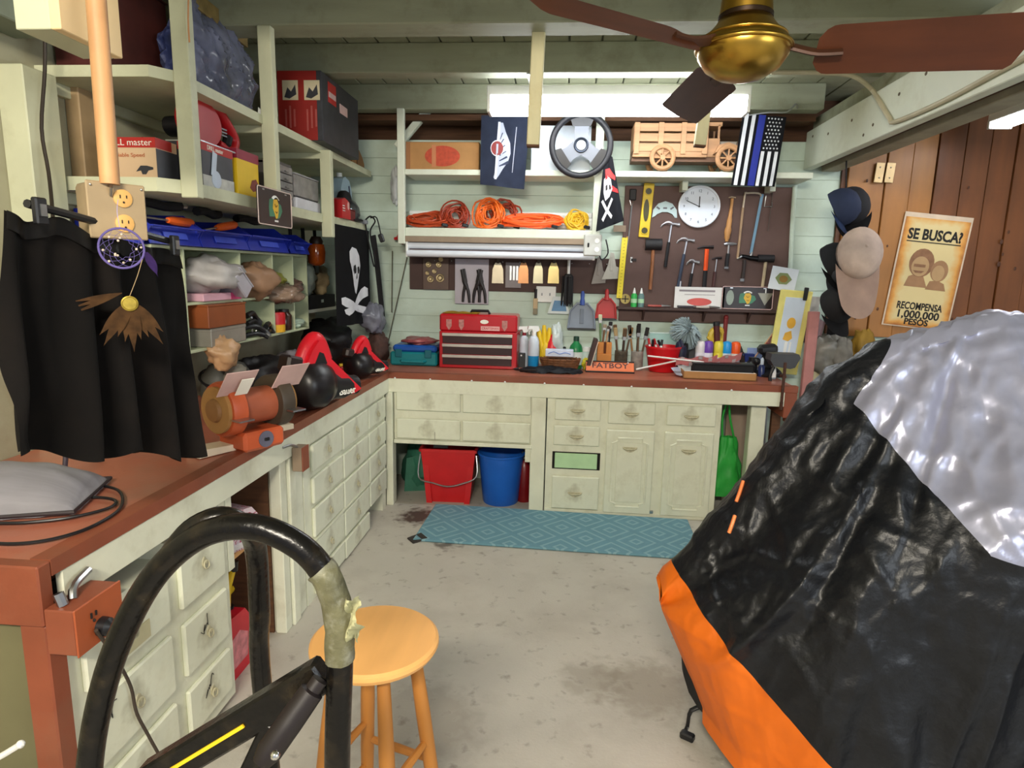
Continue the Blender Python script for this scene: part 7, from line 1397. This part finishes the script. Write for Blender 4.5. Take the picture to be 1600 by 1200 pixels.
for k, (y, z, c, lb) in enumerate(((.05, .02, '#C9A62A', 'yellow handled tool in the dark corner of the worktop'), (-.06, .02, '#8E1A1A', 'red handled tool in the dark corner of the worktop'), (.22, .02, '#4E8AB0', 'light blue handled tool at the corner of the worktop'), (.14, .03, '#B9B9B4', 'white tool tip at the corner of the worktop'))):
    t = thing('hand_tool', lb, 'tool', (-.28+.03*k, y, TZ+z), rot=(0, 8, 35+25*k)); obj('grip', B().tube([(-.07, 0, 0), (0, 0, .01), (.05, 0, 0)], [.013, .017, .012], 8, sm=2), M('grip'+c, c, .45), t); obj('shank', B().cyl((.05, 0, 0), (.14, 0, -.005), .006), STEEL, t)
# near end: grey satin case, pen, cord loops
p = onl(8, 800); t = thing('satin_pouch', 'grey satin padded case lying at the near end of the left worktop', 'pouch', (p.x-.06, p.y+.06, TZ), 20)
obj('padded_body', B().sheet(lambda u, v: Vector(((u-.5)*.46, (v-.5)*.30, .004+.115*(math.sin(PI*min(1, max(0, u)))**.45)*(math.sin(PI*v)**.5)+.006*noise.noise(Vector((u*6, v*8, 1))))), 40, 24).solid(.004), M('grey_satin', '#B4B2B8', .38, var=.06, scale=4, grain=(3, 30, 3)), t, ang=1.3); obj('piping', B().tube([(-.23, -.15, .012), (.23, -.15, .012), (.23, .15, .012), (-.23, .15, .012)], .006, 6, closed=True), M('dark_piping', '#2C2326', .6), t)
p = onl(103, 757); tag(obj('pen', B().tube([p+Vector((-.0, .02, .13)), p+Vector((.0, .0, .04))], [.008, .007, .003], 8), M('dark_pen', '#3A3038', .4)), 'dark pen tucked into the grey satin case', 'pen')
cpts = [onl(u, v) for u, v in ((-40, 812), (30, 803), (100, 785), (150, 780), (180, 785), (170, 797), (110, 812), (40, 820), (-20, 822), (-60, 835), (-10, 852), (60, 850), (130, 832), (180, 805), (192, 785), (183, 768), (150, 760), (122, 757))]
tag(obj('coiled_cord', B().tube([p_+Vector((0, 0, .006)) for p_ in cpts], .0045, 8, sm=6), BLACK), 'black power cord looped on the near end of the left worktop', 'cord')
# red outlet boxes on the apron
p = P(132, 962, X=.06); t = thing('outlet_box', 'large red outlet box with a plugged cord at the near end of the left worktop', 'outlet', (.022, p.y, p.z), 90)
bw2 = .075; obj('box', B().mm((-bw2, -.075, -.06), (bw2, 0, .055), .003), RED, t); obj('cover', B().mm((-bw2-.003, -.08, -.063), (bw2+.003, -.075, .058), .003), M('red_cover', '#A4522E', .5, var=.1), t); obj('receptacle', B().box((-.03, -.082, .02), (.004, .003, .014)).box((-.015, -.082, .02), (.004, .003, .012)).ball((-.022, -.081, .004), .004, n=6), INK, t)
obj('plug', B().lathe([(.024, 0), (.022, .02), (.012, .03)], (.0, -.08, -.025), (90, 0, 0), 14), BLACK, t); obj('conduit', B().tube([(-.02, -.03, .055), (.0, -.02, .08), (.06, -.01, .09)], .01, 8, sm=3).tube([(-.05, -.03, .055), (-.05, -.02, .085)], .012, 8), STEEL, t)
wp = [P(150, 985, X=.115), P(172, 1015, X=.10), P(188, 1040, X=.05), P(205, 1075, X=.04), P(214, 1115, X=.04), P(235, 1155, X=.05), P(254, 1195, X=.06), P(262, 1260, X=.07)]
tag(obj('plug_cord', B().tube(wp, .0045, 8, sm=5), M('brown_cord', '#3A3028', .6)), 'thin brown cord hanging from the large red outlet box over the drawers', 'cord')
p = P(464, 715, X=.03); t = thing('outlet_box', 'small red outlet box on the post beside the drawer bank', 'outlet', (.022, p.y, p.z), 90); obj('box', B().mm((-.035, -.045, -.055), (.035, .0, .055), .003), M('grey_side_box', '#8C7A66', .5), t); obj('cover', B().mm((-.036, -.05, -.056), (.036, -.045, .056), .002), RED, t); obj('wire', B().tube([(-.02, -.02, .055), (-.06, -.01, .075), (-.12, 0, .08)], .006, 6, sm=3), STEEL, t)
# open cupboard contents
p = P(372, 812, Z=.522); t = thing('patterned_bag', 'pink and white swirl patterned pouch on the cupboard shelf', 'pouch', (-.12, -1.88, .522), 70)
def swirl():
    m = M('swirl_fabric', '#C9B4BC', .7, var=.05); nt = m.node_tree; N = nt.nodes; L = nt.links; b = N['Principled BSDF']; tc = N.new('ShaderNodeTexCoord'); v = N.new('ShaderNodeTexVoronoi'); v.inputs['Scale'].default_value = 28; L.new(tc.outputs['Object'], v.inputs[0]); w_ = N.new('ShaderNodeMath'); w_.operation = 'SINE'; mu = N.new('ShaderNodeMath'); mu.operation = 'MULTIPLY'; mu.inputs[1].default_value = 22; L.new(v.outputs['Distance'], mu.inputs[0]); L.new(mu.outputs[0], w_.inputs[0]); mx = N.new('ShaderNodeMix'); mx.data_type = 'RGBA'; L.new(w_.outputs[0], mx.inputs[0]); mx.inputs[6].default_value = (*lin('#CBB9C0'), 1); mx.inputs[7].default_value = (*lin('#A02C4C'), 1); L.new(mx.outputs[2], b.inputs['Base Color']); return m
obj('pouch', B().prism([(-.13, 0), (.13, 0), (.14, .06), (.06, .15), (-.1, .17), (-.14, .08)], .14).jitter(.012, 9), swirl(), t); obj('trim', B().mm((-.1, -.075, .0), (.12, .075, .03), .008), M('white_trim_fabric', '#D3CCCB', .7), t)
bagthing('rag_bag', 'dark crumpled bag in the open cupboard behind the patterned pouch', (-.35, -1.95, .522), (.12, .1, .09), M('dark_cup_bag', '#3A302C', .6, var=.4, scale=14), 74)
p = P(382, 1055, Z=0); t = thing('gas_can', 'red plastic gas can with a yellow spout on the floor under the left worktop', 'gas can', (-.16, -2.0, 0), 90)
obj('body', B().prism([(-.14, 0), (.14, 0), (.145, .2), (.1, .26), (-.03, .27), (-.14, .2)], .2, bev=0), M('gas_red', '#C4142A', .4), t); obj('handle', B().tube([(-.1, 0, .22), (-.09, 0, .3), (.0, 0, .32), (.06, 0, .26)], .014, 8, sm=3), M('gas_red', '#C4142A', .4), t); obj('spout', B().tube([(.08, -.03, .26), (.06, -.05, .36), (.1, -.06, .43)], [.018, .016, .012], 10), YELP, t); obj('spout_cap', B().cyl((.1, -.06, .42), (.105, -.062, .46), .017, n=12).cyl((.08, -.03, .24), (.08, -.03, .27), .03, n=14), BLACK, t)
obj('label', B().prism([(-.08, .05), (.1, .05), (.11, .15), (.05, .19), (-.05, .17)], .002, (0, -.101, 0)), M('gas_label', '#C97A80', .5, var=.3, scale=30), t)
p = P(430, 880, Z=.25); t = thing('toy_drill', 'yellow and red tool lying at the back of the open cupboard', 'power tool', (-.3, -1.80, 0), 80); obj('stand', B().mm((-.1, -.06, 0), (.1, .08, .2), .01), M('dark_red_tool', '#6E1A14', .5), t); obj('yellow_bar', B().tube([(-.1, -.06, .21), (0, -.075, .225), (.1, -.06, .235)], .018, 8), YELP, t)
bagthing('junk_pile', 'dark metal bits on the floor at the back of the open cupboard', (-.35, -1.85, 0), (.12, .1, .05), M('dark_bits', '#3C3833', .5, .3, var=.5, scale=30), 75)
# ================================================================== under the back worktop
p = P(699, 786, Z=0); t = thing('red_bucket', 'red square mop bucket under the hanging drawer chest', 'bucket', (p.x, p.y+.15, 0), 2)
def sqb(w0, d0, w1, d1, h, tk=.008):
    b = B(); z = [0, h, h, .02]; r = [(w0, d0), (w1, d1), (w1-tk, d1-tk), (w0-tk, d0-tk)]; rings = []
    for (a, c), zz in zip(r, z):
        rings.append([b.bm.verts.new(v) for v in ((-a, -c, zz), (a, -c, zz), (a, c, zz), (-a, c, zz))])
    for q0, q1 in zip(rings, rings[1:]):
        for i in range(4): b.bm.faces.new((q0[i], q0[(i+1) % 4], q1[(i+1) % 4], q1[i]))
    b.bm.faces.new(rings[0][::-1]); b.bm.faces.new(rings[-1]); return b
RB = M('bucket_red', '#C01C20', .4, var=.08)
obj('tub', sqb(.15, .13, .195, .17, .40), RB, t); obj('rim', B().mm((-.205, -.18, .385), (.205, -.165, .405)).mm((-.205, .165, .385), (.205, .18, .405)).mm((-.205, -.18, .385), (-.19, .18, .405)).mm((.19, -.18, .385), (.205, .18, .405)), RB, t)
for x in (-.135, .135): obj('rib', B().prism([(x-.02, 0), (x+.02, 0), (x*1.27+.02, .385), (x*1.27-.02, .385)], .012, (0, -.152, 0), None), RB, t)
obj('bail_handle', B().tube([(-.2, -.15, .36), (-.205, -.19, .2), (-.1, -.2, .165), (0, -.205, .145), (.1, -.2, .165), (.205, -.19, .22), (.2, -.15, .36)], .005, 8, sm=4), STEEL, t)
p = P(779, 792, Z=0); t = thing('blue_bucket', 'round blue plastic bucket beside the red mop bucket', 'bucket', (p.x, p.y+.13, 0)); obj('tub', B().lathe([(.125, 0), (.13, .01), (.163, .355), (.17, .358), (.17, .372), (.158, .372), (.122, .02)], n=40), M('bucket_blue', '#1C5CB8', .35, var=.05), t, ang=.8); obj('rim', B().torus((0, 0, .362), .168, .006, None, 40, 8), M('bucket_blue', '#1C5CB8', .35), t); obj('bail_handle', B().tube([(-.168, 0, .33), (-.13, .14, .3), (0, .19, .285), (.13, .14, .3), (.168, 0, .33)], .004, 6, sm=4), STEEL, t)
t = thing('green_tarp', 'folded dark green tarp in the corner left of the red bucket', 'tarp', (.13, .42, 0), 15); obj('fold', crumple((0, 0, .16), (.13, .16, .2), 8, 20, .25), M('green_tarp', '#2F6A54', .6, var=.15), t); obj('corner_flap', B().prism([(-.12, 0), (.14, 0), (.1, .3), (-.1, .26)], .03, (0, -.12, 0)), M('green_tarp', '#2F6A54', .6), t)
t = thing('fire_extinguisher', 'dark red fire extinguisher in the shade right of the blue bucket', 'fire extinguisher', (P(817, 788, Z=0).x-.0, .2, 0)); obj('cylinder', B().lathe([(.05, 0), (.055, .01), (.055, .27), (.03, .31)], n=20), M('extinguisher_red', '#6E0F14', .3), t, ang=.9); obj('valve', B().cyl((0, 0, .31), (0, 0, .36), .016, n=10), BRASS, t); obj('lever', B().box((.02, 0, .37), (.09, .015, .012), (0, -8, 0), .003), STEEL, t)
# mat
mc_ = [P(u, v, Z=.01) for u, v in ((712, 789), (1098, 813), (1062, 873), (681, 838))]
def mat_mat():
    m = M('blue_mat', '#628C99', .8, var=.06, scale=20); nt = m.node_tree; N = nt.nodes; L = nt.links; b = N['Principled BSDF']; tc = N.new('ShaderNodeTexCoord'); sp = N.new('ShaderNodeSeparateXYZ'); L.new(tc.outputs['Object'], sp.inputs[0])
    def mth(op, a, b_=0, c=None):
        n = N.new('ShaderNodeMath'); n.operation = op
        for i, x in enumerate((a, b_)):
            if isinstance(x, (int, float)): n.inputs[i].default_value = x
            else: L.new(x, n.inputs[i])
        return n.outputs[0]
    x = mth('PINGPONG', mth('ADD', sp.outputs[0], 4.0), .155); y = mth('PINGPONG', mth('ADD', sp.outputs[1], 4.0), .155)
    d = mth('ADD', mth('MULTIPLY', x, 1.0), y); s = mth('FRACT', mth('DIVIDE', d, .0775)); ln = mth('LESS_THAN', mth('ABSOLUTE', mth('SUBTRACT', s, .5)), .13)
    mx = N.new('ShaderNodeMix'); mx.data_type = 'RGBA'; L.new(mth('MULTIPLY', ln, .55), mx.inputs[0]); src = b.inputs['Base Color'].links[0].from_socket; L.new(src, mx.inputs[6]); mx.inputs[7].default_value = (*lin('#8FB0B8'), 1); L.new(mx.outputs[2], b.inputs['Base Color']); return m
t = thing('floor_mat', 'long blue cushioned mat with a chevron diamond pattern on the floor before the cabinets', 'mat', (mc_[0]+mc_[2])/2)
t.location.z = 0; far_dir = (mc_[1]-mc_[0]); far_dir.z = 0; t.rotation_euler = (0, 0, math.atan2(far_dir.y, far_dir.x)); t0 = t.location.copy(); c_, s_ = math.cos(t.rotation_euler.z), math.sin(t.rotation_euler.z)
LX, LY = far_dir.length/2+.02, ((mc_[3]-mc_[0]).length+(mc_[2]-mc_[1]).length)/4
obj('cushion', B().box((0, 0, .008), (LX*2, LY*2, .015), None, .005), mat_mat(), t); obj('curled_corner', B().box((-LX+.02, -LY+.03, .008), (.1, .09, .012), (0, -8, 40), .004), M('black_backing', '#2E2A26', .8), t)
# right opening: green bag, brown board, leg
t = thing('green_bag', 'bright green shopping bag hanging from the side of the base cabinet', 'bag', (2.385, .22, .0)); GB = M('bright_green_bag', '#27A03A', .5, var=.1)
def gb(u, v):
    a = u*2*PI; z = .12+.42*v; r = .5+.5*math.sin(PI*min(1, .25+v*.75)); k = 1.0+.14*math.sin(a*5+v*2)+.25*noise.noise(Vector((math.cos(a)*3, math.sin(a)*3, v*5)))
    return Vector((math.cos(a)*(.03+.07*r)*k*(1.1-.35*v), math.sin(a)*(.03+.05*r)*k*(1-.4*v), z))
obj('body', B().sheet(gb, 40, 20, closed_u=True), GB, t, ang=1.3); obj('bag_bottom', B().lathe([(.088, .118), (.088, .13)], n=20, sy=.7), GB, t); obj('handle', B().tube([(-.04, 0, .53), (-.05, 0, .68), (-.02, -.01, .80), (.0, 0, .68), (.04, 0, .53)], .008, 6, sm=4), GB, t)
t = thing('leaning_board', 'smooth brown panel leaning behind the green bag', 'board', (2.56, .4, 0), rot=(-4, 0, 0)); obj('panel', B().mm((-.14, 0, 0), (.13, .02, .81), .002), M('taupe_panel', '#94806C', .5, var=.1), t); obj('edge', B().mm((.13, -.004, 0), (.15, .024, .81)), STEEL, t)
t = thing('dark_pipe', 'dark vertical post behind the white worktop leg', 'post', (2.72, .3, 0)); obj('shaft', B().mm((-.03, -.02, 0), (.03, .02, .74)), BROWNW, t); obj('foot', B().mm((-.04, -.03, 0), (.04, .03, .02)), BROWNW, t)
t = thing('white_rod', 'white rod tip poking up at the lower left beside the worktop end', 'rod', P(-10, 1190, Y=-3.2)); a = P(-40, 1200, Y=-3.2)-t.location; b_ = P(32, 1163, Y=-3.2)-t.location
obj('rod', B().tube([a, a.lerp(b_, .5)+Vector((0, 0, -.004)), b_], .006, 8, sm=3), WHITE, t); obj('tip', B().ball(b_, .008, n=8), WHITE, t)
